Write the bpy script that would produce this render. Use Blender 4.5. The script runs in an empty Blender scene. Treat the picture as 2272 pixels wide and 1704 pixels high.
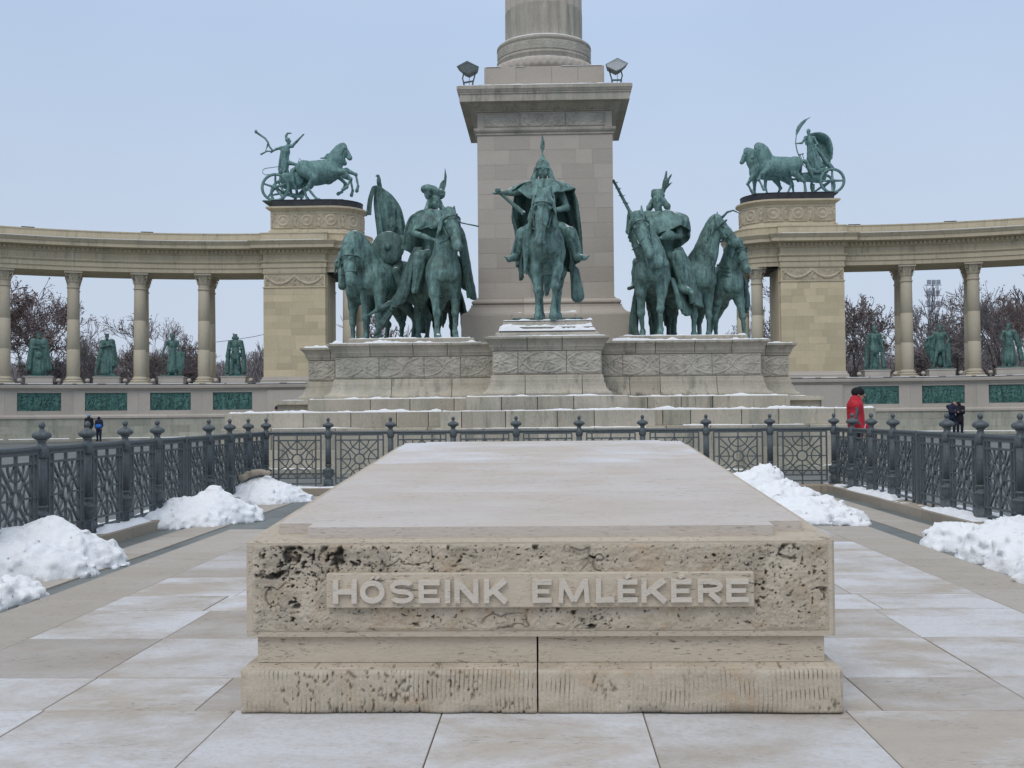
import bpy, math, random
import numpy as np
from mathutils import Vector, Matrix

random.seed(7); RNG = np.random.RandomState(11)
SC = bpy.context.scene
COL = SC.collection
PI = math.pi

# ------------------------------------------------------------------ camera
cam_data = bpy.data.cameras.new("camera")
cam = bpy.data.objects.new("camera", cam_data); COL.objects.link(cam)
cam_data.sensor_width = 36.0; cam_data.lens = 36.0 * 2450 / 2272
cam_data.clip_start = 0.1; cam_data.clip_end = 3000
cam.matrix_world = (Matrix.Translation((0, 0, 1.25)) @ Matrix.Rotation(math.radians(1.82), 4, 'Z')
                    @ Matrix.Rotation(math.radians(91.54), 4, 'X') @ Matrix.Rotation(math.radians(-0.5), 4, 'Z'))
SC.camera = cam

# ------------------------------------------------------------------ world: overcast winter sky
SUN_EL, SUN_ROT = 52.0, 200.0
world = bpy.data.worlds.new("World"); SC.world = world; world.use_nodes = True
wn, wl = world.node_tree.nodes, world.node_tree.links
wn.clear()
out = wn.new('ShaderNodeOutputWorld'); bg = wn.new('ShaderNodeBackground')
sky = wn.new('ShaderNodeTexSky'); sky.sky_type = 'NISHITA'; sky.sun_disc = False
sky.sun_elevation = math.radians(SUN_EL); sky.sun_rotation = math.radians(SUN_ROT)
sky.air_density = 1.0; sky.dust_density = 3.0
bgs = 0.10
bg.inputs['Strength'].default_value = bgs
# cloud deck: smooth overcast layer, brighter towards the zenith (as overcast skies are), over the blue sky
tc = wn.new('ShaderNodeTexCoord'); sep = wn.new('ShaderNodeSeparateXYZ')
wl.new(tc.outputs['Generated'], sep.inputs[0])
ramp = wn.new('ShaderNodeValToRGB')
def lin(r, g, b): return tuple((c/255/12.92 if c/255 <= .04045 else ((c/255+.055)/1.055)**2.4) for c in (r, g, b))
cr = ramp.color_ramp
cr.elements[0].position = 0.0; cr.elements[0].color = (0.60/1.6, 0.67/1.6, 0.79/1.6, 1)
cr.elements[1].position = 1.0; cr.elements[1].color = (.80/1.6, .84/1.6, .91/1.6, 1)
e = cr.elements.new(0.16); e.color = (0.535/1.6, 0.63/1.6, 0.775/1.6, 1)
e = cr.elements.new(0.33); e.color = (0.455/1.6, 0.575/1.6, 0.77/1.6, 1)
e = cr.elements.new(0.6); e.color = (0.58/1.6, 0.67/1.6, 0.82/1.6, 1)
wl.new(sep.outputs[2], ramp.inputs[0])
nz = wn.new('ShaderNodeTexNoise'); nz.inputs['Scale'].default_value = 1.6; nz.inputs['Detail'].default_value = 4
nz.inputs['Roughness'].default_value = 0.45
wl.new(tc.outputs['Generated'], nz.inputs[0])
mr = wn.new('ShaderNodeMapRange'); mr.inputs[1].default_value = .3; mr.inputs[2].default_value = .7
mr.inputs[3].default_value = 0.925 * 1.6 / bgs; mr.inputs[4].default_value = 1.065 * 1.6 / bgs
wl.new(nz.outputs[0], mr.inputs[0])
vm = wn.new('ShaderNodeVectorMath'); vm.operation = 'SCALE'
wl.new(ramp.outputs[0], vm.inputs[0]); wl.new(mr.outputs[0], vm.inputs['Scale'])
mix = wn.new('ShaderNodeMixRGB'); mix.inputs[0].default_value = 0.93
wl.new(sky.outputs[0], mix.inputs[1]); wl.new(vm.outputs[0], mix.inputs[2])
wl.new(mix.outputs[0], bg.inputs['Color']); wl.new(bg.outputs[0], out.inputs[0])

sun_d = bpy.data.lights.new("sun", 'SUN'); sun_d.energy = 0.95; sun_d.angle = math.radians(30)
sun_d.color = (1.0, 0.95, 0.88)
sun = bpy.data.objects.new("sun", sun_d); COL.objects.link(sun)
sun.rotation_euler = (math.radians(90 - SUN_EL), 0, math.radians(-22))
SC.view_settings.view_transform = 'Standard'; SC.view_settings.look = 'None'
SC.view_settings.gamma = 1.0; SC.view_settings.use_curve_mapping = False
SC.view_settings.exposure = 0.08
SC.cycles.max_bounces = 6

# ------------------------------------------------------------------ materials
def new_mat(name):
    m = bpy.data.materials.new(name); m.use_nodes = True
    n, l = m.node_tree.nodes, m.node_tree.links
    b = n['Principled BSDF']
    return m, n, l, b

def coords(n, l, scale=(1, 1, 1), rnd=True):
    """world position, shifted by a random amount per object so each stone has its own grain"""
    g = n.new('ShaderNodeNewGeometry')
    v = g.outputs['Position']
    if rnd:
        oi = n.new('ShaderNodeObjectInfo')
        a = n.new('ShaderNodeVectorMath'); a.operation = 'MULTIPLY_ADD'
        cx = n.new('ShaderNodeCombineXYZ')
        for i in range(3): l.new(oi.outputs['Random'], cx.inputs[i])
        l.new(cx.outputs[0], a.inputs[0]); a.inputs[1].default_value = (37, 53, 71)
        l.new(v, a.inputs[2]); v = a.outputs[0]
    s = n.new('ShaderNodeVectorMath'); s.operation = 'MULTIPLY'
    l.new(v, s.inputs[0]); s.inputs[1].default_value = scale
    return s.outputs[0]

def noise(n, l, vec, scale, detail=4, rough=.55, dist=0):
    t = n.new('ShaderNodeTexNoise'); t.inputs['Scale'].default_value = scale
    t.inputs['Detail'].default_value = detail; t.inputs['Roughness'].default_value = rough
    t.inputs['Distortion'].default_value = dist
    l.new(vec, t.inputs['Vector']); return t.outputs[0]

def maprange(n, l, v, a, b, c=0., d=1.):
    m = n.new('ShaderNodeMapRange'); m.inputs[1].default_value = a; m.inputs[2].default_value = b
    m.inputs[3].default_value = c; m.inputs[4].default_value = d
    l.new(v, m.inputs[0]); return m.outputs[0]

def mixc(n, l, f, a, b, mode='MIX'):
    m = n.new('ShaderNodeMixRGB'); m.blend_type = mode
    for i, x in ((0, f), (1, a), (2, b)):
        if isinstance(x, (int, float)): m.inputs[i].default_value = x
        elif isinstance(x, tuple): m.inputs[i].default_value = x if len(x) == 4 else x + (1,)
        else: l.new(x, m.inputs[i])
    return m.outputs[0]

def math2(n, l, op, a, b=0.):
    m = n.new('ShaderNodeMath'); m.operation = op
    for i, x in ((0, a), (1, b)):
        if isinstance(x, (int, float)): m.inputs[i].default_value = x
        else: l.new(x, m.inputs[i])
    return m.outputs[0]

def bump(n, l, b, h, strength, dist=.01):
    u = n.new('ShaderNodeBump'); u.inputs['Strength'].default_value = strength
    u.inputs['Distance'].default_value = dist
    l.new(h, u.inputs['Height']); l.new(u.outputs[0], b.inputs['Normal'])

def normz(n, l):
    g = n.new('ShaderNodeNewGeometry'); s = n.new('ShaderNodeSeparateXYZ')
    l.new(g.outputs['Normal'], s.inputs[0]); return s.outputs[2]

def stone(name, base, dark, tint=None, scale=1.0, vary=.12, pits=.25, streak=(1, 1, 1), rough=.85, moss=0., frost=0., grain=.5, soot=.5, drip=0., vein=0.):
    m, n, l, b = new_mat(name)
    v = coords(n, l, (scale,)*3)
    vs = coords(n, l, tuple(scale*s for s in streak))
    big = maprange(n, l, noise(n, l, vs, 1.3, 5, .6, .3), .38, .68)
    c = mixc(n, l, math2(n, l, 'MULTIPLY', big, soot), base, dark)
    if tint:
        t = maprange(n, l, noise(n, l, vs, 2.7, 3, .5, .6), .5, .72)
        c = mixc(n, l, math2(n, l, 'MULTIPLY', t, .6), c, tint)
    fine = noise(n, l, vs, 26, 6, .7)
    c = mixc(n, l, grain, c, mixc(n, l, maprange(n, l, fine, .3, .7), dark, base), 'MIX')
    if vein:
        vv = coords(n, l, (2.6, 11, 15))
        w1 = maprange(n, l, noise(n, l, vv, 1.0, 6, .72, .3), .35, .65)
        c = mixc(n, l, math2(n, l, 'MULTIPLY', w1, vein*.5), c, mixc(n, l, .5, dark, tuple(min(1, x*1.25) for x in base)))
        dd = maprange(n, l, noise(n, l, coords(n, l, (20, 85, 95)), 1.0, 3, .6), .59, .66)
        dp = maprange(n, l, noise(n, l, coords(n, l, (1.4, 4, 5)), 1.0, 3, .6), .48, .60)
        c = mixc(n, l, math2(n, l, 'MULTIPLY', math2(n, l, 'MULTIPLY', dd, dp), vein*.8), c, tuple(x*.30 for x in dark))
    # small dark pits and specks
    sp = maprange(n, l, noise(n, l, vs, 48, 4, .65), .57, .65)
    patch = maprange(n, l, noise(n, l, v, 3.1, 3, .6), .45, .65)
    spk = math2(n, l, 'MULTIPLY', math2(n, l, 'MULTIPLY', sp, patch), pits)
    c = mixc(n, l, spk, c, tuple(x*.25 for x in dark))
    oi = n.new('ShaderNodeObjectInfo')
    hv = n.new('ShaderNodeHueSaturation'); l.new(c, hv.inputs['Color'])
    l.new(maprange(n, l, oi.outputs['Random'], 0, 1, 1-vary, 1+vary), hv.inputs['Value'])
    c = hv.outputs[0]
    if moss:
        mo = maprange(n, l, noise(n, l, coords(n, l, (1.2, 1.2, .25), False), 1.1, 5, .7), .5, .68)
        c = mixc(n, l, math2(n, l, 'MULTIPLY', mo, moss), c, (.13, .19, .15))
    if drip:
        dr = maprange(n, l, noise(n, l, coords(n, l, (3.2, 3.2, .28), False), 1.5, 6, .7, .2), .52, .68)
        dr = math2(n, l, 'MULTIPLY', math2(n, l, 'MULTIPLY', dr, drip), maprange(n, l, noise(n, l, coords(n, l, (.5, .5, 1.), False), 1.0, 3, .5), .35, .6))
        c = mixc(n, l, dr, c, (.10, .11, .09))
    if frost:
        fr = maprange(n, l, noise(n, l, coords(n, l, (.9, 1.2, 1), True), 1.15, 9, .66, .15), .40, .60)
        f2 = maprange(n, l, oi.outputs['Random'], 0.1, .8, .25, .95)
        up = maprange(n, l, normz(n, l), .85, .97)
        fr = math2(n, l, 'MULTIPLY', math2(n, l, 'MULTIPLY', math2(n, l, 'MULTIPLY', fr, f2), frost), up)
        fr = math2(n, l, 'MULTIPLY', fr, maprange(n, l, noise(n, l, coords(n, l, (1, 1, 1), False), 45, 4, .7), .3, .55, .55, 1.))
        c = mixc(n, l, fr, c, (.74, .765, .81))
    l.new(c, b.inputs['Base Color']); b.inputs['Roughness'].default_value = rough
    b.inputs['Specular IOR Level'].default_value = .25
    bump(n, l, b, math2(n, l, 'SUBTRACT', fine, math2(n, l, 'MULTIPLY', sp, .6)), .35, .012)
    return m

M = {}
M['cream'] = stone('cream_limestone', (.67, .57, .385), (.52, .44, .30), (.64, .51, .32), scale=.6, vary=.13, pits=.3, moss=.08, soot=.6)
M['cream_trim'] = stone('cream_trim_limestone', (.61, .525, .375), (.43, .375, .27), drip=.5, scale=.6, vary=.04, pits=.3, moss=.15, streak=(1, 1, .35), soot=.7)
M['column'] = stone('column_limestone', (.57, .51, .395), (.44, .385, .29), scale=.6, vary=.06, pits=.2, moss=.06, streak=(1, 1, .3))
M['wall'] = stone('wall_limestone', (.53, .48, .42), (.41, .375, .33), (.49, .41, .35), scale=.6, vary=.07, pits=.2, moss=.12)
M['wall_low'] = stone('plinth_limestone', (.48, .46, .385), (.30, .30, .245), drip=.4, scale=.7, vary=.1, pits=.6, moss=.5, streak=(1, 1, .6), soot=.8)
M['pinkgrey'] = stone('grey_pink_limestone', (.53, .475, .41), (.42, .375, .325), (.48, .435, .38), scale=.7, vary=.09, pits=.25, moss=.0, streak=(.6, 1, 2.2), soot=.6)
M['grey_trim'] = stone('weathered_trim_stone', (.55, .50, .425), (.28, .26, .215), drip=.7, scale=.8, vary=.05, pits=.4, moss=.3, streak=(1.6, 1, .35), soot=.85)
M['mon'] = stone('monument_limestone', (.56, .51, .42), (.35, .32, .26), (.51, .44, .33), scale=.9, vary=.15, pits=.7, moss=.28, drip=.75, streak=(1.3, 1, .5), soot=.75)
M['trav'] = stone('travertine_paving', (.485, .435, .375), (.355, .315, .27), (.46, .38, .31), vein=.9, scale=1.5, vary=.12, pits=.5, streak=(.5, 2.0, 2.4), frost=.9, grain=.35)
M['trav_side'] = stone('travertine_edge_paving', (.48, .43, .365), (.36, .32, .27), (.44, .375, .305), vein=.8, scale=1.5, vary=.05, pits=.6, streak=(.6, 1.6, 2.4), frost=.18, grain=.35)
M['trav_top'] = stone('travertine_cover', (.61, .545, .48), (.47, .415, .36), (.57, .47, .385), vein=.8, scale=1.5, vary=.02, pits=.5, streak=(.35, 2.0, 2.0), frost=.75, grain=.4)
M['trav_block'] = stone('travertine_block', (.61, .53, .425), (.43, .37, .285), (.51, .40, .30), vein=1.0, scale=2.2, vary=.04, pits=1.0, streak=(.5, 1, 2.2), soot=.8, grain=.55)
M['trav_letter'] = stone('travertine_letters', (.68, .615, .53), (.52, .46, .38), scale=2.2, vary=.02, pits=.6, streak=(.5, 1, 2.2), soot=.5, vein=.4)
M['kerb'] = stone('kerb_stone', (.42, .36, .29), (.30, .26, .2), scale=1.5, vary=.1, pits=.5)

def rough_trav():
    """broken travertine face: the float attribute 'pit' marks holes filled with dirt"""
    m, n, l, b = new_mat('broken_travertine')
    v = coords(n, l, (1, 1, 1), False)
    a = n.new('ShaderNodeAttribute'); a.attribute_name = 'dirt_shade'
    big = maprange(n, l, noise(n, l, v, 5, 5, .65, 1.2), .36, .66)
    c = mixc(n, l, big, (.63, .55, .44), (.49, .415, .32))
    t = maprange(n, l, noise(n, l, v, 3.4, 4, .6, 1.6), .52, .64)
    c = mixc(n, l, math2(n, l, 'MULTIPLY', t, .6), c, (.50, .35, .21))
    w = maprange(n, l, noise(n, l, v, 9, 4, .6, 2), .6, .7)
    c = mixc(n, l, math2(n, l, 'MULTIPLY', w, .5), c, (.62, .57, .50))
    fine = noise(n, l, v, 90, 5, .7)
    c = mixc(n, l, .35, c, mixc(n, l, maprange(n, l, fine, .3, .7), (.28, .24, .18), (.6, .54, .44)))
    c = mixc(n, l, a.outputs['Fac'], c, (.055, .052, .043))
    l.new(c, b.inputs['Base Color']); b.inputs['Roughness'].default_value = .9
    b.inputs['Specular IOR Level'].default_value = .2
    bump(n, l, b, math2(n, l, 'ADD', fine, noise(n, l, v, 30, 4, .6)), .5, .012)
    return m
M['rough'] = rough_trav()

def ribbed_trav():
    m, n, l, b = new_mat('combed_travertine')
    v = coords(n, l, (1, 1, 1), False)
    big = maprange(n, l, noise(n, l, v, 4, 5, .6, .5), .36, .66)
    c = mixc(n, l, big, (.60, .52, .415), (.47, .40, .31))
    vs = coords(n, l, (46, 8, 3.2), False)
    rib = noise(n, l, vs, 1, 3, .7)
    dots = maprange(n, l, noise(n, l, v, 42, 4, .7), .57, .66)
    ribm = math2(n, l, 'MULTIPLY', maprange(n, l, rib, .60, .68), maprange(n, l, noise(n, l, v, 2.3, 2, .5), .35, .6, .25, .8))
    c = mixc(n, l, ribm, c, (.17, .135, .095))
    c = mixc(n, l, math2(n, l, 'MULTIPLY', dots, .85), c, (.12, .10, .075))
    l.new(c, b.inputs['Base Color']); b.inputs['Roughness'].default_value = .9
    b.inputs['Specular IOR Level'].default_value = .2
    bump(n, l, b, math2(n, l, 'SUBTRACT', noise(n, l, v, 60, 4, .7), ribm), .5, .012)
    return m
M['ribbed'] = ribbed_trav()

def bronze(name, light, dark, snow=.0, rust=.5):
    m, n, l, b = new_mat(name)
    v = coords(n, l, (1, 1, 1), False)
    vs = coords(n, l, (4.5, 4.5, .8), False)
    f = maprange(n, l, noise(n, l, vs, 1.6, 7, .72, .5), .36, .64)
    c = mixc(n, l, f, dark, light)
    f2 = maprange(n, l, noise(n, l, v, 9, 5, .7), .48, .68)
    c = mixc(n, l, math2(n, l, 'MULTIPLY', f2, .45), c, tuple(min(1, x*1.5) for x in light))
    br = maprange(n, l, noise(n, l, v, 2.3, 4, .6, .7), .56, .70)
    c = mixc(n, l, math2(n, l, 'MULTIPLY', br, rust), c, (.075, .070, .050))
    # upward faces carry darker grime in the grain of the casting
    nzv = normz(n, l)
    rough = .62
    if snow:
        sn = maprange(n, l, math2(n, l, 'ADD', nzv, maprange(n, l, noise(n, l, v, 2.4, 4, .6), .3, .7, -.30, .16)), .80, .90)
        c = mixc(n, l, math2(n, l, 'MULTIPLY', sn, snow), c, (.86, .89, .94))
    l.new(c, b.inputs['Base Color']); b.inputs['Roughness'].default_value = rough
    b.inputs['Metallic'].default_value = .15
    b.inputs['Specular IOR Level'].default_value = .35
    bump(n, l, b, math2(n, l, 'ADD', noise(n, l, v, 20, 5, .65), noise(n, l, v, 6, 3, .6)), .55, .03)
    return m
M['bronze'] = bronze('verdigris_bronze', (.205, .345, .322), (.054, .090, .083), snow=1.0)
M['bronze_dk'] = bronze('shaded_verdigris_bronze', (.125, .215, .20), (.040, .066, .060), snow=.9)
M['bronze_king'] = bronze('green_bronze', (.135, .245, .222), (.044, .095, .088), snow=.0, rust=.15)
M['bronze_chariot'] = bronze('pale_green_bronze', (.20, .34, .325), (.07, .15, .148), snow=.4, rust=.2)
M['bronze_relief'] = bronze('relief_bronze', (.10, .225, .20), (.028, .068, .062), snow=0, rust=.0)

def plain(name, col, rough=.7, metal=0., nscale=12, amt=.25, bmp=.2, spec=.3):
    m, n, l, b = new_mat(name)
    v = coords(n, l, (1, 1, 1), True)
    t = noise(n, l, v, nscale, 5, .6)
    c = mixc(n, l, maprange(n, l, t, .3, .7), tuple(x*(1-amt) for x in col), tuple(min(1, x*(1+amt)) for x in col))
    l.new(c, b.inputs['Base Color']); b.inputs['Roughness'].default_value = rough
    b.inputs['Metallic'].default_value = metal; b.inputs['Specular IOR Level'].default_value = spec
    bump(n, l, b, t, bmp, .01)
    return m
M['iron'] = plain('painted_iron', (.095, .113, .120), .5, .1, 30, .25, .25, .45)
M['asphalt'] = plain('damp_asphalt', (.165, .180, .170), .55, 0, 2.2, .22, .25, .4)
M['asphalt_out'] = plain('damp_plaza_asphalt', (.155, .162, .155), .6, 0, .7, .25, .2, .35)
M['snow'] = None
M['roofmetal'] = plain('dark_lead_sheet', (.045, .047, .052), .6, .2, 3, .3, .1)
M['lampmetal'] = plain('grey_lamp_housing', (.13, .155, .15), .5, .2, 12, .2, .1)
M['skin'] = plain('skin', (.42, .24, .18), .6, 0, 20, .1, .05)
M['red'] = plain('red_quilted_jacket', (.50, .018, .035), .6, 0, 9, .18, .4)
M['blackcloth'] = plain('black_cloth', (.016, .016, .02), .85, 0, 12, .3, .3)
M['greycloth'] = plain('grey_cloth', (.10, .10, .11), .85, 0, 12, .3, .3)
M['navycloth'] = plain('navy_cloth', (.018, .024, .05), .85, 0, 12, .3, .3)
M['bluecloth'] = plain('bright_blue_cloth', (.03, .16, .55), .8, 0, 12, .15, .2)
M['lightblue'] = plain('pale_blue_knit', (.25, .38, .55), .9, 0, 12, .3, .2)
M['whitecloth'] = plain('white_cloth', (.75, .75, .75), .9, 0, 12, .05, .1)
M['bark'] = plain('dark_bark', (.085, .070, .068), .9, 0, 6, .35, .4)
M['twig'] = plain('bare_twigs', (.20, .175, .175), .9, 0, 2, .3, .1)  # twig and leaf colours lightened towards grey to stand in for haze
M['twig_red'] = plain('russet_twigs', (.24, .185, .18), .9, 0, 2, .3, .1)
M['twig_grey'] = plain('grey_twigs', (.225, .205, .21), .9, 0, 2, .3, .1)
M['leaf'] = plain('withered_leaves', (.19, .145, .13), .9, 0, 3, .35, .1)
M['mast'] = plain('galvanised_steel', (.33, .37, .42), .5, .3, 5, .1, .05)  # mast grey paled, distance haze put into its colour
M['lens'] = plain('lamp_glass', (.5, .52, .52), .2, 0, 5, .1, .0)

def snow_mat():
    m, n, l, b = new_mat('snow')
    v = coords(n, l, (1, 1, 1), False)
    t = noise(n, l, v, 14, 6, .7)
    d = maprange(n, l, noise(n, l, v, 5.5, 5, .7), .56, .74)
    c = mixc(n, l, maprange(n, l, t, .3, .7), (.92, .94, .96), (.96, .97, .98))
    c = mixc(n, l, math2(n, l, 'MULTIPLY', d, .32), c, (.56, .55, .54))
    g = maprange(n, l, noise(n, l, v, 55, 3, .6), .72, .78)
    c = mixc(n, l, math2(n, l, 'MULTIPLY', g, .5), c, (.25, .22, .19))
    l.new(c, b.inputs['Base Color']); b.inputs['Roughness'].default_value = .8
    b.inputs['Subsurface Weight'].default_value = 0.0
    bump(n, l, b, math2(n, l, 'ADD', t, noise(n, l, v, 60, 4, .7)), .6, .02)
    return m
M['snow'] = snow_mat()
# ------------------------------------------------------------------ object helpers
def tag(o, label=None, cat=None, group=None, kind=None):
    if label: o['label'] = label
    if cat: o['category'] = cat
    if group: o['group'] = group
    if kind: o['kind'] = kind
    return o

def thing(name, loc, label=None, cat=None, group=None, rz=0., kind=None):
    o = bpy.data.objects.new(name, None); COL.objects.link(o)
    o.empty_display_size = .2
    o.location = loc; o.rotation_euler = (0, 0, rz)
    return tag(o, label, cat, group, kind)

def fast_mesh(name, V, Q, smooth=False):
    """V (n,3) array, Q (m,k) array of equal-size faces or list of lists"""
    me = bpy.data.meshes.new(name)
    if isinstance(Q, np.ndarray):
        V = np.asarray(V, dtype=np.float32)
        m, k = Q.shape
        me.vertices.add(len(V)); me.vertices.foreach_set('co', V.ravel())
        me.loops.add(m*k); me.loops.foreach_set('vertex_index', Q.astype(np.int32).ravel())
        me.polygons.add(m); me.polygons.foreach_set('loop_start', np.arange(0, m*k, k, dtype=np.int32))
        me.update(calc_edges=True)
    else:
        me.from_pydata([tuple(v) for v in V], [], Q); me.update()
    if smooth:
        me.polygons.foreach_set('use_smooth', np.ones(len(me.polygons), dtype=bool))
    return me

def link(name, me, mat, parent=None, local=False, loc=None, rot=None):
    o = bpy.data.objects.new(name, me); COL.objects.link(o)
    if mat is not None and len(me.materials) == 0: me.materials.append(mat)
    if parent is not None:
        o.parent = parent
        if not local: o.matrix_parent_inverse = Matrix.Translation(-Vector(root_loc(parent)))
    if loc is not None: o.location = loc
    if rot is not None: o.rotation_euler = rot
    return o

def root_loc(p):
    # world location of a parent: geometry of meshes is written in world coordinates, so only true offsets count
    v = Vector(p.location)
    while p.parent is not None:
        if p.matrix_parent_inverse != Matrix.Identity(4): return v * 0
        p = p.parent; v = v + Vector(p.location)
    return v

class MB:
    def __init__(s): s.v = []; s.f = []
    def add(s, V, F):
        o = len(s.v); s.v.extend([tuple(map(float, p)) for p in V]); s.f.extend([[i+o for i in f] for f in F]); return s
    def box(s, x0, x1, y0, y1, z0, z1):
        V = [(x, y, z) for z in (z0, z1) for y in (y0, y1) for x in (x0, x1)]
        return s.add(V, [[0, 2, 3, 1], [4, 5, 7, 6], [0, 1, 5, 4], [2, 6, 7, 3], [0, 4, 6, 2], [1, 3, 7, 5]])
    def cbox(s, x0, x1, y0, y1, z0, z1, c=.01):
        """box with chamfered edges"""
        xs, ys, zs = (x0, x1), (y0, y1), (z0, z1); V = []; idx = {}
        for i in (0, 1):
            for j in (0, 1):
                for k in (0, 1):
                    sx, sy, sz = (1, -1)[i], (1, -1)[j], (1, -1)[k]
                    for a in range(3):
                        p = [xs[i], ys[j], zs[k]]
                        for b, sg in enumerate((sx, sy, sz)):
                            if b != a: p[b] += sg*c
                        idx[(i, j, k, a)] = len(V); V.append(p)
        # vertex (i,j,k,a) lies on the face perpendicular to axis a
        F = []
        for a in range(3):
            for t in (0, 1):
                o = [b for b in range(3) if b != a]
                q = []
                for (p, r) in ((0, 0), (1, 0), (1, 1), (0, 1)):
                    key = [0, 0, 0]; key[a] = t; key[o[0]] = p; key[o[1]] = r
                    q.append(idx[tuple(key)+(a,)])
                F.append(q)
        for a in range(3):
            o = [b for b in range(3) if b != a]
            for p in (0, 1):
                for r in (0, 1):
                    k0 = [0, 0, 0]; k1 = [0, 0, 0]
                    k0[a] = 0; k1[a] = 1; k0[o[0]] = k1[o[0]] = p; k0[o[1]] = k1[o[1]] = r
                    F.append([idx[tuple(k0)+(o[0],)], idx[tuple(k1)+(o[0],)], idx[tuple(k1)+(o[1],)], idx[tuple(k0)+(o[1],)]])
        for i in (0, 1):
            for j in (0, 1):
                for k in (0, 1): F.append([idx[(i, j, k, a)] for a in range(3)])
        return s.add(V, F)
    def lathe(s, prof, n=16, c=(0, 0, 0), lobes=0, amp=0.):
        V = []; F = []
        for r, z in prof:
            for i in range(n):
                a = 2*PI*i/n; rr = r*(1+(amp*math.cos(lobes*a) if lobes else 0))
                V.append((c[0]+rr*math.cos(a), c[1]+rr*math.sin(a), c[2]+z))
        m = len(prof)
        for j in range(m-1):
            for i in range(n):
                k = (i+1) % n
                F.append([j*n+i, j*n+k, (j+1)*n+k, (j+1)*n+i])
        F.append([i for i in range(n)][::-1]); F.append([(m-1)*n+i for i in range(n)])
        return s.add(V, F)
    def tube(s, pts, r, n=6, r2=None):
        pts = [Vector(p) for p in pts]; m = len(pts); V = []; F = []
        up = Vector((0, 0, 1))
        for j, p in enumerate(pts):
            d = (pts[min(j+1, m-1)]-pts[max(j-1, 0)]).normalized()
            if abs(d.z) > .95: up = Vector((1, 0, 0))
            else: up = Vector((0, 0, 1))
            a = d.cross(up).normalized(); b = d.cross(a)
            rr = r if r2 is None else r+(r2-r)*j/(m-1)
            for i in range(n):
                t = 2*PI*i/n; V.append(p+a*(rr*math.cos(t))+b*(rr*math.sin(t)))
        for j in range(m-1):
            for i in range(n):
                k = (i+1) % n; F.append([j*n+i, j*n+k, (j+1)*n+k, (j+1)*n+i])
        F.append(list(range(n))); F.append([(m-1)*n+i for i in range(n)][::-1])
        return s.add(V, F)
    def sweep(s, path, prof, closed=False, caps=True):
        """sweep closed profile [(d,z)] along 2D path; d is to the RIGHT of travel direction"""
        m = len(path); k = len(prof); V = []; F = []
        P = [Vector(p) for p in path]
        for i in range(m):
            if closed: a, b = P[(i-1) % m], P[(i+1) % m]
            else: a, b = P[max(i-1, 0)], P[min(i+1, m-1)]
            d1 = (P[i]-a); d2 = (b-P[i])
            if d1.length < 1e-9: d1 = d2
            if d2.length < 1e-9: d2 = d1
            d1.normalize(); d2.normalize()
            n1 = Vector((d1.y, -d1.x)); n2 = Vector((d2.y, -d2.x))
            nn = (n1+n2); nn = nn/max(.2, (1+n1.dot(n2)))
            for d, z in prof: V.append((P[i].x+nn.x*d, P[i].y+nn.y*d, z))
        for i in range(m if closed else m-1):
            j = (i+1) % m
            for q in range(k):
                w = (q+1) % k
                F.append([i*k+q, j*k+q, j*k+w, i*k+w])
        if caps and not closed:
            F.append(list(range(k))); F.append([(m-1)*k+q for q in range(k)][::-1])
        return s.add(V, F)
    def done(s, name, mat, parent=None, smooth=False, local=False, loc=None, rot=None):
        me = fast_mesh(name, s.v, s.f, smooth)
        return link(name, me, mat, parent, local, loc, rot)

# ------------------------------------------------------------------ numpy value noise
def vnoise(P, seed=0):
    P = np.asarray(P, dtype=np.float64); I = np.floor(P).astype(np.int64); f = P-I; f = f*f*(3-2*f)
    def hsh(a, b, c):
        h = (a*374761393+b*668265263+c*2147483647+seed*1274126177) & 0xffffffff
        h = ((h ^ (h >> 13))*1274126177) & 0xffffffff
        return ((h ^ (h >> 16)) & 0xffff)/65535.
    r = 0
    for i in (0, 1):
        for j in (0, 1):
            for k in (0, 1):
                w = (f[..., 0] if i else 1-f[..., 0])*(f[..., 1] if j else 1-f[..., 1])*(f[..., 2] if k else 1-f[..., 2])
                r = r+w*hsh(I[..., 0]+i, I[..., 1]+j, I[..., 2]+k)
    return r
def fbm(P, oct=4, seed=0, gain=.5):
    P = np.asarray(P, dtype=np.float64); a = 1.; t = 0; s = 0
    for o in range(oct): t = t+a*vnoise(P*2**o+o*17.3, seed+o); s += a; a *= gain
    return t/s

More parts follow.
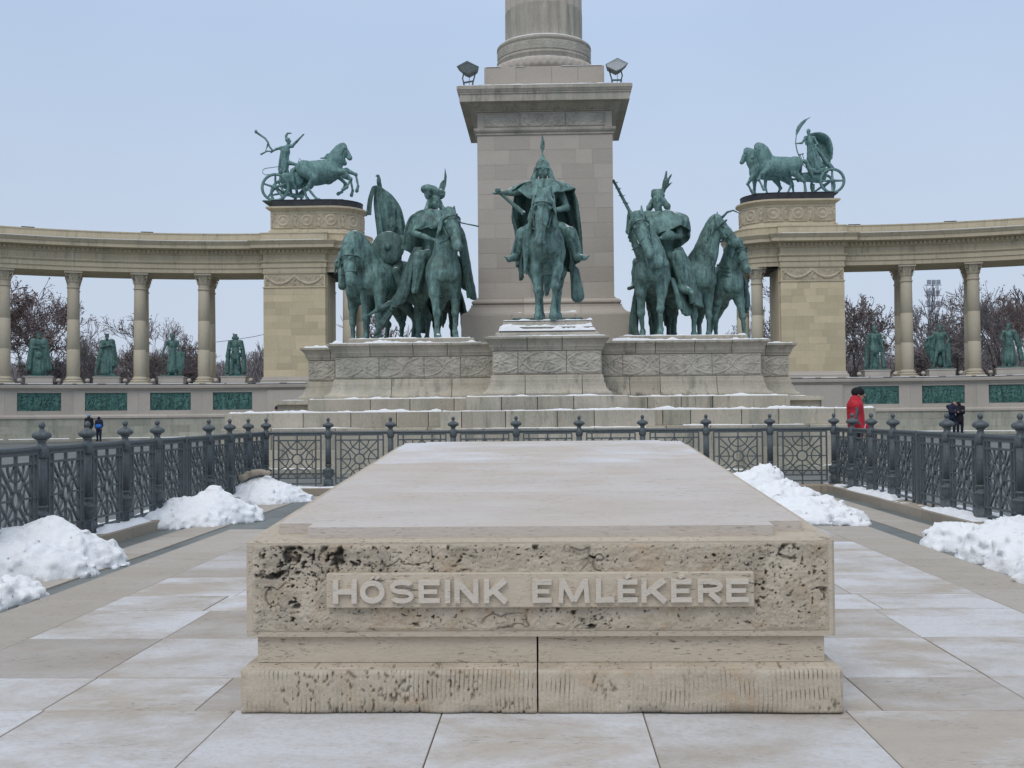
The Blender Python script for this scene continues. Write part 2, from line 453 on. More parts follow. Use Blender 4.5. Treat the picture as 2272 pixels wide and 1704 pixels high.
# ------------------------------------------------------------------ SDF sculpting
class SDF:
    def __init__(s, h=.025, k=.05): s.h = h; s.k = k; s.p = []
    def cap(s, a, b, ra, rb=None, k=None, flat=None, fold=None, sub=False):
        rb = ra if rb is None else rb
        s.p.append(('c', np.array(a, float), np.array(b, float), ra, rb, s.k if k is None else k, flat, fold, sub)); return s
    def chain(s, pts, rs, **kw):
        for i in range(len(pts)-1): s.cap(pts[i], pts[i+1], rs[i], rs[i+1], **kw)
        return s
    def ell(s, c, r, rot=(0, 0, 0), k=None, sub=False):
        R = np.array(Matrix.Rotation(math.radians(rot[2]), 3, 'Z') @ Matrix.Rotation(math.radians(rot[1]), 3, 'Y') @ Matrix.Rotation(math.radians(rot[0]), 3, 'X'))
        s.p.append(('e', np.array(c, float), np.array(r, float), R, s.k if k is None else k, sub)); return s
    def mesh(s, name, noise_amp=0., noise_scale=8., cutz=None):
        h = s.h; lo = np.full(3, 1e9); hi = -lo
        for p in s.p:
            if p[0] == 'c':
                r = max(p[3], p[4])+(p[7][0] if p[7] else 0)
                if p[8]: continue
                lo = np.minimum(lo, np.minimum(p[1], p[2])-r); hi = np.maximum(hi, np.maximum(p[1], p[2])+r)
            else:
                if p[5]: continue
                r = p[2].max(); lo = np.minimum(lo, p[1]-r); hi = np.maximum(hi, p[1]+r)
        lo -= 3*h; hi += 3*h
        n = np.ceil((hi-lo)/h).astype(int)+1
        F = np.full(n, .5, dtype=np.float32)
        ax = [lo[i]+h*np.arange(n[i]) for i in range(3)]
        for p in s.p:
            if p[0] == 'c':
                _, a, b, ra, rb, k, flat, fold, sub = p
                r = max(ra, rb)+(fold[0] if fold else 0); mn = np.minimum(a, b)-r; mx = np.maximum(a, b)+r
            else:
                _, c, rad, R, k, sub = p; r = rad.max(); mn = c-r; mx = c+r
            mg = k+3*h
            i0 = np.clip(np.floor((mn-mg-lo)/h).astype(int), 0, n-1); i1 = np.clip(np.ceil((mx+mg-lo)/h).astype(int)+1, 1, n)
            sl = tuple(slice(i0[i], i1[i]) for i in range(3))
            X, Y, Z = np.meshgrid(ax[0][sl[0]], ax[1][sl[1]], ax[2][sl[2]], indexing='ij')
            if p[0] == 'c':
                ab = b-a; L2 = max(ab.dot(ab), 1e-9)
                dx, dy, dz = X-a[0], Y-a[1], Z-a[2]
                t = np.clip((dx*ab[0]+dy*ab[1]+dz*ab[2])/L2, 0, 1)
                dx -= t*ab[0]; dy -= t*ab[1]; dz -= t*ab[2]
                if flat:
                    nn, ff = np.array(flat[0], float), flat[1]; nn = nn/np.linalg.norm(nn)
                    q = (dx*nn[0]+dy*nn[1]+dz*nn[2])*(ff-1); dx = dx+nn[0]*q; dy = dy+nn[1]*q; dz = dz+nn[2]*q
                rr = ra+(rb-ra)*t
                if fold:
                    amp, num, ph = fold[:3]; u = ab/math.sqrt(L2)
                    e1 = np.cross(u, (0, 1, 0.01)); e1 /= np.linalg.norm(e1); e2 = np.cross(u, e1)
                    an = np.arctan2(dx*e2[0]+dy*e2[1]+dz*e2[2], dx*e1[0]+dy*e1[1]+dz*e1[2])
                    rr = rr+amp*(.25+.75*t)*(np.sin(num*an+ph+1.3*np.sin(3*t+ph))*.7+.3*np.sin((num*1.7)//1*an+2.1*ph))
                D = np.sqrt(dx*dx+dy*dy+dz*dz)-rr
            else:
                q = np.stack([X-c[0], Y-c[1], Z-c[2]], -1) @ R
                l = np.sqrt(((q/rad)**2).sum(-1)); l2 = np.sqrt(((q/(rad*rad))**2).sum(-1))
                D = l*(l-1)/np.maximum(l2, 1e-6)
            G = F[sl]
            if sub:
                D = -D; hh = np.clip(.5-.5*(D-G)/k, 0, 1) if k > 0 else 0
                # smooth max
                hh = np.clip(.5+.5*(G-D)/k, 0, 1); F[sl] = D+(G-D)*hh+k*hh*(1-hh)
            else:
                hh = np.clip(.5+.5*(G-D)/max(k, 1e-4), 0, 1); F[sl] = G+(D-G)*hh-k*hh*(1-hh)
        if cutz is not None:
            F = np.maximum(F, (cutz-ax[2])[None, None, :]).astype(np.float32)
        if noise_amp:
            m = np.abs(F) < noise_amp*2+2*h
            I = np.nonzero(m)
            P = np.stack([ax[i][I[i]] for i in range(3)], -1)*noise_scale
            F[I] += ((fbm(P, 3)-.5)*2*noise_amp).astype(np.float32)
        V, Q = surface_nets(F, lo, h)
        return fast_mesh(name, V, Q, True)

def surface_nets(F, lo, h):
    S = F < 0; nx, ny, nz = F.shape
    cs = [(i, j, k) for i in (0, 1) for j in (0, 1) for k in (0, 1)]
    cnt = np.zeros((nx-1, ny-1, nz-1), np.int8)
    for i, j, k in cs: cnt += S[i:nx-1+i, j:ny-1+j, k:nz-1+k]
    act = (cnt > 0) & (cnt < 8)
    I, J, K = np.nonzero(act); idx = np.full(act.shape, -1, np.int64); idx[I, J, K] = np.arange(len(I))
    P = np.zeros((len(I), 3)); N = np.zeros(len(I))
    fc = {c: F[I+c[0], J+c[1], K+c[2]].astype(float) for c in cs}
    for a in cs:
        for ax in range(3):
            if a[ax]: continue
            b = list(a); b[ax] = 1; b = tuple(b)
            fa, fb = fc[a], fc[b]; m = (fa < 0) != (fb < 0)
            t = np.where(m, fa/np.where(m, fa-fb, 1), 0)
            for q in range(3):
                P[:, q] += m*(a[q]+(t if q == ax else 0))
            N += m
    P /= N[:, None]; P += np.stack([I, J, K], -1); P = P*h+lo
    Qs = []
    for ax in range(3):
        o = [q for q in range(3) if q != ax]
        sa = [slice(1, -1)]*3; sa[ax] = slice(0, -1); sb = [slice(1, -1)]*3; sb[ax] = slice(1, None)
        A = S[tuple(sa)]; B = S[tuple(sb)]; ch = np.nonzero(A != B)
        g = [ch[0].copy(), ch[1].copy(), ch[2].copy()]
        for q in o: g[q] = g[q]+1
        def cell(d0, d1):
            c = [g[0], g[1], g[2]]; c[o[0]] = c[o[0]]-d0; c[o[1]] = c[o[1]]-d1
            return idx[c[0], c[1], c[2]]
        q = np.stack([cell(1, 1), cell(0, 1), cell(0, 0), cell(1, 0)], -1)
        ins = A[ch]
        flip = ins if ax != 1 else ~ins
        q[~flip] = q[~flip][:, ::-1]
        Qs.append(q)
    return P, np.concatenate(Qs)

# ------------------------------------------------------------------ draped sheets from a control grid
def cr(P, n):
    """Catmull-Rom along axis 0 of array P (m,...) to n samples"""
    m = len(P); t = np.linspace(0, m-1, n); i = np.clip(t.astype(int), 0, m-2); f = (t-i).reshape((-1,)+(1,)*(P.ndim-1))
    g = lambda j: P[np.clip(j, 0, m-1)]
    a, b, c, d = g(i-1), g(i), g(i+1), g(i+2)
    return .5*((2*b)+(c-a)*f+(2*a-5*b+4*c-d)*f*f+(3*b-a-3*c+d)*f**3)
def drape(name, ctrl, nu, nv, thick, mat, parent, folds=(0, 0, 0), rough=0., local=True, ragged=0., seed=1):
    C = np.array(ctrl, float); A = cr(C, nu); A = cr(np.swapaxes(A, 0, 1), nv); A = np.swapaxes(A, 0, 1)
    if ragged:
        d = A[-1]-A[-2]; w = (fbm(np.stack([np.linspace(0, 14, nv), np.zeros(nv), np.zeros(nv)], -1), 3, seed)-.5)
        for q in range(1, max(2, nu//4)):
            A[-q] += d*(w[:, None]*ragged*(1-(q-1)/(nu/4)))
    du = np.gradient(A, axis=0); dv = np.gradient(A, axis=1); N = np.cross(du, dv); N /= np.maximum(np.linalg.norm(N, axis=-1, keepdims=True), 1e-9)
    U, Vv = np.meshgrid(np.linspace(0, 1, nu), np.linspace(0, 1, nv), indexing='ij')
    D = folds[0]*(.15+.85*U)*np.sin(folds[1]*2*PI*Vv+folds[2]+2.2*np.sin(2.1*U+folds[2]))
    D = D+.4*folds[0]*np.sin(folds[1]*3.7*PI*Vv+1.1+3*U)*U
    if rough: D = D+rough*(fbm(A*5, 3, seed)-.5)*2
    A = A+N*D[..., None]; B = A-N*thick
    V = np.concatenate([A.reshape(-1, 3), B.reshape(-1, 3)]); o = nu*nv
    i = np.arange(nu*nv).reshape(nu, nv)
    a, b, c, d = i[:-1, :-1].ravel(), i[1:, :-1].ravel(), i[1:, 1:].ravel(), i[:-1, 1:].ravel()
    Q = [np.stack([a, b, c, d], -1), np.stack([d, c, b, a], -1)+o]
    ring = np.concatenate([i[0, :], i[1:, -1], i[-1, -2::-1], i[-2:0:-1, 0]])
    r2 = np.roll(ring, -1); Q.append(np.stack([ring, r2, r2+o, ring+o], -1))
    me = fast_mesh(name, V, np.concatenate(Q), True)
    return link(name, me, mat, parent, local)

def heightfield(name, fn, w, ht, nu, nv, mat, parent, place, base=-.02, attr=None, smooth=True, local=False):
    """relief of size w x ht; place(u,v,d)->xyz arrays; fn(U,V)->height"""
    U, Vv = np.meshgrid(np.linspace(0, w, nu), np.linspace(0, ht, nv), indexing='ij')
    r = fn(U, Vv); H = r[0] if isinstance(r, tuple) else r
    H = H.copy(); A = place(U, Vv, H)
    V = np.stack(A, -1).reshape(-1, 3); i = np.arange(nu*nv).reshape(nu, nv)
    a, b, c, d = i[:-1, :-1].ravel(), i[1:, :-1].ravel(), i[1:, 1:].ravel(), i[:-1, 1:].ravel()
    Q = [np.stack([a, b, c, d], -1)]
    ring = np.concatenate([i[:, 0], i[-1, 1:], i[-2::-1, -1], i[0, -2:0:-1]])
    uu, vv = U.ravel()[ring], Vv.ravel()[ring]
    W = np.stack(place(uu, vv, np.full(len(ring), base)), -1); o = len(V)
    k = np.arange(len(ring)); k2 = np.roll(k, -1)
    Q.append(np.stack([ring[k], o+k, o+k2, ring[k2]], -1))
    V = np.concatenate([V, W])
    me = fast_mesh(name, V, np.concatenate(Q), smooth)
    if isinstance(r, tuple):
        at = me.attributes.new(attr or 'dirt_shade', 'FLOAT', 'POINT')
        at.data.foreach_set('value', np.concatenate([r[1].ravel(), np.zeros(len(W))]).astype(np.float32))
    return link(name, me, mat, parent, local)

def ring_stones(parent, rect, prof, seams, mat, name='stone', gap=.004, back=None, inner=-.25, jitter=0.):
    """stones along the front (and returning round both ends) of rect=(x0,x1,yf,yb);
    prof = outer profile [(d,z)] bottom to top; seams = x positions of joints"""
    x0, x1, yf, yb = rect; back = yb if back is None else back
    P = [(inner, prof[0][1])]+list(prof)+[(inner, prof[-1][1])]
    P = P[::-1]
    xs = [x0]+sorted(seams)+[x1]; objs = []
    for i in range(len(xs)-1):
        a, b = xs[i], xs[i+1]; j = random.uniform(-jitter, jitter)
        path = []
        if i == 0: path += [(a, back), (a, yf+j*0)]
        else: path += [(a+gap, yf+j)]
        if i == len(xs)-2: path += [(b, yf+j*0), (b, back)]
        else: path += [(b-gap, yf+j)]
        m = MB(); m.sweep(path, [(d, z) for d, z in P]); 
        # travelling left to right at the front, the right-hand side is -y (towards the viewer)
        objs.append(m.done(name, mat, parent))
    return objs
def block_prof(z0, z1, c=.008): return [(-c, z0), (0, z0+c), (0, z1-c), (-c, z1)]

def snow_ledge(parent, x0, x1, y, z, w=.12, h=.03, seed=0, mat=None, density=.75, step=.03, ydir=1):
    """lumpy snow lying along a ledge"""
    n = max(4, int((x1-x0)/step)); m = 6
    U = np.linspace(x0, x1, n); H = np.zeros((n, m)); V = []
    base = fbm(np.stack([U*1.1, U*0, U*0+seed], -1), 3, seed); fine = fbm(np.stack([U*4.1, U*0, U*0+seed], -1), 3, seed+5); tiny = fbm(np.stack([U*19, U*0, U*0+seed], -1), 2, seed+9)
    am = np.clip((base-(1-density)*.75)*4, 0, 1); am[0] = am[-1] = 0
    hh = h*(.28+2.6*np.clip(fine-.5, 0, 1)+.5*np.clip(tiny-.45, 0, 1)+1.6*np.clip(base-.5, 0, 1))*am
    ww = w*(.45+.5*fine+.4*(tiny-.5))*np.clip(am*1.4, .0, 1)
    prof = [(0, 0), (.02, .7), (.3, 1.), (.6, .85), (.9, .4), (1, 0)]
    for i in range(n):
        for (d, q) in prof: V.append((U[i], y+ydir*d*max(ww[i], .002), z-.004+q*hh[i]+.004*(q > 0)*(am[i] > 0)))
    idx = np.arange(n*m).reshape(n, m)
    Q = np.stack([idx[:-1, :-1].ravel(), idx[1:, :-1].ravel(), idx[1:, 1:].ravel(), idx[:-1, 1:].ravel()], -1)
    me = fast_mesh('snow_strip', np.array(V), Q, True)
    return link('snow', me, M['snow'], parent)
# ================================================================== GROUND
def grid_plane(name, x0, x1, y0, y1, z, mat, n=2):
    m = MB(); m.add([(x0, y0, z), (x1, y0, z), (x1, y1, z), (x0, y1, z)], [[0, 1, 2, 3]])
    return tag(m.done(name, mat), kind='structure')
grid_plane('ground', -900, 900, -300, 1500, -.012, M['asphalt_out'])
grid_plane('enclosure_floor', -4.42, 4.42, -3, 17.35, 0.0, M['asphalt'])

# paving of travertine slabs around the memorial stone
paving = tag(grid_plane('paving', -3.40, 3.34, -3, 11.79, .004, M['kerb']), kind='structure')
rows = [-1.2, .2, 1.45, 2.6, 3.75-.2, 4.56, 5.12, 6.02, 6.88, 7.44, 8.3, 9.25, 10.4, 11.8]
rr = random.Random(3)
def slab(x0, x1, y0, y1, z, mat, par, c=.004, name='slab'):
    j = rr.uniform(-.0015, .0015)
    return MB().cbox(x0+.0018, x1-.0018, y0+.0018, y1-.0018, z-.03, z+j, c*.6).done(name, mat, par)
for i in range(len(rows)-1):
    y0, y1 = rows[i], rows[i+1]
    sh = rr.uniform(-.03, .03)
    if y1 <= 4.6:
        xs = [-2.87, -2.08, -1.26, -.44, .375, 1.20, 2.0, 2.83] if i % 2 == 1 else [-2.87, -2.1, -1.3, -.44, .375, 1.2, 1.98, 2.83]
        if i != 4: xs = [x+(.3 if i % 2 else -.25) if -2.8 < x < 2.8 else x for x in xs]
    else:
        xs = [-2.87, -2.14+sh, -1.45+rr.uniform(-.15, .15), -.4, .4, 1.35, 2.02-sh, 2.83]
    for a, b in zip(xs[:-1], xs[1:]):
        if y0 > 4.7 and y1 < 8.3 and a > -1.3 and b < 1.25: continue
        slab(a, b, y0, y1, .034, M['trav'], paving)
ys = [-1.0, .9, 2.5, 3.9, 5.6, 7.3, 8.9, 10.3, 11.8]
for a, b in zip(ys[:-1], ys[1:]):
    slab(-3.42, -2.87, a, b, .034, M['trav_side'], paving)
    slab(2.83, 3.36, a+.3 if a > 0 else a, min(b+.3, 11.8), .034, M['trav_side'], paving)
# narrow light strips let into the dark floor
for nm, (xa, xb) in (('left', (-4.02, -3.64)), ('right', (3.66, 4.10))):
    st = thing('paving_strip', (xa, 0, 0)); st['kind'] = 'structure'
    y = -1.5
    while y < 16.3:
        L = rr.uniform(1.1, 1.5); slab(xa, xb, y, min(y+L, 16.35), .012, M['trav_side'], st, .002); y += L
st = thing('paving_strip', (0, 16.6, 0)); st['kind'] = 'structure'
x = -4.0
while x < 4.0:
    L = rr.uniform(1.1, 1.4); slab(x, min(x+L, 4.09), 16.42, 16.85, .012, M['trav_side'], st, .002); x += L

# kerb carrying the fences
kerb = thing('kerb', (0, 17.4, 0)); kerb['kind'] = 'structure'
KX = 4.49; KY = 17.5
y = -1.0
while y < 17.15:
    L = rr.uniform(.75, .95); y1 = min(y+L, 17.2)
    for s in (-1, 1):
        MB().cbox(*(sorted((s*4.30, s*4.80))), y+.002, y1-.002, -.02, .11+rr.uniform(-.003, .003), .008).done('kerb_stone', M['kerb'], kerb)
    y = y1
x = -4.8
while x < 4.8:
    L = rr.uniform(.8, 1.0); x1 = min(x+L, 4.8)
    MB().cbox(x+.002, x1-.002, 17.2, 17.75, -.02, .11, .008).done('kerb_stone', M['kerb'], kerb); x = x1
# thin snow left on the kerb under the fences
def kerb_snow(x0, x1, y0, y1, z, h, seed, thr):
    nu = max(8, int((x1-x0)/.03)); nv = max(8, int((y1-y0)/.03))
    U, Vv = np.meshgrid(np.linspace(x0, x1, nu), np.linspace(y0, y1, nv), indexing='ij')
    f = fbm(np.stack([U*2.2, Vv*2.2, U*0+seed], -1), 4, seed)
    e = np.minimum(np.minimum(U-x0, x1-U), np.minimum(Vv-y0, y1-Vv))
    H = np.clip((f-thr)*6, 0, 1)*np.clip(e/.05, 0, 1)
    H = H*h*(.5+fbm(np.stack([U*12, Vv*12, U*0], -1), 2, seed))-.004
    i = np.arange(nu*nv).reshape(nu, nv)
    Q = np.stack([i[:-1, :-1].ravel(), i[1:, :-1].ravel(), i[1:, 1:].ravel(), i[:-1, 1:].ravel()], -1)
    V = np.stack([U, Vv, z+H], -1).reshape(-1, 3)
    keep = (V[:, 2] > z-.003)
    Q = Q[keep[Q].any(1)]
    return link('snow', fast_mesh('kerb_snow', V, Q, True), M['snow'], kerb)
kerb_snow(-4.78, -4.33, 6.5, 17.0, .112, .05, 3, .42)
kerb_snow(4.33, 4.78, 6.5, 17.0, .112, .05, 9, .36)
kerb_snow(-4.4, 4.6, 17.25, 17.7, .112, .018, 5, .47)

# ================================================================== MEMORIAL STONE
TX = -.045
tomb = thing('memorial_stone', (TX, 6.5, .034), 'long pale travertine memorial block with carved HŐSEINK EMLÉKÉRE inscription, in the foreground', 'memorial')
G = .034
# plinth course of two stones with a sloping top, chipped where they meet at the ground
def tomb_course(xa, xb, prof, mat, name, yf, yb=9.2, gap=.004, ends=(True, True)):
    P = ([(-.3, prof[0][1])]+prof+[(-.3, prof[-1][1])])[::-1]
    path = []
    if ends[0]: path += [(xa, yb), (xa, yf)]
    else: path += [(xa+gap, yf)]
    if ends[1]: path += [(xb, yf), (xb, yb)]
    else: path += [(xb-gap, yf)]
    return MB().sweep(path, P).done(name, mat, tomb)
sx = TX-.005
def tomb_stones(prof, mat, name, x0, x1, yf, seam, gap):
    tomb_course(x0, seam, prof, mat, name, yf, gap=gap, ends=(True, False))
    tomb_course(seam, x1, prof, mat, name, yf, gap=gap, ends=(False, True))
basep = [(-.03, G), (-.008, G+.006), (0, G+.03), (0, .207), (-.005, .213), (-.12, .226)]
def comb_face(xa, xb, z0, z1, yf, mat, par, seed):
    """front face of the plinth: comb-tooled grooves and holes as real relief"""
    w = xb-xa; hh = z1-z0
    def fn(U, V):
        X = U+xa
        g = np.maximum(0, np.sin(X*2*PI/.0185+.8*np.sin(V*30+X*3)))**6
        g = g*np.clip(fbm(np.stack([X*14, V*9, X*0], -1), 3, seed)*3-.9, 0, 1)
        p = np.clip((fbm(np.stack([X*85, V*55, X*0+3], -1), 3, seed+1)-.62)*9, 0, 1)*np.clip((fbm(np.stack([X*5, V*9, X*0], -1), 2, seed+4)-.45)*6, 0, 1)
        low = np.clip((.035-V)/.035, 0, 1)*np.clip((fbm(np.stack([X*7, X*0, X*0], -1), 3, seed+2)-.35)*3, 0, 1)
        topf = np.clip((V-hh*.93)/.01, 0, 1)
        e = np.minimum(np.minimum(U, w-U), np.minimum(V+.01, hh-V)); edge = np.clip(e/.012, 0, 1)
        d = (-.0035*g*(1-topf)-.009*p-.012*low)*edge+.002*(fbm(np.stack([X*20, V*20, X*0], -1), 3, 7)-.5)
        d = d-.006*(1-edge)
        return d, np.clip(g*.95*np.clip((fbm(np.stack([X*6, V*26, X*0+2], -1), 3, seed+8)-.42)*6, 0, 1)+p*.5+low*.35+.5*np.clip((.012-V)/.012, 0, 1), 0, 1)
    heightfield('front_face', fn, w, hh, int(w/.0028), int(hh/.006), M['rough'], par,
                lambda u, v, d: (xa+u, yf-.002-d, z0+v), base=-.036)
def tomb_pair(prof, mat, name, x0, x1, yf, seam, gap):
    a = tomb_course(x0, seam, prof, mat, name, yf, gap=gap, ends=(True, False))
    b = tomb_course(seam, x1, prof, mat, name, yf, gap=gap, ends=(False, True))
    return a, b
a, b = tomb_pair(basep, M['ribbed'], 'plinth_stone', TX-1.222, TX+1.226, 4.535, sx, .003)
comb_face(TX-1.217, sx-.003, G+.004, .209, 4.501, None, a, 3)
comb_face(sx+.003, TX+1.221, G+.004, .209, 4.501, None, b, 8)
midp = [(0, .222), (0, .328), (-.03, .332)]
tomb_pair(midp, M['trav_block'], 'neck_stone', TX-1.172, TX+1.172, 4.60, sx, .004)
# main block: wedge whose top climbs away from the viewer
SL = math.tan(math.radians(3.1))
yF, yB = 4.575, 9.22; zb = .332; zt = .733
def top_z(y): return zt+(y-yF)*SL
mb = MB()
x0, x1 = TX-1.215, TX+1.215; c = .012
V = []
for (y, t) in ((yF, 0), (yB, 1)):
    z = top_z(y)
    s = 1 if t == 0 else -1
    V += [(x0+c, y, zb), (x1-c, y, zb), (x1-c, y, z-c), (x0+c, y, z-c),
          (x0, y+s*c, zb), (x1, y+s*c, zb), (x1, y+s*c, z-c), (x0, y+s*c, z-c), (x0+c, y+s*c, z+s*c*SL), (x1-c, y+s*c, z+s*c*SL)]
rx0, rx1, rz0, rz1 = TX-1.184, TX+1.182, .359, .709   # the broken field is sunk into the front face
k0 = len(V)
V += [(rx0, yF, rz0), (rx1, yF, rz0), (rx1, yF, rz1), (rx0, yF, rz1), (rx0, yF+.06, rz0), (rx1, yF+.06, rz0), (rx1, yF+.06, rz1), (rx0, yF+.06, rz1)]
F = [[0, 1, k0+1, k0], [1, 2, k0+2, k0+1], [2, 3, k0+3, k0+2], [3, 0, k0, k0+3], [k0, k0+1, k0+5, k0+4], [k0+1, k0+2, k0+6, k0+5], [k0+2, k0+3, k0+7, k0+6], [k0+3, k0, k0+4, k0+7], [k0+4, k0+5, k0+6, k0+7], [0, 3, 7, 4], [1, 5, 6, 2], [3, 2, 9, 8], [3, 8, 7], [2, 6, 9],
     [10, 13, 12, 11], [10, 14, 17, 13], [11, 12, 16, 15], [13, 18, 19, 12], [13, 17, 18], [12, 19, 16],
     [4, 7, 17, 14], [5, 15, 16, 6], [7, 8, 18, 17], [6, 16, 19, 9], [8, 9, 19, 18], [0, 4, 14, 10, 11, 15, 5, 1]]
mb.add(V, F)
block = mb.done('main_block', M['trav_block'], tomb)
# broken-faced field inside a dressed margin
fx0, fx1, fz0, fz1 = TX-1.187, TX+1.185, .356, .712
def field(U, V):
    X = U+fx0; w = fx1-fx0; hh = fz1-fz0
    e = np.minimum(np.minimum(U, w-U), np.minimum(V, hh-V)); edge = np.clip(e/.014, 0, 1)
    F3 = lambda sx_, sz_, o, oc, sd: fbm(np.stack([sx_, sz_, X*0+o], -1), oc, sd)
    w1, w2 = F3(X*17, V*17, 0, 3, 61)-.5, F3(X*17, V*17, 9, 3, 67)-.5
    Xw, Vw = X+.05*w1, V+.05*w2
    big, mid, grit = F3(X*8, V*10, 0, 4, 2), F3(Xw*26, Vw*34, 1, 3, 5), F3(X*85, V*85, 1, 2, 44)
    left = .95*np.exp(-((X-(TX-1.0))/.22)**2)*np.clip(.55+(V-.12)*3.2, .2, 1.15); right = np.exp(-((X-(TX+1.02))/.20)**2)*.55
    cl = np.clip((F3(X*5.5, V*8, 4, 3, 31)-.48)*5, 0, 1)
    conc = .16+.80*left+.38*right+.42*cl+.14*np.clip((V-.26)/.05, 0, 1)
    hole = np.clip((F3(Xw*52, Vw*58, 8, 3, 12)-(.80-.15*conc))*12, 0, 1)
    hole2 = np.clip((F3(Xw*22, Vw*26, 2, 3, 15)-(.80-.15*conc))*10, 0, 1)
    micro = np.clip((F3(X*105, V*105, 5, 2, 46)-(.785-.15*conc))*8, 0, 1)
    crack = np.clip(1-np.abs(F3(Xw*5, Vw*6, 6, 4, 19)-.5)*70, 0, 1)*np.clip((F3(X*5, V*5, 0, 2, 23)-.50)*7, 0, 1)
    stain = np.clip(F3(X*13, V*16, 3, 4, 71)*1.0-.34, 0, 1)*np.clip(conc, 0, 1.1)*1.15
    d = .004+.010*(big-.5)+.010*(mid-.5)+.006*(grit-.5)-.015*hole-.022*hole2-.005*micro-.008*crack
    return d*edge+.001, np.clip(hole*.8+hole2*.7+crack*.55+micro*.7+stain*1.15, 0, .93)*edge
heightfield('broken_face', field, fx1-fx0, fz1-fz0, 900, 130, M['rough'], block, lambda u, v, d: (fx0+u, yF-.001-d, fz0+v), base=-.05)
# inscription plaque and letters
px0, px1, pz0, pz1 = TX-.872, TX+.880, .456, .598
plaque = MB().cbox(px0, px1, yF-.034, yF+.01, pz0, pz1, .004).done('name_plaque', M['trav_block'], tomb)
def glyph(ch, x0, w, z0, h, sw=.0215):
    """letter of bold strokes (polylines with thickness) standing proud of the plaque"""
    m = MB(); yb = yF-.032; ya = yF-.053; lay = [0]
    def poly(pts):
        q = .0003*lay[0]; lay[0] += 1
        n = len(pts); V = [(x, ya-q, z) for x, z in pts]+[(x, yb, z) for x, z in pts]
        F = [list(range(n))]+[[i, (i+1) % n, n+(i+1) % n, n+i] for i in range(n)]
        m.add(V, F)
    def bar(a, b, s=sw, cap=True):
        a = Vector((x0+a[0]*w, z0+a[1]*h)); b = Vector((x0+b[0]*w, z0+b[1]*h)); d = (b-a).normalized(); n = Vector((-d.y, d.x))*s/2
        poly([tuple(a-n), tuple(b-n), tuple(b+n), tuple(a+n)])
    def arc(cx, cz, rx, rz, a0, a1, s=sw, n=16):
        q = .0003*lay[0]; lay[0] += 1; V = []; F = []
        for i in range(n+1):
            t = math.radians(a0+(a1-a0)*i/n)
            for rr2, y in ((1, ya-q), (-1, ya-q), (-1, yb), (1, yb)):
                V.append((x0+cx*w+(rx*w+rr2*s/2)*math.cos(t), y, z0+cz*h+(rz*h+rr2*s/2)*math.sin(t)))
        for i in range(n):
            for k in range(4): F.append([i*4+k, (i+1)*4+k, (i+1)*4+(k+1) % 4, i*4+(k+1) % 4])
        F.append([0, 1, 2, 3]); F.append([n*4+3, n*4+2, n*4+1, n*4])
        m.add(V, F)
    e = sw/2/w; f = sw/2/h; t = sw*.9
    base = {'Ő': 'O', 'É': 'E'}.get(ch, ch)
    if base == 'H': bar((e, 0), (e, 1)); bar((1-e, 0), (1-e, 1)); bar((e, .5), (1-e, .5), t)
    if base == 'E': bar((e, 0), (e, 1)); bar((e, f), (1, f), t); bar((e, .5), (.88, .5), t*.9); bar((e, 1-f), (1, 1-f), t)
    if base == 'I': bar((.5, 0), (.5, 1))
    if base == 'L': bar((e, 0), (e, 1)); bar((e, f), (1, f), t)
    if base == 'N': bar((e, 0), (e, 1)); bar((1-e, 0), (1-e, 1)); bar((e*1.1, .93), (1-e*1.1, .07), sw*1.15)
    if base == 'M': bar((e, 0), (e*1.6, 1), sw*.9); bar((1-e, 0), (1-e*1.6, 1), sw*.9); bar((e*1.9, .93), (.5, .08), sw); bar((1-e*1.9, .93), (.5, .08), sw)
    if base == 'K': bar((e, 0), (e, 1)); bar((e*1.6, .38), (.90, .97), sw*1.05); bar((.36, .60), (.92, .03), sw*1.1)
    if base == 'R': bar((e, 0), (e, 1)); arc(.5, .70, .5-e, .30-f, -90, 90, sw, 14); bar((e, 1-f), (.52, 1-f), t); bar((e, .40+f), (.52, .40+f), t); bar((.48, .42), (.90, .03), sw*1.05)
    if base == 'O': arc(.5, .5, .5-e, .5-f, 0, 360, sw, 32)
    if base == 'S': q_ = (1-0.0190/h)/4; arc(.5, .5+q_, .5-e, q_, 25, 270, 0.0190, 16); arc(.5, .5-q_, .5-e, q_, -155, 90, 0.0190, 16)
    if ch == 'Ő': bar((.42, 1.05), (.58, 1.17), .010); bar((.62, 1.05), (.80, 1.17), .010)
    if ch == 'É': bar((.40, 1.05), (.66, 1.17), .011)
    return m.done('letter', M['trav_letter'], plaque)
# letter boxes measured across the plaque: (character, left, width) in metres from the plaque's left end
txt = [('H', .040, .118), ('Ő', .178, .128), ('S', .322, .100), ('E', .443, .100), ('I', .563, .030), ('N', .613, .112), ('K', .750, .112),
       ('E', .935-.075, .094), ('M', .982, .136), ('L', 1.146, .078), ('É', 1.245, .094), ('K', 1.358, .108), ('É', 1.480, .094), ('R', 1.595, .100)]
txt[-1] = ('R', 1.597-.015, .100); txt.append(('E', 1.694, .0))
txt = txt[:-1]
# measured from the photograph (pixel column of each letter's left and right edge along the 935 px plaque)
meas = [('H', 753, 805), ('Ő', 812, 866), ('S', 877, 930), ('E', 940, 986), ('I', 996, 1010), ('N', 1018, 1070), ('K', 1082, 1134),
        ('E', 1187, 1229), ('M', 1242, 1311), ('L', 1324, 1364), ('É', 1371, 1414), ('K', 1422, 1478), ('É', 1486, 1530), ('R', 1543, 1597), ('E', 1604, 1652)]
for ch, a, b_ in meas:
    k = 1.762/935.
    glyph(ch, px0+(a-736.5)*k, (b_-a)*k, pz0+.022, .094)
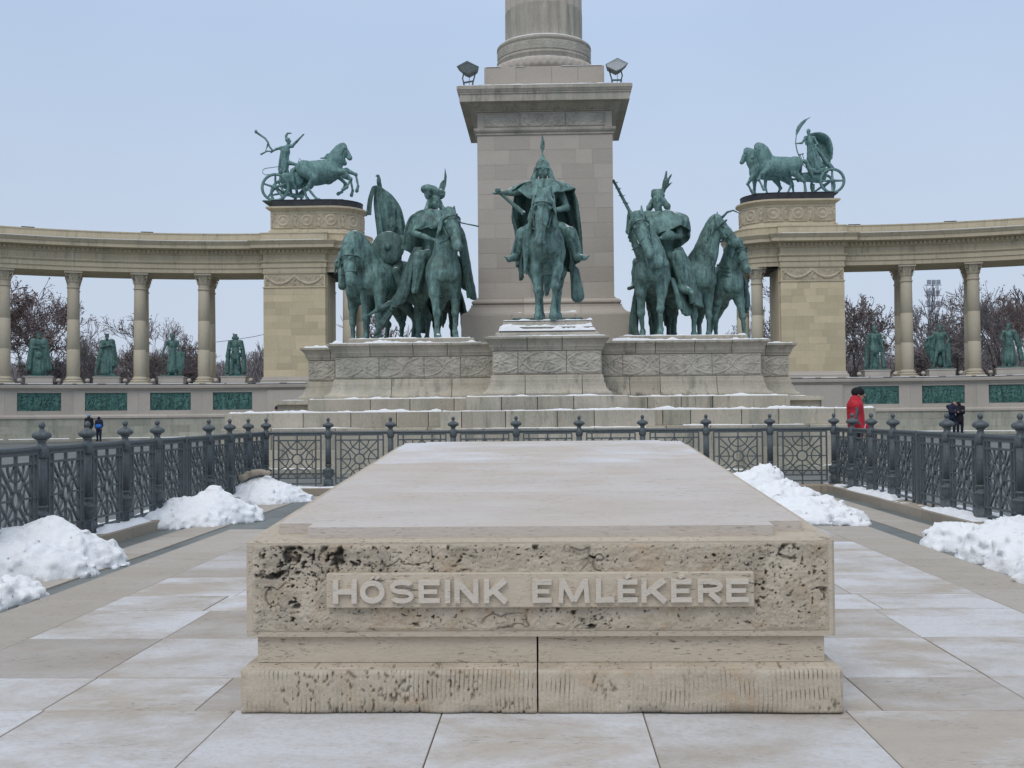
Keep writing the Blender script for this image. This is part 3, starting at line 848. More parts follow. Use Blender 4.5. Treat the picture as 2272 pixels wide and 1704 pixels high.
# cover slab lying on the block, notched at its front corners, in three strips
cz = .045
def slabtop(pts, name, lift=cz):
    n = len(pts)
    V = [(x, y, top_z(y)+lift) for x, y in pts]+[(x, y, top_z(y)-.01) for x, y in pts]
    F = [list(range(n))]+[[(i+1) % n, i, n+i, n+(i+1) % n] for i in range(n)]
    return MB().add(V, F).done(name, M['trav_top'], tomb)
L, R = TX-1.11, TX+1.12
g = .0025
slabtop([(L+.145, 4.617), (R-.145, 4.617), (R-.145, 4.73), (R, 4.73), (R, 5.75-g), (L, 5.75-g), (L, 4.73), (L+.145, 4.73)], 'cover_slab')
slabtop([(L, 5.75+g), (R, 5.75+g), (R, 7.3-g), (L, 7.3-g)], 'cover_slab')
slabtop([(L, 7.3+g), (R, 7.3+g), (R, 9.0), (R-.16, 9.0), (R-.16, 9.10), (L+.16, 9.10), (L+.16, 9.0), (L, 9.0)], 'cover_slab')

# ================================================================== SNOW PILES
def snow_pile(pts, label, seed, lumps=120, h=.022, stones=0):
    """pts: list of (x,y,radius,height) of merging mounds"""
    r = random.Random(seed); S = SDF(h, .06); pts = [(x, y, rad*.94, ht*.84) for x, y, rad, ht in pts]
    zmin = .0
    for (x, y, rad, ht) in pts:
        S.ell((x, y, zmin-.02), (rad, rad*.85, ht+.02), k=.10)
    for i in range(int(lumps*2.6)):
        x, y, rad, ht = r.choice(pts); a = r.uniform(0, 2*PI); q = math.sqrt(r.uniform(0, 1.15))
        lx, ly = x+rad*q*math.cos(a), y+rad*.85*q*math.sin(a); lz = ht*math.sqrt(max(0, 1-q*q))
        s = r.choice([.014, .018, .018, .022, .022, .028, .035, .05])*(1.0 if q < 1 else .6)
        S.ell((lx, ly, max(lz-s*.25, s*.3)), (s*r.uniform(.8, 1.3), s*r.uniform(.8, 1.3), s*r.uniform(.6, .9)), (r.uniform(-30, 30), r.uniform(-30, 30), r.uniform(0, 180)), k=.007)
    me = S.mesh('snow_pile', noise_amp=.036, noise_scale=19, cutz=-.01)
    o = link('snow_pile', me, M['snow']); tag(o, label, 'snow pile', 'heaps of shovelled snow inside the fence')
    return o
snow_pile([(-3.88, 9.2, .34, .26), (-4.12, 9.1, .48, .42), (-4.15, 9.1, .26, .51),  (-4.45, 9.0, .55, .40), (-4.15, 8.55, .5, .33), (-3.93, 8.65, .38, .2), (-4.5, 8.4, .5, .3)],
          'big heap of shovelled snow by the left fence, nearest the front on that side', 1, 210, .021)
snow_pile([(-3.68, 7.5, .24, .17), (-3.85, 7.25, .35, .24), (-4.1, 7.0, .45, .3)], 'small heap of snow cut off by the lower left edge of the picture', 2, 110, .018)
snow_pile([(-3.95, 12.95, .45, .42), (-4.2, 12.8, .5, .36), (-3.72, 13.1, .36, .24), (-4.35, 12.4, .45, .22), (-4.0, 12.5, .35, .22), (-3.95, 12.95, .2, .50)],
          'middle heap of snow by the left fence, beside a bare stretch of kerb', 3, 190, .024)
p4 = snow_pile([(-4.15, 16.0, .42, .42), (-3.95, 16.0, .45, .32), (-4.4, 15.9, .42, .3), (-4.1, 15.6, .45, .22), (-3.75, 16.1, .35, .16)],
               'farthest left heap of snow, in the fence corner, brown earth on its top', 4, 150, .026)
S = SDF(.022, .03)
for q in ((-4.34, 15.95, .40, .06), (-4.25, 15.9, .43, .06), (-4.16, 15.92, .44, .055), (-4.06, 15.9, .42, .05), (-4.42, 15.9, .36, .06)): S.ell(q[:3], (q[3]*1.2, q[3], q[3]*.8))
link('earth_lump', S.mesh('earth_lump', .015, 20), M['kerb'], p4, True)
snow_pile([(3.10, 15.9, .36, .60), (2.8, 15.9, .5, .46), (3.2, 15.2, .38, .38), (3.25, 14.4, .38, .31), (3.3, 13.6, .36, .25), (3.35, 12.8, .34, .18), (2.9, 14.4, .5, .36), (2.9, 13.2, .5, .28), (3.3, 12.2, .22, .10), (2.9, 12.6, .4, .2)],
          'long ridge of snow running back behind the right side of the memorial stone', 5, 280, .026)
snow_pile([(3.70, 10.1, .38, .28), (4.05, 9.7, .45, .38), (3.85, 9.3, .48, .38), (3.8, 8.6, .48, .36), (4.3, 8.8, .5, .5), (3.75, 7.9, .5, .34), (4.2, 8.0, .6, .45), (3.9, 7.3, .5, .28)],
          'large heap of snow at the right edge against the right fence', 6, 320, .022)

# ================================================================== IRON FENCES
def post_mesh():
    m = MB()
    m.cbox(-.084, .084, -.084, .084, 0, .018, .004); m.cbox(-.066, .066, -.066, .066, .018, .125, .004)
    m.lathe([(.066, .125), (.05, .135), (.056, .15), (.078, .18), (.086, .22), (.084, .262), (.088, .266), (.088, .28), (.06, .287), (.042, .30), (.038, .325), (.055, .338), (.055, .35),
             (.045, .36)], 20)
    m.lathe([(.043, .36), (.041, .78)], 40, lobes=10, amp=.09)
    m.lathe([(.045, .78), (.056, .795), (.058, .83), (.058, .872), (.050, .885), (.036, .90), (.032, .925), (.045, .935), (.046, .945)], 20)
    m.lathe([(.04, .945), (.06, .950), (.080, .965), (.084, .985), (.074, 1.002), (.055, 1.014), (.034, 1.022), (.022, 1.032), (.018, 1.045)], 32, lobes=8, amp=.07)
    prof = [(.03*math.sin(t), 1.072-.032*math.cos(t)) for t in [PI*i/8 for i in range(1, 8)]]
    m.lathe([(.015, 1.038)]+prof+[(.004, 1.105)], 16)
    return fast_mesh('fence_post', m.v, m.f, True)
def thin_post_mesh():
    m = MB(); m.cbox(-.03, .03, -.03, .03, 0, .86, .005)
    return fast_mesh('gate_post', m.v, m.f)
def panel_mesh(W, bw=1.0, bd=1.0):
    """cast panel in the x-z plane centred on x=0; W is the frame width"""
    m = MB(); k = W/.762
    def bar(a, b, w=.017, d=.011, y=0.):
        w *= bw; d *= bd; a = Vector((a[0], 0, a[1])); b = Vector((b[0], 0, b[1])); t = (b-a).normalized(); n = Vector((-t.z, 0, t.x))*w/2
        V = []
        for p in (a, b):
            V += [p-n+Vector((0, y-d, 0)), p+n+Vector((0, y-d, 0)), p+n+Vector((0, y+d, 0)), p-n+Vector((0, y+d, 0))]
        m.add(V, [[0, 1, 2, 3], [7, 6, 5, 4], [0, 4, 5, 1], [1, 5, 6, 2], [2, 6, 7, 3], [3, 7, 4, 0]])
    def arc(cx, cz, r, a0, a1, w=.015, d=.009, n=14):
        for i in range(n):
            p, q = (math.radians(a0+(a1-a0)*j/n) for j in (i, i+1))
            bar((cx+r*k*math.cos(p), cz+r*math.sin(p)), (cx+r*k*math.cos(q), cz+r*math.sin(q)), w, d, .0006*(i % 2))
    X = .381*k; XI = .297*k
    zt, zi, zi2, zb = .825, .742, .142, .052
    for x in (-X, X, -XI, XI): bar((x, zb-.045 if abs(x) < X*.9 else zb-.008), (x, zt), .019, .012)
    for z in (zt, zi, zi2, zb): bar((-X, z), (X, z), .019, .0105)
    cz = (zi+zi2)/2; H = (zi-zi2)/2
    bar((0, zi), (0, zt), .017, .0095); bar((0, zb-.045), (0, zi2), .017, .0095)
    bar((-X, cz), (-XI, cz), .015, .0095); bar((X, cz), (XI, cz), .015, .0095)
    arc(0, cz, .080, 0, 360, .019, .011, 24)
    for s in (-1, 1):
        bar((s*.083*k, cz), (s*XI, cz), .015, .0085); bar((0, cz+s*.083), (0, cz+s*H), .015, .0085)
        for t in (-1, 1):
            bar((s*.056*k, cz+t*.056), (s*XI, cz+t*H), .016, .0075)
            bar((0, cz+t*H), (s*XI, cz), .016, .0065)
    arc(0, zi, .15, 180, 360, .015, .0055); arc(0, zi2, .15, 0, 180, .015, .0055)
    arc(XI, cz, .155, 90, 270, .015, .005); arc(-XI, cz, .155, -90, 90, .015, .005)
    for (x, z) in ((0, zi), (0, zi2), (XI, cz), (-XI, cz)):
        m.add([(x-.03, 0, z), (x, -.018, z), (x+.03, 0, z), (x, .018, z), (x, 0, z+.034), (x, 0, z-.034)],
              [[0, 1, 4], [1, 2, 4], [2, 3, 4], [3, 0, 4], [1, 0, 5], [2, 1, 5], [3, 2, 5], [0, 3, 5]])
    for x in (-XI, XI, 0): m.cbox(x-.02, x+.02, -.018, .018, 0, .012, .003)
    return fast_mesh('fence_panel', m.v, m.f)
PM, TP, PN_B, PN_S = post_mesh(), thin_post_mesh(), panel_mesh(.762, 1.15, 1.2), panel_mesh(.74, 1.25, 1.5)
for me in (PM, TP, PN_B, PN_S): me.materials.append(M['iron'])
def fence(label, start, direc, n, step, skip=(), first=0, last_post=True):
    f = thing('iron_fence', (start[0], start[1], .11), label, 'fence', 'cast iron fence sections round the memorial')
    d = Vector(direc); rz = math.atan2(d.y, d.x)
    for i in range(first, n+1):
        if i == n and not last_post: break
        p = (d.x*step*i, d.y*step*i, 0)
        link('post', TP if i in skip else PM, None, f, True, p, (0, 0, rz))
    for i in range(n):
        link('panel', PN_B if abs(step-.998) < .01 else PN_S, None, f, True, (d.x*step*(i+.5), d.y*step*(i+.5), 0), (0, 0, rz))
        m = MB(); a = d*(step*i+.03); b = d*(step*(i+1)-.03)
        m.tube([(a.x, a.y, .868), (b.x, b.y, .868)], .021, 8); m.tube([(a.x, a.y, .842), (b.x, b.y, .842)], .012, 6)
        m.done('handrail', M['iron'], f, False, True)
    return f
fence('dark iron fence across the back between the memorial stone and the monument', (-KX, KY), (1, 0, 0), 9, .998)
fence('dark iron fence along the left side behind the snow heaps', (-KX-.02, KY), (0, -1, 0), 13, .972, skip=(4,), first=1)
fence('dark iron fence along the right side where the man in red stands', (KX+.02, KY), (0, -1, 0), 13, .972, skip=(4,), first=1)
# ================================================================== MONUMENT BASE
MX = .0
base = thing('monument_base', (MX, 24, 0), 'stepped stone base with scroll friezes that carries the bronze riders', 'monument')
def scroll_fn(L=.95, H=.52, seed=0, amp=.034, centre=None):
    def fn(U, V):
        v = (V/H-.5)*2
        env = .80*np.abs(np.cos(PI*U/L))
        w1 = np.sin(PI*U/L); w1 = .84*np.sign(w1)*np.abs(w1)**.62
        band = .7*np.exp(-((v-w1)/.06)**2)+.7*np.exp(-((v+w1)/.06)**2)
        c = (U % L)-L/2; vv = (V-H/2)
        r = np.hypot(c*.75, vv*1.0); ph = np.arctan2(vv, c*.75)
        k = np.floor(U/L)
        lob = .5+.5*np.cos(8*ph+1.2*k+5*r)
        leaf = (.35+.65*lob**1.5)*np.clip(1.35-r/.19, 0, 1)*(r > .03)+np.exp(-(r/.035)**2)
        c2 = ((U+L/2) % L)-L/2; 
        for s in (-1, 1):
            rr = np.hypot(c2*.9, vv-s*.19); p2 = np.arctan2(vv-s*.19, c2)
            leaf = leaf+(.4+.6*(.5+.5*np.cos(5*p2+k)))*np.clip(1.2-rr/.10, 0, 1)*.8
        n = fbm(np.stack([U*22, V*22, U*0+seed], -1), 3, seed)
        vein = np.clip(1-np.abs(fbm(np.stack([U*13, V*13, U*0+seed+3], -1), 2, seed+9)-.5)*9, 0, 1)
        h = np.maximum(band*.9, leaf*(.25+1.4*n))+.5*np.clip(fbm(np.stack([U*30, V*30, U*0+seed], -1), 2, seed+7)-.45, 0, 1)
        h = h+.35*vein*(h < .5)
        e = np.minimum(V, H-V); h = h*np.clip(e/.02, 0, 1)
        d = amp*np.clip(h, 0, 1.2)+.004*n
        return d, np.clip((.26-h)*2.2, 0, 1)*np.clip((fbm(np.stack([U*16, V*16, U*0], -1), 3, seed+2)-.36)*4, 0, 1)*.8  # second value: crevice shade painted on the low ground of the scrolls
    return fn
def relief_stone(name, base_c, dark_c):
    m, n, l, b = new_mat(name)
    a = n.new('ShaderNodeAttribute'); a.attribute_name = 'dirt_shade'
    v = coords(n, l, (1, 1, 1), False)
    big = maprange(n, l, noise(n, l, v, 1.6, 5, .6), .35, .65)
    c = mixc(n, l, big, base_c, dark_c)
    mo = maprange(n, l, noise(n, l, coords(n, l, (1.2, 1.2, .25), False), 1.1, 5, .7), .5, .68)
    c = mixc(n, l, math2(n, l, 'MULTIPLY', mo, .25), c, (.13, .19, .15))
    c = mixc(n, l, a.outputs['Fac'], c, (.075, .07, .055))  # painted crevice shade, mixed into the stone colour by the mask
    l.new(c, b.inputs['Base Color']); b.inputs['Roughness'].default_value = .9
    bump(n, l, b, noise(n, l, v, 40, 5, .7), .3, .01)
    return m
M['relief'] = relief_stone('carved_limestone', (.52, .485, .415), (.36, .335, .285))
M['relief_cream'] = relief_stone('carved_cream_limestone', (.57, .49, .36), (.44, .375, .27))
FZ0, FZ1 = 2.085, 2.60
step_p = lambda z0, z1: [(-.008, z0), (0, z0+.008), (0, z1-.012), (-.012, z1)]
cyma_p = [(.215, 1.61), (.215, 1.68), (.19, 1.71), (.15, 1.73), (.11, 1.77), (.085, 1.83), (.075, 1.90), (.05, 1.905), (.05, 1.985), (.04, 2.0), (.035, 2.06), (.0, 2.08)]
cap_p = [(.0, 2.60), (.03, 2.615), (.03, 2.645), (.045, 2.65), (.045, 2.675), (.06, 2.68), (.065, 2.72), (.085, 2.765), (.12, 2.815), (.165, 2.85), (.175, 2.855), (.175, 2.90), (.165, 2.905)]
def core(x0, x1, yf, yb, z0, z1):
    MB().box(x0, x1, yf, yb, z0, z1).done('core', M['mon'], base)
def block_unit(x0, x1, yf, yb, capseam, frseam, cyseam, relief=True, seed=0):
    core(x0+.02, x1-.02, yf+.02, yb, 1.6, 2.89)
    ring_stones(base, (x0, x1, yf, yb), cyma_p, cyseam, M['mon'], 'moulded_stone', .007)
    fs = ring_stones(base, (x0, x1, yf, yb), step_p(FZ0, FZ1), frseam, M['mon'], 'frieze_stone', .007)
    ring_stones(base, (x0, x1, yf, yb), cap_p, capseam, M['grey_trim'], 'cap_stone', .007)
    xs = [x0]+frseam+[x1]
    for i in range(len(xs)-1):
        a, b = xs[i]+(.02 if i == 0 else .006), xs[i+1]-(.02 if i == len(xs)-2 else .006); w = b-a
        fn0 = scroll_fn(seed=seed)
        fn = lambda U, V, a=a: fn0(U+a-x0+.3, V)
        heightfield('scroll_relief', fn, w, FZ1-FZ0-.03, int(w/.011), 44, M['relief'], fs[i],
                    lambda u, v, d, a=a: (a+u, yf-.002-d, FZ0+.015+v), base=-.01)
    # top surface of the unit
    MB().box(x0+.0, x1-.0, yf+.1, yb, 2.86, 2.898).done('top_bed', M['mon'], base)
# lowest steps
base_rect0 = (-7.3, 7.3, 23.0, 34)
core(-4.3, 4.3, 22.3, 30, 0, .9); core(-7.0, 7.0, 24.2, 34, 0, .9)
ring_stones(base, (-4.2, 4.2, 22.05, 24.0), step_p(0, .10), [-3, -1.9, -.7, .5, 1.8, 3.0], M['wall_low'], 'step_stone', .003, back=23.7)
ring_stones(base, (-2.35, 2.35, 22.30, 24.0), step_p(.10, .96), [-1.3, -.2, .95], M['mon'], 'step_stone', .008, back=23.7, jitter=.003)
ring_stones(base, (-2.18, 2.18, 22.48, 24.0), step_p(.96, 1.31), [-1.75, -.85, .2, .95], M['mon'], 'step_stone', .008, back=24.0, jitter=.003)
ring_stones(base, (-1.70, 1.70, 22.92, 25.0), step_p(1.31, 1.61), [-.95, .55, -.2], M['mon'], 'step_stone', .008, back=24.6, jitter=.003)
ring_stones(base, (-7.5, 7.5, 23.62, 32), step_p(0, .10), [-6.2, -5, -3.9, -2.8, 3, 4.1, 5.3, 6.4], M['wall_low'], 'step_stone', .003)
ring_stones(base, (-7.12, 7.12, 23.80, 32), step_p(.10, .50), [-6.3, -5.1, -4.2, -3.0, 2.7, 3.9, 4.8, 6.1], M['mon'], 'step_stone', .008, jitter=.003)
ring_stones(base, (-7.10, 7.10, 23.82, 32), step_p(.50, .97), [-6.0, -4.6, -3.4, -2.6, 2.55, 3.5, 4.4, 5.6, 6.5], M['mon'], 'step_stone', .008, jitter=.003)
ring_stones(base, (-7.08, 7.08, 24.05, 32), step_p(.97, 1.31), [-5.35, -4.3, -3.3, -2.6, 2.5, 3.1, 4.2, 5.0, 6.2], M['mon'], 'step_stone', .008, jitter=.003)
core(-6.2, 6.2, 25.2, 33, .9, 1.55)
ring_stones(base, (-5.42, 5.42, 24.85, 30), step_p(1.31, 1.61), [-4.0, -3.1, -2.1, 2.25, 3.0, 3.7], M['mon'], 'step_stone', .008, jitter=.003)
ring_stones(base, (-6.45, 6.45, 26.3, 32), step_p(1.31, 1.605), [-5.8, 5.8], M['mon'], 'step_stone', .008)
MB().box(-7.0, 7.0, 24.3, 32, 1.2, 1.298).done('step_bed', M['mon'], base)
MB().box(-6.3, 6.3, 25.1, 32, 1.5, 1.598).done('step_bed', M['mon'], base)
block_unit(-1.17, 1.17, 23.72, 26.5, [-.42, .33], [-.62, .42, ], [-.47, .75], seed=2)
block_unit(-4.93, 4.93, 25.55, 32, [-4.1, -3.1, -2.3, 2.05, 2.5, 3.4, 4.25], [-3.9, -2.85, -2.0, 1.75, 2.6, 3.8], [-3.6, -2.2, 1.9, 2.6, 3.9], seed=5)
block_unit(-5.86, 5.86, 26.95, 32, [-5.3, 5.3], [-5.2, 5.2], [-5.2, 5.2], seed=8)
# raised beds for the bronzes
MB().cbox(-4.72, -1.7, 26.05, 31.8, 2.9, 3.06, .02).done('bed_slab', M['grey_trim'], base)
MB().cbox(1.7, 4.72, 26.05, 31.8, 2.9, 3.06, .02).done('bed_slab', M['grey_trim'], base)
MB().cbox(-5.5, 5.5, 27.7, 31.8, 2.9, 3.04, .02).done('bed_slab', M['grey_trim'], base)
m = MB(); m.sweep([(-1.0, 26.4), (-1.0, 23.9), (1.02, 23.9), (1.02, 26.4)], [(0.12, 2.9), (.12, 2.97), (.06, 3.02), (.0, 3.05), (-.02, 3.10), (-.06, 3.24), (-.1, 3.28), (-1.2, 3.28), (-1.2, 2.9)][::-1])
m.done('rider_plinth', M['grey_trim'], base)
MB().box(-.9, .92, 24.05, 26.4, 3.0, 3.27).done('rider_plinth_core', M['grey_trim'], base)
MB().cbox(-.74, .80, 24.0, 26.2, 3.275, 3.335, .02).done('bronze_plate', M['bronze_dk'], base)
# snow lying along the ledges
sd = 0
for (x0, x1, y, z, w, h, dn) in [(-7.0, -2.3, 24.06, 1.311, .4, .06, .95), (2.25, 7.05, 24.06, 1.311, .4, .06, 1.0), (-2.15, 2.15, 22.5, 1.311, .3, .04, .9),
                                 (-5.4, -1.8, 24.87, 1.611, .35, .05, .85), (1.8, 5.4, 24.87, 1.611, .3, .05, .85), (-1.68, 1.68, 22.94, 1.611, .25, .045, .8),
                                 (-6.4, -5.5, 26.33, 1.606, .3, .05, .8), (5.5, 6.4, 26.33, 1.606, .3, .05, .7),
                                 (-5.05, -1.5, 25.40, 2.903, .5, .07, .95), (1.5, 5.05, 25.40, 2.903, .5, .08, 1.0), (-1.28, 1.28, 23.58, 2.903, .3, .03, 1.0),
                                 (-5.95, -5.1, 26.8, 2.903, .4, .08, 1.0), (5.1, 5.95, 26.8, 2.903, .4, .05, .9),
                                 (-4.7, -1.8, 26.07, 3.06, .3, .035, .9), (1.8, 4.7, 26.07, 3.06, .3, .035, .9),
                                 (-1.04, 1.06, 23.80, 3.04, .25, .13, 1.0), (-.98, 1.0, 23.90, 3.13, .2, .08, .95), (-.95, 1.0, 23.95, 3.27, .3, .05, .95),
                                 (2.3, 6.9, 23.66, .102, .12, .02, .6), (-6.9, -2.3, 23.66, .102, .12, .02, .5), (-2.0, 2.0, 22.32, .962, .12, .02, .6),
                                 (-3.9, 3.9, 22.1, .102, .18, .015, .6), (2.9, 5.5, 23.83, .972, .18, .02, .8), (-6, -2.5, 23.83, .972, .18, .015, .5)]:
    sd += 1
    snow_ledge(base, x0, x1, y, z, w, h, sd, density=dn)

# ================================================================== MEMORIAL COLUMN ON ITS TALL PEDESTAL
tower = thing('memorial_column', (MX, 30.85, 3.0), 'tall square stone pedestal carrying a huge round column that leaves the top of the picture', 'column')
S0 = 1.79; TY = 29.05; TB = TY+2*S0
def square_sweep(prof, x0, x1, yf, yb, mat, name, par=tower):
    P = ([(-.35, prof[0][1])]+prof+[(-.35, prof[-1][1])])[::-1]
    return MB().sweep([(x0, yb), (x0, yf), (x1, yf), (x1, yb)], P, closed=True).done(name, mat, par)
ring_stones(tower, (-2.22, 2.20, 28.62, 33.06), step_p(2.9, 3.82), [-.9, .75], M['pinkgrey'], 'plinth_stone', .004)
ring_stones(tower, (-S0, S0, TY, TB), [(.42, 3.82), (.40, 3.86), (.30, 3.90), (.24, 3.96), (.20, 4.03), (.185, 4.035), (.185, 4.10), (.12, 4.105), (.12, 4.13), (.17, 4.15), (.17, 4.19), (.11, 4.24), (.03, 4.27), (.03, 4.30), (0, 4.31)], [-.6, .9], M['pinkgrey'], 'moulded_stone', .003)
MB().box(-S0+.05, S0-.05, TY+.05, TB-.05, 3, 10).done('core', M['pinkgrey'], tower)
MB().box(-2.15, 2.15, 28.7, 33, 3, 3.80).done('core', M['pinkgrey'], tower)
zc = 4.31; tr = random.Random(5); cz_i = 0
courses = 11; ch = (8.62-4.31)/courses
for i in range(courses):
    off = (i % 2)*.42
    xs = []
    x = -S0+.45+off+tr.uniform(-.06, .06)
    while x < S0-.25:
        xs.append(x); x += tr.choice([.45, .88, .9, .86])+tr.uniform(-.05, .05)
    ring_stones(tower, (-S0, S0, TY, TB), block_prof(zc+.001, zc+ch-.001, .0025), xs, M['pinkgrey'], 'ashlar', .0012, jitter=.004)
    zc += ch
ring_stones(tower, (-S0, S0, TY, TB), [(0, 8.62), (.03, 8.63), (.03, 8.68), (.06, 8.70), (.085, 8.74), (.085, 8.80), (.02, 8.81)], [], M['grey_trim'], 'moulding')
fz = ring_stones(tower, (-S0+.01, S0-.01, TY+.01, TB), step_p(8.81, 9.24), [-.65, .55], M['pinkgrey'], 'frieze_stone', .003)
for i, (a, b) in enumerate(((-S0+.2, -.66), (-.64, .54), (.56, S0-.2))):
    f0 = scroll_fn(L=.62, H=.36, seed=12, amp=.04)
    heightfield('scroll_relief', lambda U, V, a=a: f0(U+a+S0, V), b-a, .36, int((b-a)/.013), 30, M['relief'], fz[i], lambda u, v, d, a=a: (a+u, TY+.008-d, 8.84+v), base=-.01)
square_sweep([(.0, 9.24), (.03, 9.25), (.03, 9.28), (.07, 9.30), (.16, 9.36), (.22, 9.41), (.25, 9.42), (.43, 9.42), (.43, 9.60), (.445, 9.61), (.445, 9.65), (.46, 9.66), (.49, 9.72), (.50, 9.73), (.50, 9.81), (.46, 9.83)], -S0, S0, TY, TB, M['grey_trim'], 'cornice')
# egg-and-dart drops under the cornice
m = MB()
for i in range(27):
    x = -S0+.08+i*(2*S0-.16)/26
    m.lathe([(.004, 0), (.03, .02), (.036, .05), (.03, .08), (.01, .09)], 6, (x, TY-.085, 9.27))
m.done('egg_moulding', M['grey_trim'], tower, True)['kind'] = 'stuff'
m = MB()
for i in range(60):
    x = -S0-.44+i*(2*S0+.88)/59
    m.cbox(x-.018, x+.018, TY-.462, TY-.40, 9.613, 9.648, .004)
m.done('bead_moulding', M['grey_trim'], tower)['kind'] = 'stuff'
MB().box(-S0-.4, S0+.4, TY-.4, TB+.4, 9.75, 9.822).done('cornice_top', M['grey_trim'], tower)
ring_stones(tower, (-1.60, 1.60, TY+.22, TB-.22), step_p(9.82, 10.52), [-.75, .2, .9], M['pinkgrey'], 'plinth_stone', .003)
MB().box(-1.55, 1.55, TY+.27, TB-.3, 9.82, 10.50).done('core', M['pinkgrey'], tower)
CY = TY+S0
def torus_prof(r, z0, z1, b, n=8):
    return [(r-b+b*math.sin(PI*i/n), z0+(z1-z0)*(1-math.cos(PI*i/n))/2) for i in range(n+1)]
m = MB(); m.lathe([(1.0, 10.5)]+torus_prof(1.50, 10.52, 10.88, .18)+[(1.24, 10.9), (1.24, 11.0)], 72, (0, CY, 0)); m.done('lower_torus', M['pinkgrey'], tower, True)
# woven pattern on the lower torus
nu, nv = 260, 18
U, Vv = np.meshgrid(np.linspace(-PI*.95, -PI*.05, nu), np.linspace(.15, .88, nv), indexing='ij')
pat = np.maximum(np.abs(np.sin(U*22+Vv*6)), np.abs(np.sin(U*22-Vv*6)))**3
R_ = 1.50-.18+.18*np.sin(PI*Vv)+.018*pat; Z_ = 10.52+.36*(1-np.cos(PI*Vv))/2
Vx = np.stack([R_*np.cos(U), CY+R_*np.sin(U), Z_], -1).reshape(-1, 3); ii = np.arange(nu*nv).reshape(nu, nv)
Q = np.stack([ii[:-1, :-1].ravel(), ii[1:, :-1].ravel(), ii[1:, 1:].ravel(), ii[:-1, 1:].ravel()], -1)
link('woven_relief', fast_mesh('woven_relief', Vx, Q, True), M['pinkgrey'], tower)
m = MB(); m.lathe([(1.2, 10.9), (1.30, 10.92), (1.31, 11.0), (1.325, 11.01), (1.325, 11.06), (1.30, 11.07), (1.30, 11.38), (1.325, 11.40), (1.32, 11.47), (1.28, 11.50), (1.13, 11.53)], 72, (0, CY, 0))
m.done('upper_drum', M['grey_trim'], tower, True)
fn0 = scroll_fn(L=.30, H=.26, seed=4, amp=.016)
nu = 320
heightfield('leaf_relief', fn0, 3.9, .26, nu, 22, M['relief'], tower,
            lambda u, v, d: ((1.303+d)*np.cos(-PI+.08+u/1.3), CY+(1.303+d)*np.sin(-PI+.08+u/1.3), 11.10+v), base=-.01)
# fluted shaft in drums
nf = 24; zz = 11.53; di = 0
while zz < 25:
    hgt = 1.45 if di else .95
    V = []; n = nf*6
    rad = []
    for i in range(n):
        t = (i % 6)/6.; fl = 0 if t < .12 or t > .92 else math.sin(PI*(t-.12)/.80)
        rad.append(1.085-.055*fl)
    m = MB(); V = []; F = []
    tp = 1-.0045*di
    for (z, q) in ((zz, .994), (zz+.006, 1), (zz+hgt-.006, 1), (zz+hgt, .994)):
        for i in range(n):
            a = 2*PI*i/n+.06; V.append((rad[i]*q*tp*math.cos(a), CY+rad[i]*q*tp*math.sin(a), z))
    for j in range(3):
        for i in range(n):
            k = (i+1) % n; F.append([j*n+i, j*n+k, (j+1)*n+k, (j+1)*n+i])
    F.append(list(range(n))[::-1]); F.append([3*n+i for i in range(n)])
    m.add(V, F); m.done('column_drum', M['grey_trim'] if di < 1 else M['pinkgrey'], tower)
    zz += hgt; di += 1
m = MB(); m.lathe([(1.0, 25), (1.1, 25.1), (1.15, 25.6), (1.3, 26.2), (1.6, 26.7), (1.7, 26.75), (1.7, 27.1), (.5, 27.1)], 48, (0, CY, 0)); m.done('capital', M['pinkgrey'], tower, True)
# snow on the column base
def ring_snow(r0, r1, z, h, name='snow'):
    m = MB(); m.lathe([(r0-.05, z-.02), (r1, z-.01), (r1-.01, z+h*.6), (r1-.06, z+h), (r0, z+h)], 90, (0, CY, 0), lobes=17, amp=.004)
    m.done(name, M['snow'], tower, True)
ring_snow(1.28, 1.39, 10.86, .03); ring_snow(1.1, 1.27, 11.50, .035)
snow_ledge(tower, -1.55, -.5, TY+.2, 10.52, .2, .03, 40); snow_ledge(tower, .45, 1.55, TY+.2, 10.52, .2, .03, 41)
snow_ledge(tower, -2.2, 2.2, TY-.48, 9.83, .3, .025, 42, density=.9)
snow_ledge(tower, -2.15, -1.2, 28.72, 3.82, .3, .03, 43, density=.8); snow_ledge(tower, .6, 2.1, 28.72, 3.82, .3, .03, 44, density=.6)
snow_ledge(tower, -1.2, .8, TY-.37, 3.86, .2, .05, 45, density=.9)

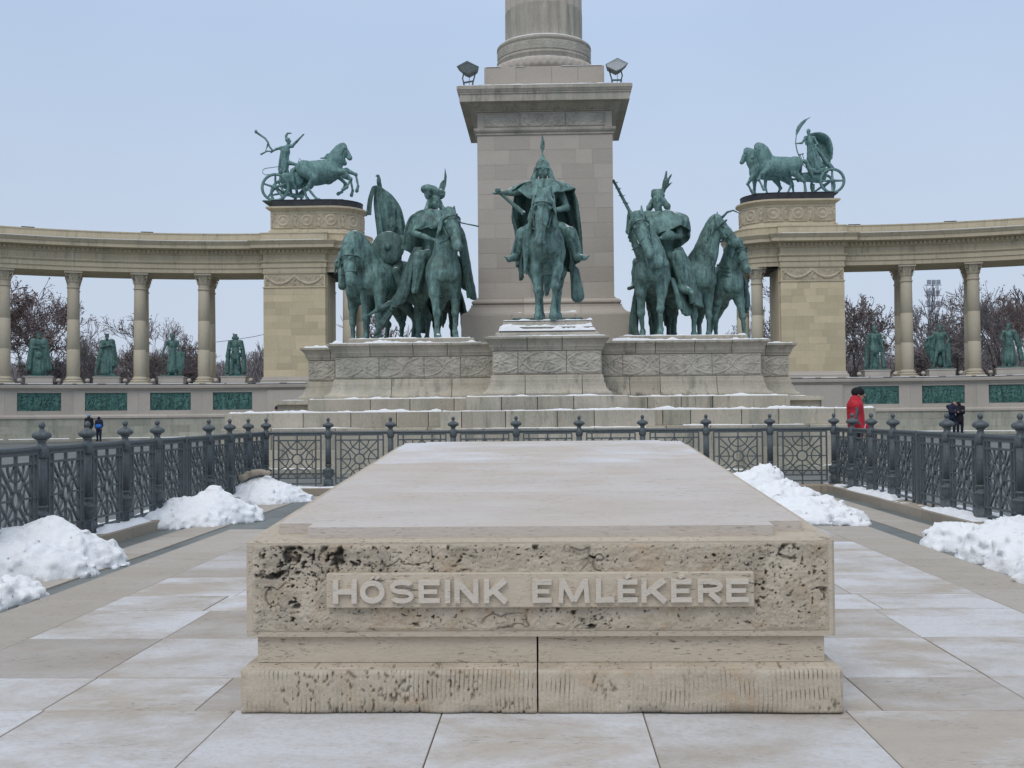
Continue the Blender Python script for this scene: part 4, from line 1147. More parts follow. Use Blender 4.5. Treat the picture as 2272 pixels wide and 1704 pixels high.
# floodlights on the cornice
def floodlight(x, s, label):
    t = thing('floodlight', (x, 28.85, 9.83), label, 'floodlight', 'floodlights on the pedestal cornice'); t.scale = (.9, .9, .9)
    m = MB()
    # wedge housing: broad roof, glass facing away, pointed outer end
    a = s
    pts = [(-.33*a, .60), (-.02*a, .76), (.33*a, .58), (.30*a, .50), (.02*a, .36), (-.12*a, .42)]
    V = [(x_, -.2, z) for x_, z in pts]+[(x_*.85, .22, z*.92+.05) for x_, z in pts]
    n = len(pts)
    m.add(V, [list(range(n))[::-1], [n+i for i in range(n)]]+[[i, (i+1) % n, n+(i+1) % n, n+i] for i in range(n)])
    hs = m.done('housing', M['lampmetal'], t, False, True)
    m = MB(); m.add([(-.31*a, -.205, .59), (-.02*a, -.205, .735), (.31*a, -.205, .575), (.28*a, -.205, .51), (.02*a, -.205, .385), (-.12*a, -.205, .44)], [[5, 4, 3, 2, 1, 0]])
    m.add([(-.31*a, -.212, .585), (-.02*a, -.212, .73), (.31*a, -.212, .57), (.3*a, -.212, .565), (-.02*a, -.212, .70), (-.28*a, -.212, .575)], [[0, 1, 4, 5], [1, 2, 3, 4]])
    m.done('glass', M['lampmetal'] if s > 0 else M['lens'], hs, False, True)
    m = MB()
    for q in (-.13, .13):
        m.tube([(q, 0, 0), (q*1.0, 0, .16)], .028, 6); m.cbox(q-.06, q+.06, -.05, .05, 0, .02, .004)
        m.tube([(q, 0, .16), (q*1.3, 0, .30), (q*1.3+(.04*a), 0, .46)], .022, 6)
    m.tube([(-.16, 0, .17), (.16, 0, .22 if a > 0 else .17)], .026, 6)
    m.tube([(.02, .03, 0), (.03, .03, .35)], .008, 5)
    m.done('bracket', M['lampmetal'], t, False, True)
floodlight(-2.00, 1, 'dark floodlight at the left corner of the pedestal cornice')
floodlight(1.90, -1, 'pale floodlight at the right corner of the pedestal cornice')
# ================================================================== COLONNADES
CX0 = .29; R_ARC = 25.0; U0 = 15.8; V0 = 60.0; BAY = 3.33
def arm_pt(s, d=0.):
    """s metres along the front line from the pavilion outwards, d metres towards the viewer -> (u, v)"""
    if s >= 0:
        t = s/R_ARC; u, v = U0+R_ARC*math.sin(t), V0-R_ARC*(1-math.cos(t)); n = (-math.sin(t), -math.cos(t))
    else: u, v = U0+s, V0; n = (0, -1)
    return u+n[0]*d, v+n[1]*d
S_END = 26.5
ent_prof = [(0, 9.10), (0, 9.33), (.05, 9.34), (.05, 9.58), (.09, 9.60), (.13, 9.66), (.13, 9.70), (.0, 9.71), (.0, 10.06), (.05, 10.08), (.09, 10.12), (.10, 10.15), (.10, 10.31),
            (.20, 10.33), (.24, 10.36), (.55, 10.37), (.55, 10.56), (.58, 10.57), (.62, 10.64), (.68, 10.73), (.68, 10.76), (.10, 10.80), (.10, 11.20), (.14, 11.21), (.14, 11.26)]
wall_lo = [(.42, 0), (.42, .13), (.30, .14), (.30, 1.18), (.33, 1.20)]
string_p = [(.30, 1.19), (.36, 1.20), (.36, 1.30), (.30, 1.36), (.22, 1.40)]
wall_hi = [(.20, 1.40), (.20, 2.66)]
ledge_p = [(.20, 2.66), (.24, 2.68), (.24, 2.74), (.30, 2.78), (.40, 2.80), (.42, 2.90), (.42, 2.97), (.40, 2.985)]
relief_mat = M['bronze_relief']

def lathe_col(h=6.1, r=.335):
    sh = MB(); n = 20
    sh.lathe([(r, .0), (r*1.0, 1.5), (r*.985, 3.0), (r*.90, 5.0)], n); 
    return sh
def column_meshes():
    r = .335
    b = MB(); b.cbox(-.50, .50, -.50, .50, 0, .13, .01); b.lathe([(.47, .13), (.50, .17), (.49, .23), (.42, .25), (.40, .28), (.43, .30), (.43, .34), (.37, .38), (r+.01, .42), (r, .44)], 24)
    s = []
    zs = [.44, 1.9, 3.5, 5.18]
    for i in range(3):
        m = MB(); ra = r*(1-.10*((zs[i]-.44)/4.74)**1.5); rb = r*(1-.10*((zs[i+1]-.44)/4.74)**1.5)
        m.lathe([(ra-.004, zs[i]), (ra, zs[i]+.004), ((ra+rb)/2+.002, (zs[i]+zs[i+1])/2), (rb, zs[i+1]-.004), (rb-.004, zs[i+1])], 24); s.append(fast_mesh('column_drum', m.v, m.f, True))
    c = MB(); rt = r*.9
    c.lathe([(rt, 5.18), (rt+.04, 5.20), (rt+.04, 5.26), (rt, 5.28), (rt, 5.46), (rt+.02, 5.50), (rt+.05, 5.56), (rt+.05, 5.60), (rt+.02, 5.62)], 24)
    # bell with two rows of leaves
    c.lathe([(rt, 5.5), (rt+.02, 5.75), (rt+.08, 5.92), (rt+.14, 5.98)], 16)
    for row, (z0, z1, rr_, n_) in enumerate(((5.50, 5.74, rt+.03, 8), (5.62, 5.92, rt+.05, 8))):
        for i in range(n_):
            a = 2*PI*(i+.5*row)/n_; ca, sa = math.cos(a), math.sin(a)
            def P(rad, t, z): return (rad*ca-t*sa, rad*sa+t*ca, z)
            c.add([P(rr_, -.075, z0), P(rr_, .075, z0), P(rr_+.05, .07, (z0+z1)/2), P(rr_+.12, .03, z1), P(rr_+.12, -.03, z1), P(rr_+.05, -.07, (z0+z1)/2), P(rr_+.11, 0, z1-.05)],
                  [[0, 1, 2, 5], [5, 2, 3, 4], [4, 3, 6]])
    for i in range(4):
        a = PI/4+i*PI/2
        c.tube([(.36*math.cos(a), .36*math.sin(a), 5.80), (.46*math.cos(a), .46*math.sin(a), 5.93), (.56*math.cos(a), .56*math.sin(a), 5.90), (.52*math.cos(a), .52*math.sin(a), 5.82)], .045, 6)
    c.cbox(-.46, .46, -.46, .46, 5.98, 6.10, .012)
    bm_, cm_ = fast_mesh('column_base', b.v, b.f, True), fast_mesh('column_capital', c.v, c.f, False)
    for me in [bm_, cm_]+s: me.materials.append(M['column'])
    return bm_, s, cm_
CB, CS, CC = column_meshes()

for sg, side in ((-1, 'left'), (1, 'right')):
    arm = thing('colonnade', (CX0+sg*15.8, 60, 0), f'curved cream stone colonnade on the {side}, with green bronze reliefs along its wall', 'colonnade', 'two curved colonnades behind the monument')
    W = lambda u, v: (CX0+sg*u, v)
    def path_of(s0, s1, step, d=0.):
        n = max(1, int(round(abs(s1-s0)/step))); P = [W(*arm_pt(s0+(s1-s0)*i/n, d)) for i in range(n+1)]
        return P if sg > 0 else P[::-1]   # always left to right as seen, so that +d faces the viewer
    def runs(s0, s1, step, prof, mat, name, d=0., inner=-.4, gap=.004):
        P = ([(inner, prof[0][1])]+prof+[(inner, prof[-1][1])])[::-1]
        return MB().sweep(path_of(s0+gap, s1-gap, step, d), P).done(name, mat, arm)
    # --- low wall with its bench, ashlar and plaques
    runs(-3.6, S_END, 1.0, [(.55, -.02), (.55, .12), (.53, .13)], M['wall_low'], 'bench_step', inner=-.3)
    MB().sweep(path_of(-5.2, S_END, 1.0, .1), [(0, 0), (0, 2.95), (-3.0, 2.95), (-3.0, 0)][::-1]).done('wall_core', M['wall_low'], arm)
    cr_ = random.Random(9+sg)
    for ci, (z0, z1) in enumerate(((.13, .42), (.42, .80), (.80, 1.19))):
        s = -3.6
        while s < S_END:
            L_ = cr_.uniform(.8, 1.25) if ci % 2 else cr_.uniform(.95, 1.5); e = min(s+L_, S_END)
            runs(s, e, 1.2, block_prof(z0, z1, .006), M['wall_low'], 'wall_stone', d=.30+cr_.uniform(-.004, .004), inner=-.2, gap=.003); s = e
    s = -3.6
    while s < S_END: runs(s, min(s+2.2, S_END), 1.1, string_p, M['wall'], 'string_course', inner=-.1, gap=.002); s += 2.2
    # upper wall: piers between plaques, recessed sill and plaque
    runs(-3.6, -.25, 1.2, block_prof(1.40, 2.66, .006), M['wall'], 'wall_slab', d=.28, inner=-.2)
    nb = int(S_END/BAY)
    for k in range(nb):
        c = BAY*(k+.5); a0, a1 = BAY*k-(.25 if k == 0 else 0), BAY*(k+1)
        pw = 1.07
        runs(a0, c-pw, .8, block_prof(1.40, 2.66, .005), M['wall'], 'wall_slab', d=.20, inner=-.2, gap=.003)
        runs(c+pw, a1, .8, block_prof(1.40, 2.66, .005), M['wall'], 'wall_slab', d=.20, inner=-.2, gap=.003)
        runs(c-pw, c+pw, .8, block_prof(1.40, 1.60, .005), M['wall'], 'wall_slab', d=.20, inner=-.2, gap=.003)
        runs(c-pw, c+pw, .8, block_prof(2.55, 2.66, .005), M['wall'], 'wall_slab', d=.20, inner=-.2, gap=.003)
        # bronze relief: crowd of little figures
        def rel(U, V, k=k):
            h = np.zeros_like(U); r_ = np.random.RandomState(100+k*7+(sg+1)*50); w, ht = 2*pw-.04, .93
            for q in range(34):
                x, zc_ = r_.uniform(.05, w-.05), r_.uniform(.18, .62); tilt = r_.uniform(-.5, .5); a = .05+.03*r_.rand(); L_ = .13+.12*r_.rand(); z0_ = .03+.05*r_.rand()
                dx = (U-x)-tilt*(V-zc_); body = np.sqrt(np.clip(1-(dx/a)**2-((V-zc_)/L_)**2, 0, 1))*z0_
                hx, hz = x+tilt*(L_+.03), zc_+L_+.03
                head = np.sqrt(np.clip(1-((U-hx)/.042)**2-((V-hz)/.05)**2, 0, 1))*(z0_+.015)
                for s_ in (-1, 1):
                    lx = x-tilt*.1+s_*.03; leg = np.clip(1-np.abs(U-lx+tilt*(V-zc_+L_)*s_)/.026, 0, 1)*((V < zc_-L_*.5) & (V > zc_-L_*1.9))*z0_*.8
                    body = np.maximum(body, leg)
                h = np.maximum(h, np.maximum(body, head))
            h = h+.03*(fbm(np.stack([U*7, V*7, U*0+k], -1), 3, k)-.3)
            e = np.minimum(np.minimum(U, w-U), np.minimum(V, ht-V))
            return np.where(e < .03, .03, h)
        th = c/R_ARC
        def place(u, v, d, th=th):
            uu, vv = arm_pt(c, .145)
            tx, ty = math.cos(th), -math.sin(th); nx, ny = -math.sin(th), -math.cos(th)
            t = u-(2*pw-.04)/2
            return (CX0+sg*(uu+tx*t+nx*d), vv+ty*t+ny*d, 1.61+v)
        heightfield('bronze_relief', rel, 2*pw-.04, .93, 130, 56, relief_mat, arm, place, base=-.05)
    s = -3.6
    while s < S_END: runs(s, min(s+1.9, S_END), 1.0, ledge_p, M['grey_trim'] if False else M['wall'], 'ledge_stone', inner=-3.0, gap=.002); s += 1.9
    # dark lead flashing and snow along the ledge
    runs(-3.6, S_END, .8, [(.43, 2.985), (.43, 3.015)], M['roofmetal'], 'lead_flashing', inner=-.35)
    # --- columns in two rows
    for k in range(1, nb+1):
        for d in (-.50, -2.35):
            s = BAY*k; th = s/R_ARC; u, v = arm_pt(s, d)
            x, y = W(u, v); rz = -th*sg
            c0 = bpy.data.objects.new('column', None); COL.objects.link(c0); c0.parent = arm; c0.location = (x-arm.location.x, y-60, 3.0); c0.rotation_euler = (0, 0, rz)
            for nm, me in [('column_base', CB)]+[('column_drum', q) for q in CS]+[('column_capital', CC)]:
                o = bpy.data.objects.new(nm, me); COL.objects.link(o); o.parent = c0
    # engaged columns / recess at the pavilion's inner end
    for (u, v) in ((11.25, 60.75), (10.72, 62.0), (10.9, 63.4)):
        x, y = W(u, v)
        c0 = bpy.data.objects.new('column', None); COL.objects.link(c0); c0.parent = arm; c0.location = (x-arm.location.x, y-60, 3.0)
        for nm, me in [('column_base', CB)]+[('column_drum', q) for q in CS]+[('column_capital', CC)]:
            o = bpy.data.objects.new(nm, me); COL.objects.link(o); o.parent = c0
    x0_, x1_ = sorted((W(12.55, 0)[0], W(12.3, 0)[0]))
    MB().cbox(x0_, x1_, 60.15, 62.5, 3.0, 9.1, .02).done('pilaster', M['cream_trim'], arm)
    x0_, x1_ = sorted((W(12.4, 0)[0], W(15.5, 0)[0]))
    # --- pier of ashlar
    pa, pb = W(12.35, 0)[0], W(15.75, 0)[0]; px0_, px1_ = min(pa, pb), max(pa, pb); pf = 59.78
    MB().box(px0_+.05, px1_-.05, pf+.1, 62.8, 3, 9.1).done('core', M['cream'], arm)
    zc = 3.38; nc = 13; hc = (8.22-3.38)/nc
    for i in range(nc):
        xs = []; x = px0_+cr_.uniform(.45, .9)
        while x < px1_-.3: xs.append(x); x += cr_.uniform(.55, 1.15)
        ring_stones(arm, (px0_, px1_, pf, 62.8), block_prof(zc, zc+hc, .005), xs, M['cream'], 'ashlar', .002, jitter=.003); zc += hc
    ring_stones(arm, (px0_, px1_, pf, 62.8), [(.16, 3.0), (.16, 3.12), (.13, 3.14), (.15, 3.18), (.12, 3.24), (.06, 3.27), (.06, 3.31), (.03, 3.37), (0, 3.38)], [], M['wall'], 'pier_base')
    ring_stones(arm, (px0_, px1_, pf, 62.8), [(0, 8.22), (.04, 8.23), (.04, 8.28), (0, 8.30)], [], M['cream_trim'], 'moulding')
    gs = ring_stones(arm, (px0_+.02, px1_-.02, pf+.02, 62.8), step_p(8.30, 9.0), [], M['cream'], 'garland_stone')
    def garland(U, V):
        w, ht = 3.2, .62; hh = np.zeros_like(U)
        for c_ in (.8, 2.4):
            t = np.clip((U-c_)/.72, -1, 1); sag = .12+.34*t*t
            hh = np.maximum(hh, np.sqrt(np.clip(1-((V-sag)/(.075*(1.15-.5*t*t)))**2, 0, 1))*(np.abs(U-c_) < .72)*(.7+.5*fbm(np.stack([U*25, V*25, U*0], -1), 2, 3)))
            rr_ = np.hypot(U-c_, V-.42); hh = np.maximum(hh, .5*np.clip(1.4-rr_/.10, 0, 1)*(.5+.5*np.cos(6*np.arctan2(V-.42, U-c_))))
        for c_ in (.06, 1.6, 3.14):
            rr_ = np.hypot((U-c_)*1.0, V-.46); hh = np.maximum(hh, .9*np.clip(1.3-rr_/.14, 0, 1)*(.6+.4*np.cos(5*np.arctan2(V-.46, U-c_))))
            hh = np.maximum(hh, .7*(np.abs(U-c_-.03*np.sin(V*20)) < .04)*(V < .4)*(V > .05))
        n_ = fbm(np.stack([U*14, V*14, U*0], -1), 3, 6)
        return .06*hh+.008*n_, np.clip(.32-hh, 0, 1)*.8*np.clip((n_-.4)*4, 0, 1)  # mask paints shade into the hollows between the garlands
    heightfield('garland_relief', garland, 3.2, .62, 190, 46, M['relief_cream'], gs[0], lambda u, v, d: (px0_+.1+u, pf+.018-d, 8.34+v), base=-.01)
    ring_stones(arm, (px0_, px1_, pf, 62.8), [(0, 9.0), (.03, 9.01), (.04, 9.06), (.04, 9.09), (0, 9.1)], [], M['cream_trim'], 'moulding')
    # --- entablature over the arc, over the pier, and round the inner end
    P = ([(-3.0, ent_prof[0][1])]+ent_prof+[(-3.0, ent_prof[-1][1])])[::-1]
    s = .05
    while s < S_END:
        e = min(s+BAY, S_END); MB().sweep(path_of(s+.002, e-.002, .8), P).done('entablature', M['cream_trim'], arm); s = e
    e_in = []
    for q in range(0, 9):
        a = PI/2*q/8*1.9; e_in.append((12.2-2.0*math.sin(a), 62.0-2.0*math.cos(a)))
    ep = [(12.45, 60.0)]+e_in
    ep = [W(*p) for p in ep]; ep = ep[::-1] if sg > 0 else ep
    P2 = ([(-1.4, ent_prof[0][1])]+ent_prof+[(-1.4, ent_prof[-1][1])])[::-1]
    if sg < 0: MB().sweep(ep, P2).done('entablature', M['cream_trim'], arm)
    else: MB().sweep(ep, P2).done('entablature', M['cream_trim'], arm)
    ring_stones(arm, (px0_-.02, px1_+.02, pf-.02, 63), ent_prof, [], M['cream_trim'], 'entablature', inner=-1.5)
    # roof over the pavilion, sloping shoulders up to the attic
    ui, uo = 10.45, 15.9
    m = MB()
    rim = [W(u, v) for u, v in [(uo, 60.1), (12.2, 60.1)]+[(12.2-1.85*math.sin(PI*q/8), 62.0-1.85*math.cos(PI*q/8)) for q in range(1, 8)]+[(12.2, 63.9), (uo, 63.9)]]
    rim2 = [W(u, v) for u, v in [(uo-.2, 60.25), (12.2, 60.25)]+[(12.2-1.65*math.sin(PI*q/8), 62.0-1.65*math.cos(PI*q/8)) for q in range(1, 8)]+[(12.2, 63.8), (uo-.2, 63.8)]]
    n = len(rim); V = [(x, y, 11.26) for x, y in rim]+[(x, y, 11.34) for x, y in rim2]+[(x, y, 9.0) for x, y in rim]
    m.add(V, [[i, (i+1) % n, n+(i+1) % n, n+i] for i in range(n)]+[[n+i for i in range(n)], [2*n+i for i in range(n)]])
    m.done('roof', M['roofmetal'], arm)
    # dentils
    m = MB(); s = .15
    def dent(x, y, ang):
        ca, sa = math.cos(ang), math.sin(ang)
        def T(a, b, z): return (x+a*ca-b*sa, y+a*sa+b*ca, z)
        V = [T(a, b, z) for z in (10.16, 10.31) for b in (-.095, .02) for a in (-.065, .065)]
        m.add(V, [[0, 2, 3, 1], [4, 5, 7, 6], [0, 1, 5, 4], [2, 6, 7, 3], [0, 4, 6, 2], [1, 3, 7, 5]])
    while s < S_END:
        u, v = arm_pt(s, .10); x, y = W(u, v); dent(x, y, -sg*s/R_ARC); s += .24
    x = px0_-.05
    while x < px1_+.1: dent(x, pf-.12, 0); x += .24
    for q in range(12):
        a = PI/2*q/11*1.2; u, v = 12.2-2.1*math.sin(a), 62-2.1*math.cos(a); x, y = W(u, v); dent(x, y, sg*a)
    m.done('dentil_course', M['cream_trim'], arm)['kind'] = 'stuff'
    # snow line on the cornice
    m = MB(); m.sweep(path_of(.1, S_END, .6), [(.69, 10.757), (.69, 10.785), (.3, 10.83), (.3, 10.78)][::-1]); m.done('snow', M['snow'], arm)
    m = MB(); m.sweep([(px0_-.02, pf-.0), (px1_+.02, pf-.0)], [(.69, 10.757), (.69, 10.785), (.3, 10.83), (.3, 10.78)][::-1]); m.done('snow', M['snow'], arm)
    # snow along the wall ledge (broken)
    s = -2.4
    while s < S_END-1:
        L_ = cr_.uniform(.5, 1.3); P = path_of(s, s+L_, .4)
        MB().sweep(P, [(.425, 3.012), (.42, 3.04), (.2, 3.05), (.2, 3.01)][::-1]).done('snow', M['snow'], arm); s += L_+cr_.uniform(.1, .5)
    s = -3.5
    while s < S_END-1:
        L_ = cr_.uniform(2, 4); P = path_of(s, min(s+L_, S_END), .8)
        MB().sweep(P, [(.52, .128), (.50, .155), (.36, .16), (.36, .12)][::-1]).done('snow', M['snow'], arm); s += L_+cr_.uniform(.0, .5)
    # --- attic drum under the chariot
    uo, ui_c, rr0, vc = 15.45, 12.3, 1.72, 61.9
    def stadium(gr=0.):
        P = [(uo+gr, vc+rr0+gr), (uo+gr, vc-rr0-gr), (ui_c, vc-rr0-gr)]+[(ui_c-(rr0+gr)*math.sin(PI*q/14), vc-(rr0+gr)*math.cos(PI*q/14)) for q in range(1, 14)]+[(ui_c, vc+rr0+gr)]
        P = [W(*p) for p in P]
        return P if sg < 0 else P[::-1]
    def stad(prof, mat, name, inner=-.4):
        Q_ = ([(inner, prof[0][1])]+prof+[(inner, prof[-1][1])])[::-1]
        return MB().sweep(stadium(), Q_, closed=True).done(name, mat, arm)
    stad([(.20, 11.26), (.12, 11.32), (.10, 11.34), (.08, 11.42), (.02, 11.46), (0, 11.5)], M['cream_trim'], 'attic_base')
    st_ = stad([(0, 11.5), (0, 12.50)], M['cream_trim'], 'attic_wall')
    stad([(0, 12.50), (.05, 12.53), (.05, 12.56), (.08, 12.58), (.16, 12.64), (.22, 12.66), (.22, 12.74), (.20, 12.76)], M['cream_trim'], 'attic_cornice', -.6)
    stad([(-.05, 12.76), (-.05, 13.13), (-.03, 13.14), (-.03, 13.17)], M['roofmetal'], 'attic_coping', -.5)
    P = stadium(-.2); n = len(P); m = MB(); m.add([(x, y, 13.165) for x, y in P]+[(x, y, 12.7) for x, y in P], [list(range(n))]+[[i, (i+1) % n, n+(i+1) % n, n+i] for i in range(n)]); m.done('attic_top', M['roofmetal'], arm)
    def atfn(U, V):
        w = uo-ui_c; P_ = 1.32; c_ = (U % P_)-P_/2; ht = .82
        ring_ = np.exp(-((np.hypot(c_, V-.42)-.27)/.045)**2)*.8+np.clip(1-np.hypot(c_, V-.42)/.15, 0, 1)
        fig = np.zeros_like(U); c2 = ((U+P_/2) % P_)-P_/2
        fig = np.sqrt(np.clip(1-(c2/.07)**2-((V-.42)/.18)**2, 0, 1))+np.sqrt(np.clip(1-(c2/.05)**2-((V-.68)/.06)**2, 0, 1))
        for s_ in (-1, 1): fig = np.maximum(fig, (np.abs(c2-s_*.04-(.1-V)*s_*.1) < .03)*((V < .3) & (V > .06))*.8); fig = np.maximum(fig, (np.abs(c2-s_*(.07+.2*(V-.45))) < .025)*((V > .38) & (V < .62))*.7)
        fr = (np.abs(np.abs(c2)-.17) < .02)*.7+((V < .04) | (V > .78))*.7*(np.abs(c2) > .17)
        hgt_ = np.clip(np.maximum(np.maximum(ring_, fig), fr), 0, 1.2)
        n_ = fbm(np.stack([U*11, V*11, U*0], -1), 3, 2)
        return .05*hgt_+.01*n_, np.clip(.3-hgt_, 0, 1)*.9*np.clip((n_-.42)*4, 0, 1)  # mask paints shade around the raised rings and figures
    arc_l = rr0*PI*.75; tot = (uo-ui_c)+arc_l-.1
    def atplace(u, v, d):
        u = np.asarray(u); lin_ = uo-.05-u; an = np.clip((u-(uo-ui_c)+.05)/rr0, 0, None)
        on = an > 0; r_ = rr0+.005+d
        uu = np.where(on, ui_c-r_*np.sin(an), lin_); vv = np.where(on, vc-r_*np.cos(an), vc-r_)
        return (CX0+sg*uu, vv, 11.57+v)
    heightfield('attic_relief', atfn, tot, .82, 330, 42, M['relief_cream'], st_, atplace, base=-.01)
    # small roof plates standing on the parapet
    for s in ((6.3, 12.2) if sg < 0 else (.7, 5.6, 11.5)):
        t_ = thing('roof_plate', W(*arm_pt(s, -.6))+(11.26,), f'small flat grey plate on the {side} colonnade roof, {"nearest the chariot" if s < 2 or (sg < 0 and s < 7) else ("in the middle of that stretch" if s < 6 else "farthest from the chariot")}', 'roof plate', 'flat plates along the colonnade roofs', rz=-sg*s/R_ARC)
        MB().cbox(-.32, .32, -.2, .2, .10, .135, .006).done('plate', M['roofmetal'], t_, False, True)
        m = MB(); m.tube([(-.2, 0, 0), (-.2, 0, .1)], .02, 5); m.tube([(.2, 0, 0), (.2, 0, .1)], .02, 5); m.done('foot', M['roofmetal'], t_, False, True)
    # little ball lamps at the column feet
    nl = 0
    for k in range(0, 5):
        for off in (-.72, .72):
            s = BAY*k+off
            if s < .3 or (k == 0 and off < 0): continue
            nl += 1
            t_ = thing('ledge_lamp', W(*arm_pt(s, -.05))+(3.0,), f'small white ledge lamp {"left" if off*sg < 0 else "right"} of the {("foot of the pier" if k == 0 else ["first", "second", "third", "fourth"][k-1]+" column")} on the {side} colonnade', 'lamp', 'small lamps along the colonnade ledges')
            m = MB(); m.lathe([(.05, 0), (.05, .10), (.03, .12)], 8); m.done('stem', M['wall'], t_, False, True)
            m = MB(); m.lathe([(.02, .10), (.10, .14), (.13, .21), (.11, .29), (.04, .33)], 10); m.done('head', M['wall'], t_, True, True)
# ================================================================== SCULPTED FIGURES
def vadd(a, b): return tuple(x+y for x, y in zip(a, b))
def human(S, J, u=1., face=(0, -1, 0), beard=0, fingers=False, legs=True, bulk=1., hz=1.0):
    """joints: pelvis chest neck head shL elL haL shR elR haR hipL knL anL toL hipR ...; L is image-left"""
    c = S.cap; K = .05*u
    f = np.array(face, float); f /= np.linalg.norm(f); side = np.cross(f, (0, 0, 1)); side /= np.linalg.norm(side)
    P = {k: np.array(v, float) for k, v in J.items()}
    pe, ch, nk, hd = P['pelvis'], P['chest'], P['neck'], P['head']
    c(pe, ch, .14*u*bulk, .165*u*bulk, k=.06*u, flat=(f, 1.35))
    c(ch, ch+(nk-ch)*.6, .165*u*bulk, .10*u, k=.05*u, flat=(f, 1.3))
    c(P['shL'], P['shR'], .075*u*bulk, .075*u*bulk, k=.06*u)
    c(nk, hd, .062*u, .055*u, k=.03*u)
    u0 = u; u = u*hz
    S.ell(hd+np.array((0, 0, .02*u)), (.082*u, .100*u, .108*u), (0, 0, math.degrees(math.atan2(f[1], f[0]))+90), k=.02*u)
    S.ell(hd+f*.025*u+np.array((0, 0, -.065*u)), (.058*u, .062*u, .062*u), (0, 0, math.degrees(math.atan2(f[1], f[0]))+90), k=.03*u)
    z = lambda q: np.array((0, 0, q*u))
    c(hd+f*.095*u+z(.035), hd+f*.118*u+z(-.015), .012*u, .018*u, k=.012*u)             # nose
    for s in (-1, 1):
        S.ell(hd+f*.095*u+side*s*.034*u+z(.022), (.017*u,)*3, k=.012*u, sub=True)       # eye socket
        S.ell(hd+f*.085*u+side*s*.034*u+z(.020), (.0125*u,)*3, k=.004*u)
        c(hd+f*.092*u+side*s*.015*u+z(.046), hd+f*.083*u+side*s*.055*u+z(.044), .011*u, .009*u, k=.01*u)  # brow
        S.ell(hd+side*s*.084*u+z(.0), (.014*u, .022*u, .03*u), (0, 0, math.degrees(math.atan2(f[1], f[0]))+90), k=.01*u)  # ear
    c(hd+f*.092*u+side*.022*u+z(-.052), hd+f*.092*u-side*.022*u+z(-.052), .009*u, k=.008*u)
    if beard:
        for s in (-1, 1): c(hd+f*.10*u+z(-.035), hd+f*.085*u+side*s*.055*u+z(-.065), .014*u, .010*u, k=.01*u)
        c(hd+f*.07*u+z(-.09), hd+f*.085*u+z(-.10-.11*beard), .055*u, .02*u, k=.03*u, fold=(.008*u, 7, 1))
    u = u0
    for q in 'LR':
        sh, el, ha = P['sh'+q], P['el'+q], P['ha'+q]
        c(sh, el, .066*u*bulk, .048*u*bulk, k=K); c(el, ha, .05*u*bulk, .030*u*bulk, k=.03*u)
        d = (ha-el)/max(1e-6, np.linalg.norm(ha-el)); n = np.cross(d, f); n = n/max(1e-6, np.linalg.norm(n))
        c(ha, ha+d*.07*u, .034*u, .036*u, k=.02*u, flat=(n, 1.4))
        if fingers:
            t = np.cross(d, n)
            for i in range(4):
                L_ = (.055, .065, .06, .045)[i]*u; b = ha+d*.085*u+t*(i-1.5)*.019*u
                c(b, b+d*L_*.55, .0095*u, .009*u, k=.006*u); c(b+d*L_*.55, b+d*L_+f*.02*u, .009*u, .0075*u, k=.004*u)
            c(ha+d*.02*u+t*-.03*u, ha+d*.065*u+t*-.055*u+f*.015*u, .012*u, .009*u, k=.008*u)
        else:
            c(ha+d*.06*u, ha+d*.11*u+f*.015*u, .032*u, .022*u, k=.02*u, flat=(n, 1.6)); c(ha+d*.02*u, ha+d*.05*u+f*.045*u, .015*u, .012*u, k=.01*u)
        if legs:
            hp, kn, an, to = P['hip'+q], P['kn'+q], P['an'+q], P['to'+q]
            c(hp, kn, .098*u*bulk, .064*u, k=K); c(kn, kn+(an-kn)*.45, .066*u, .062*u, k=.03*u); c(kn+(an-kn)*.45, an, .062*u, .040*u, k=.03*u); c(an, to, .044*u, .036*u, k=.02*u)
            c(an, an-(to-an)*.25, .042*u, .038*u, k=.02*u)

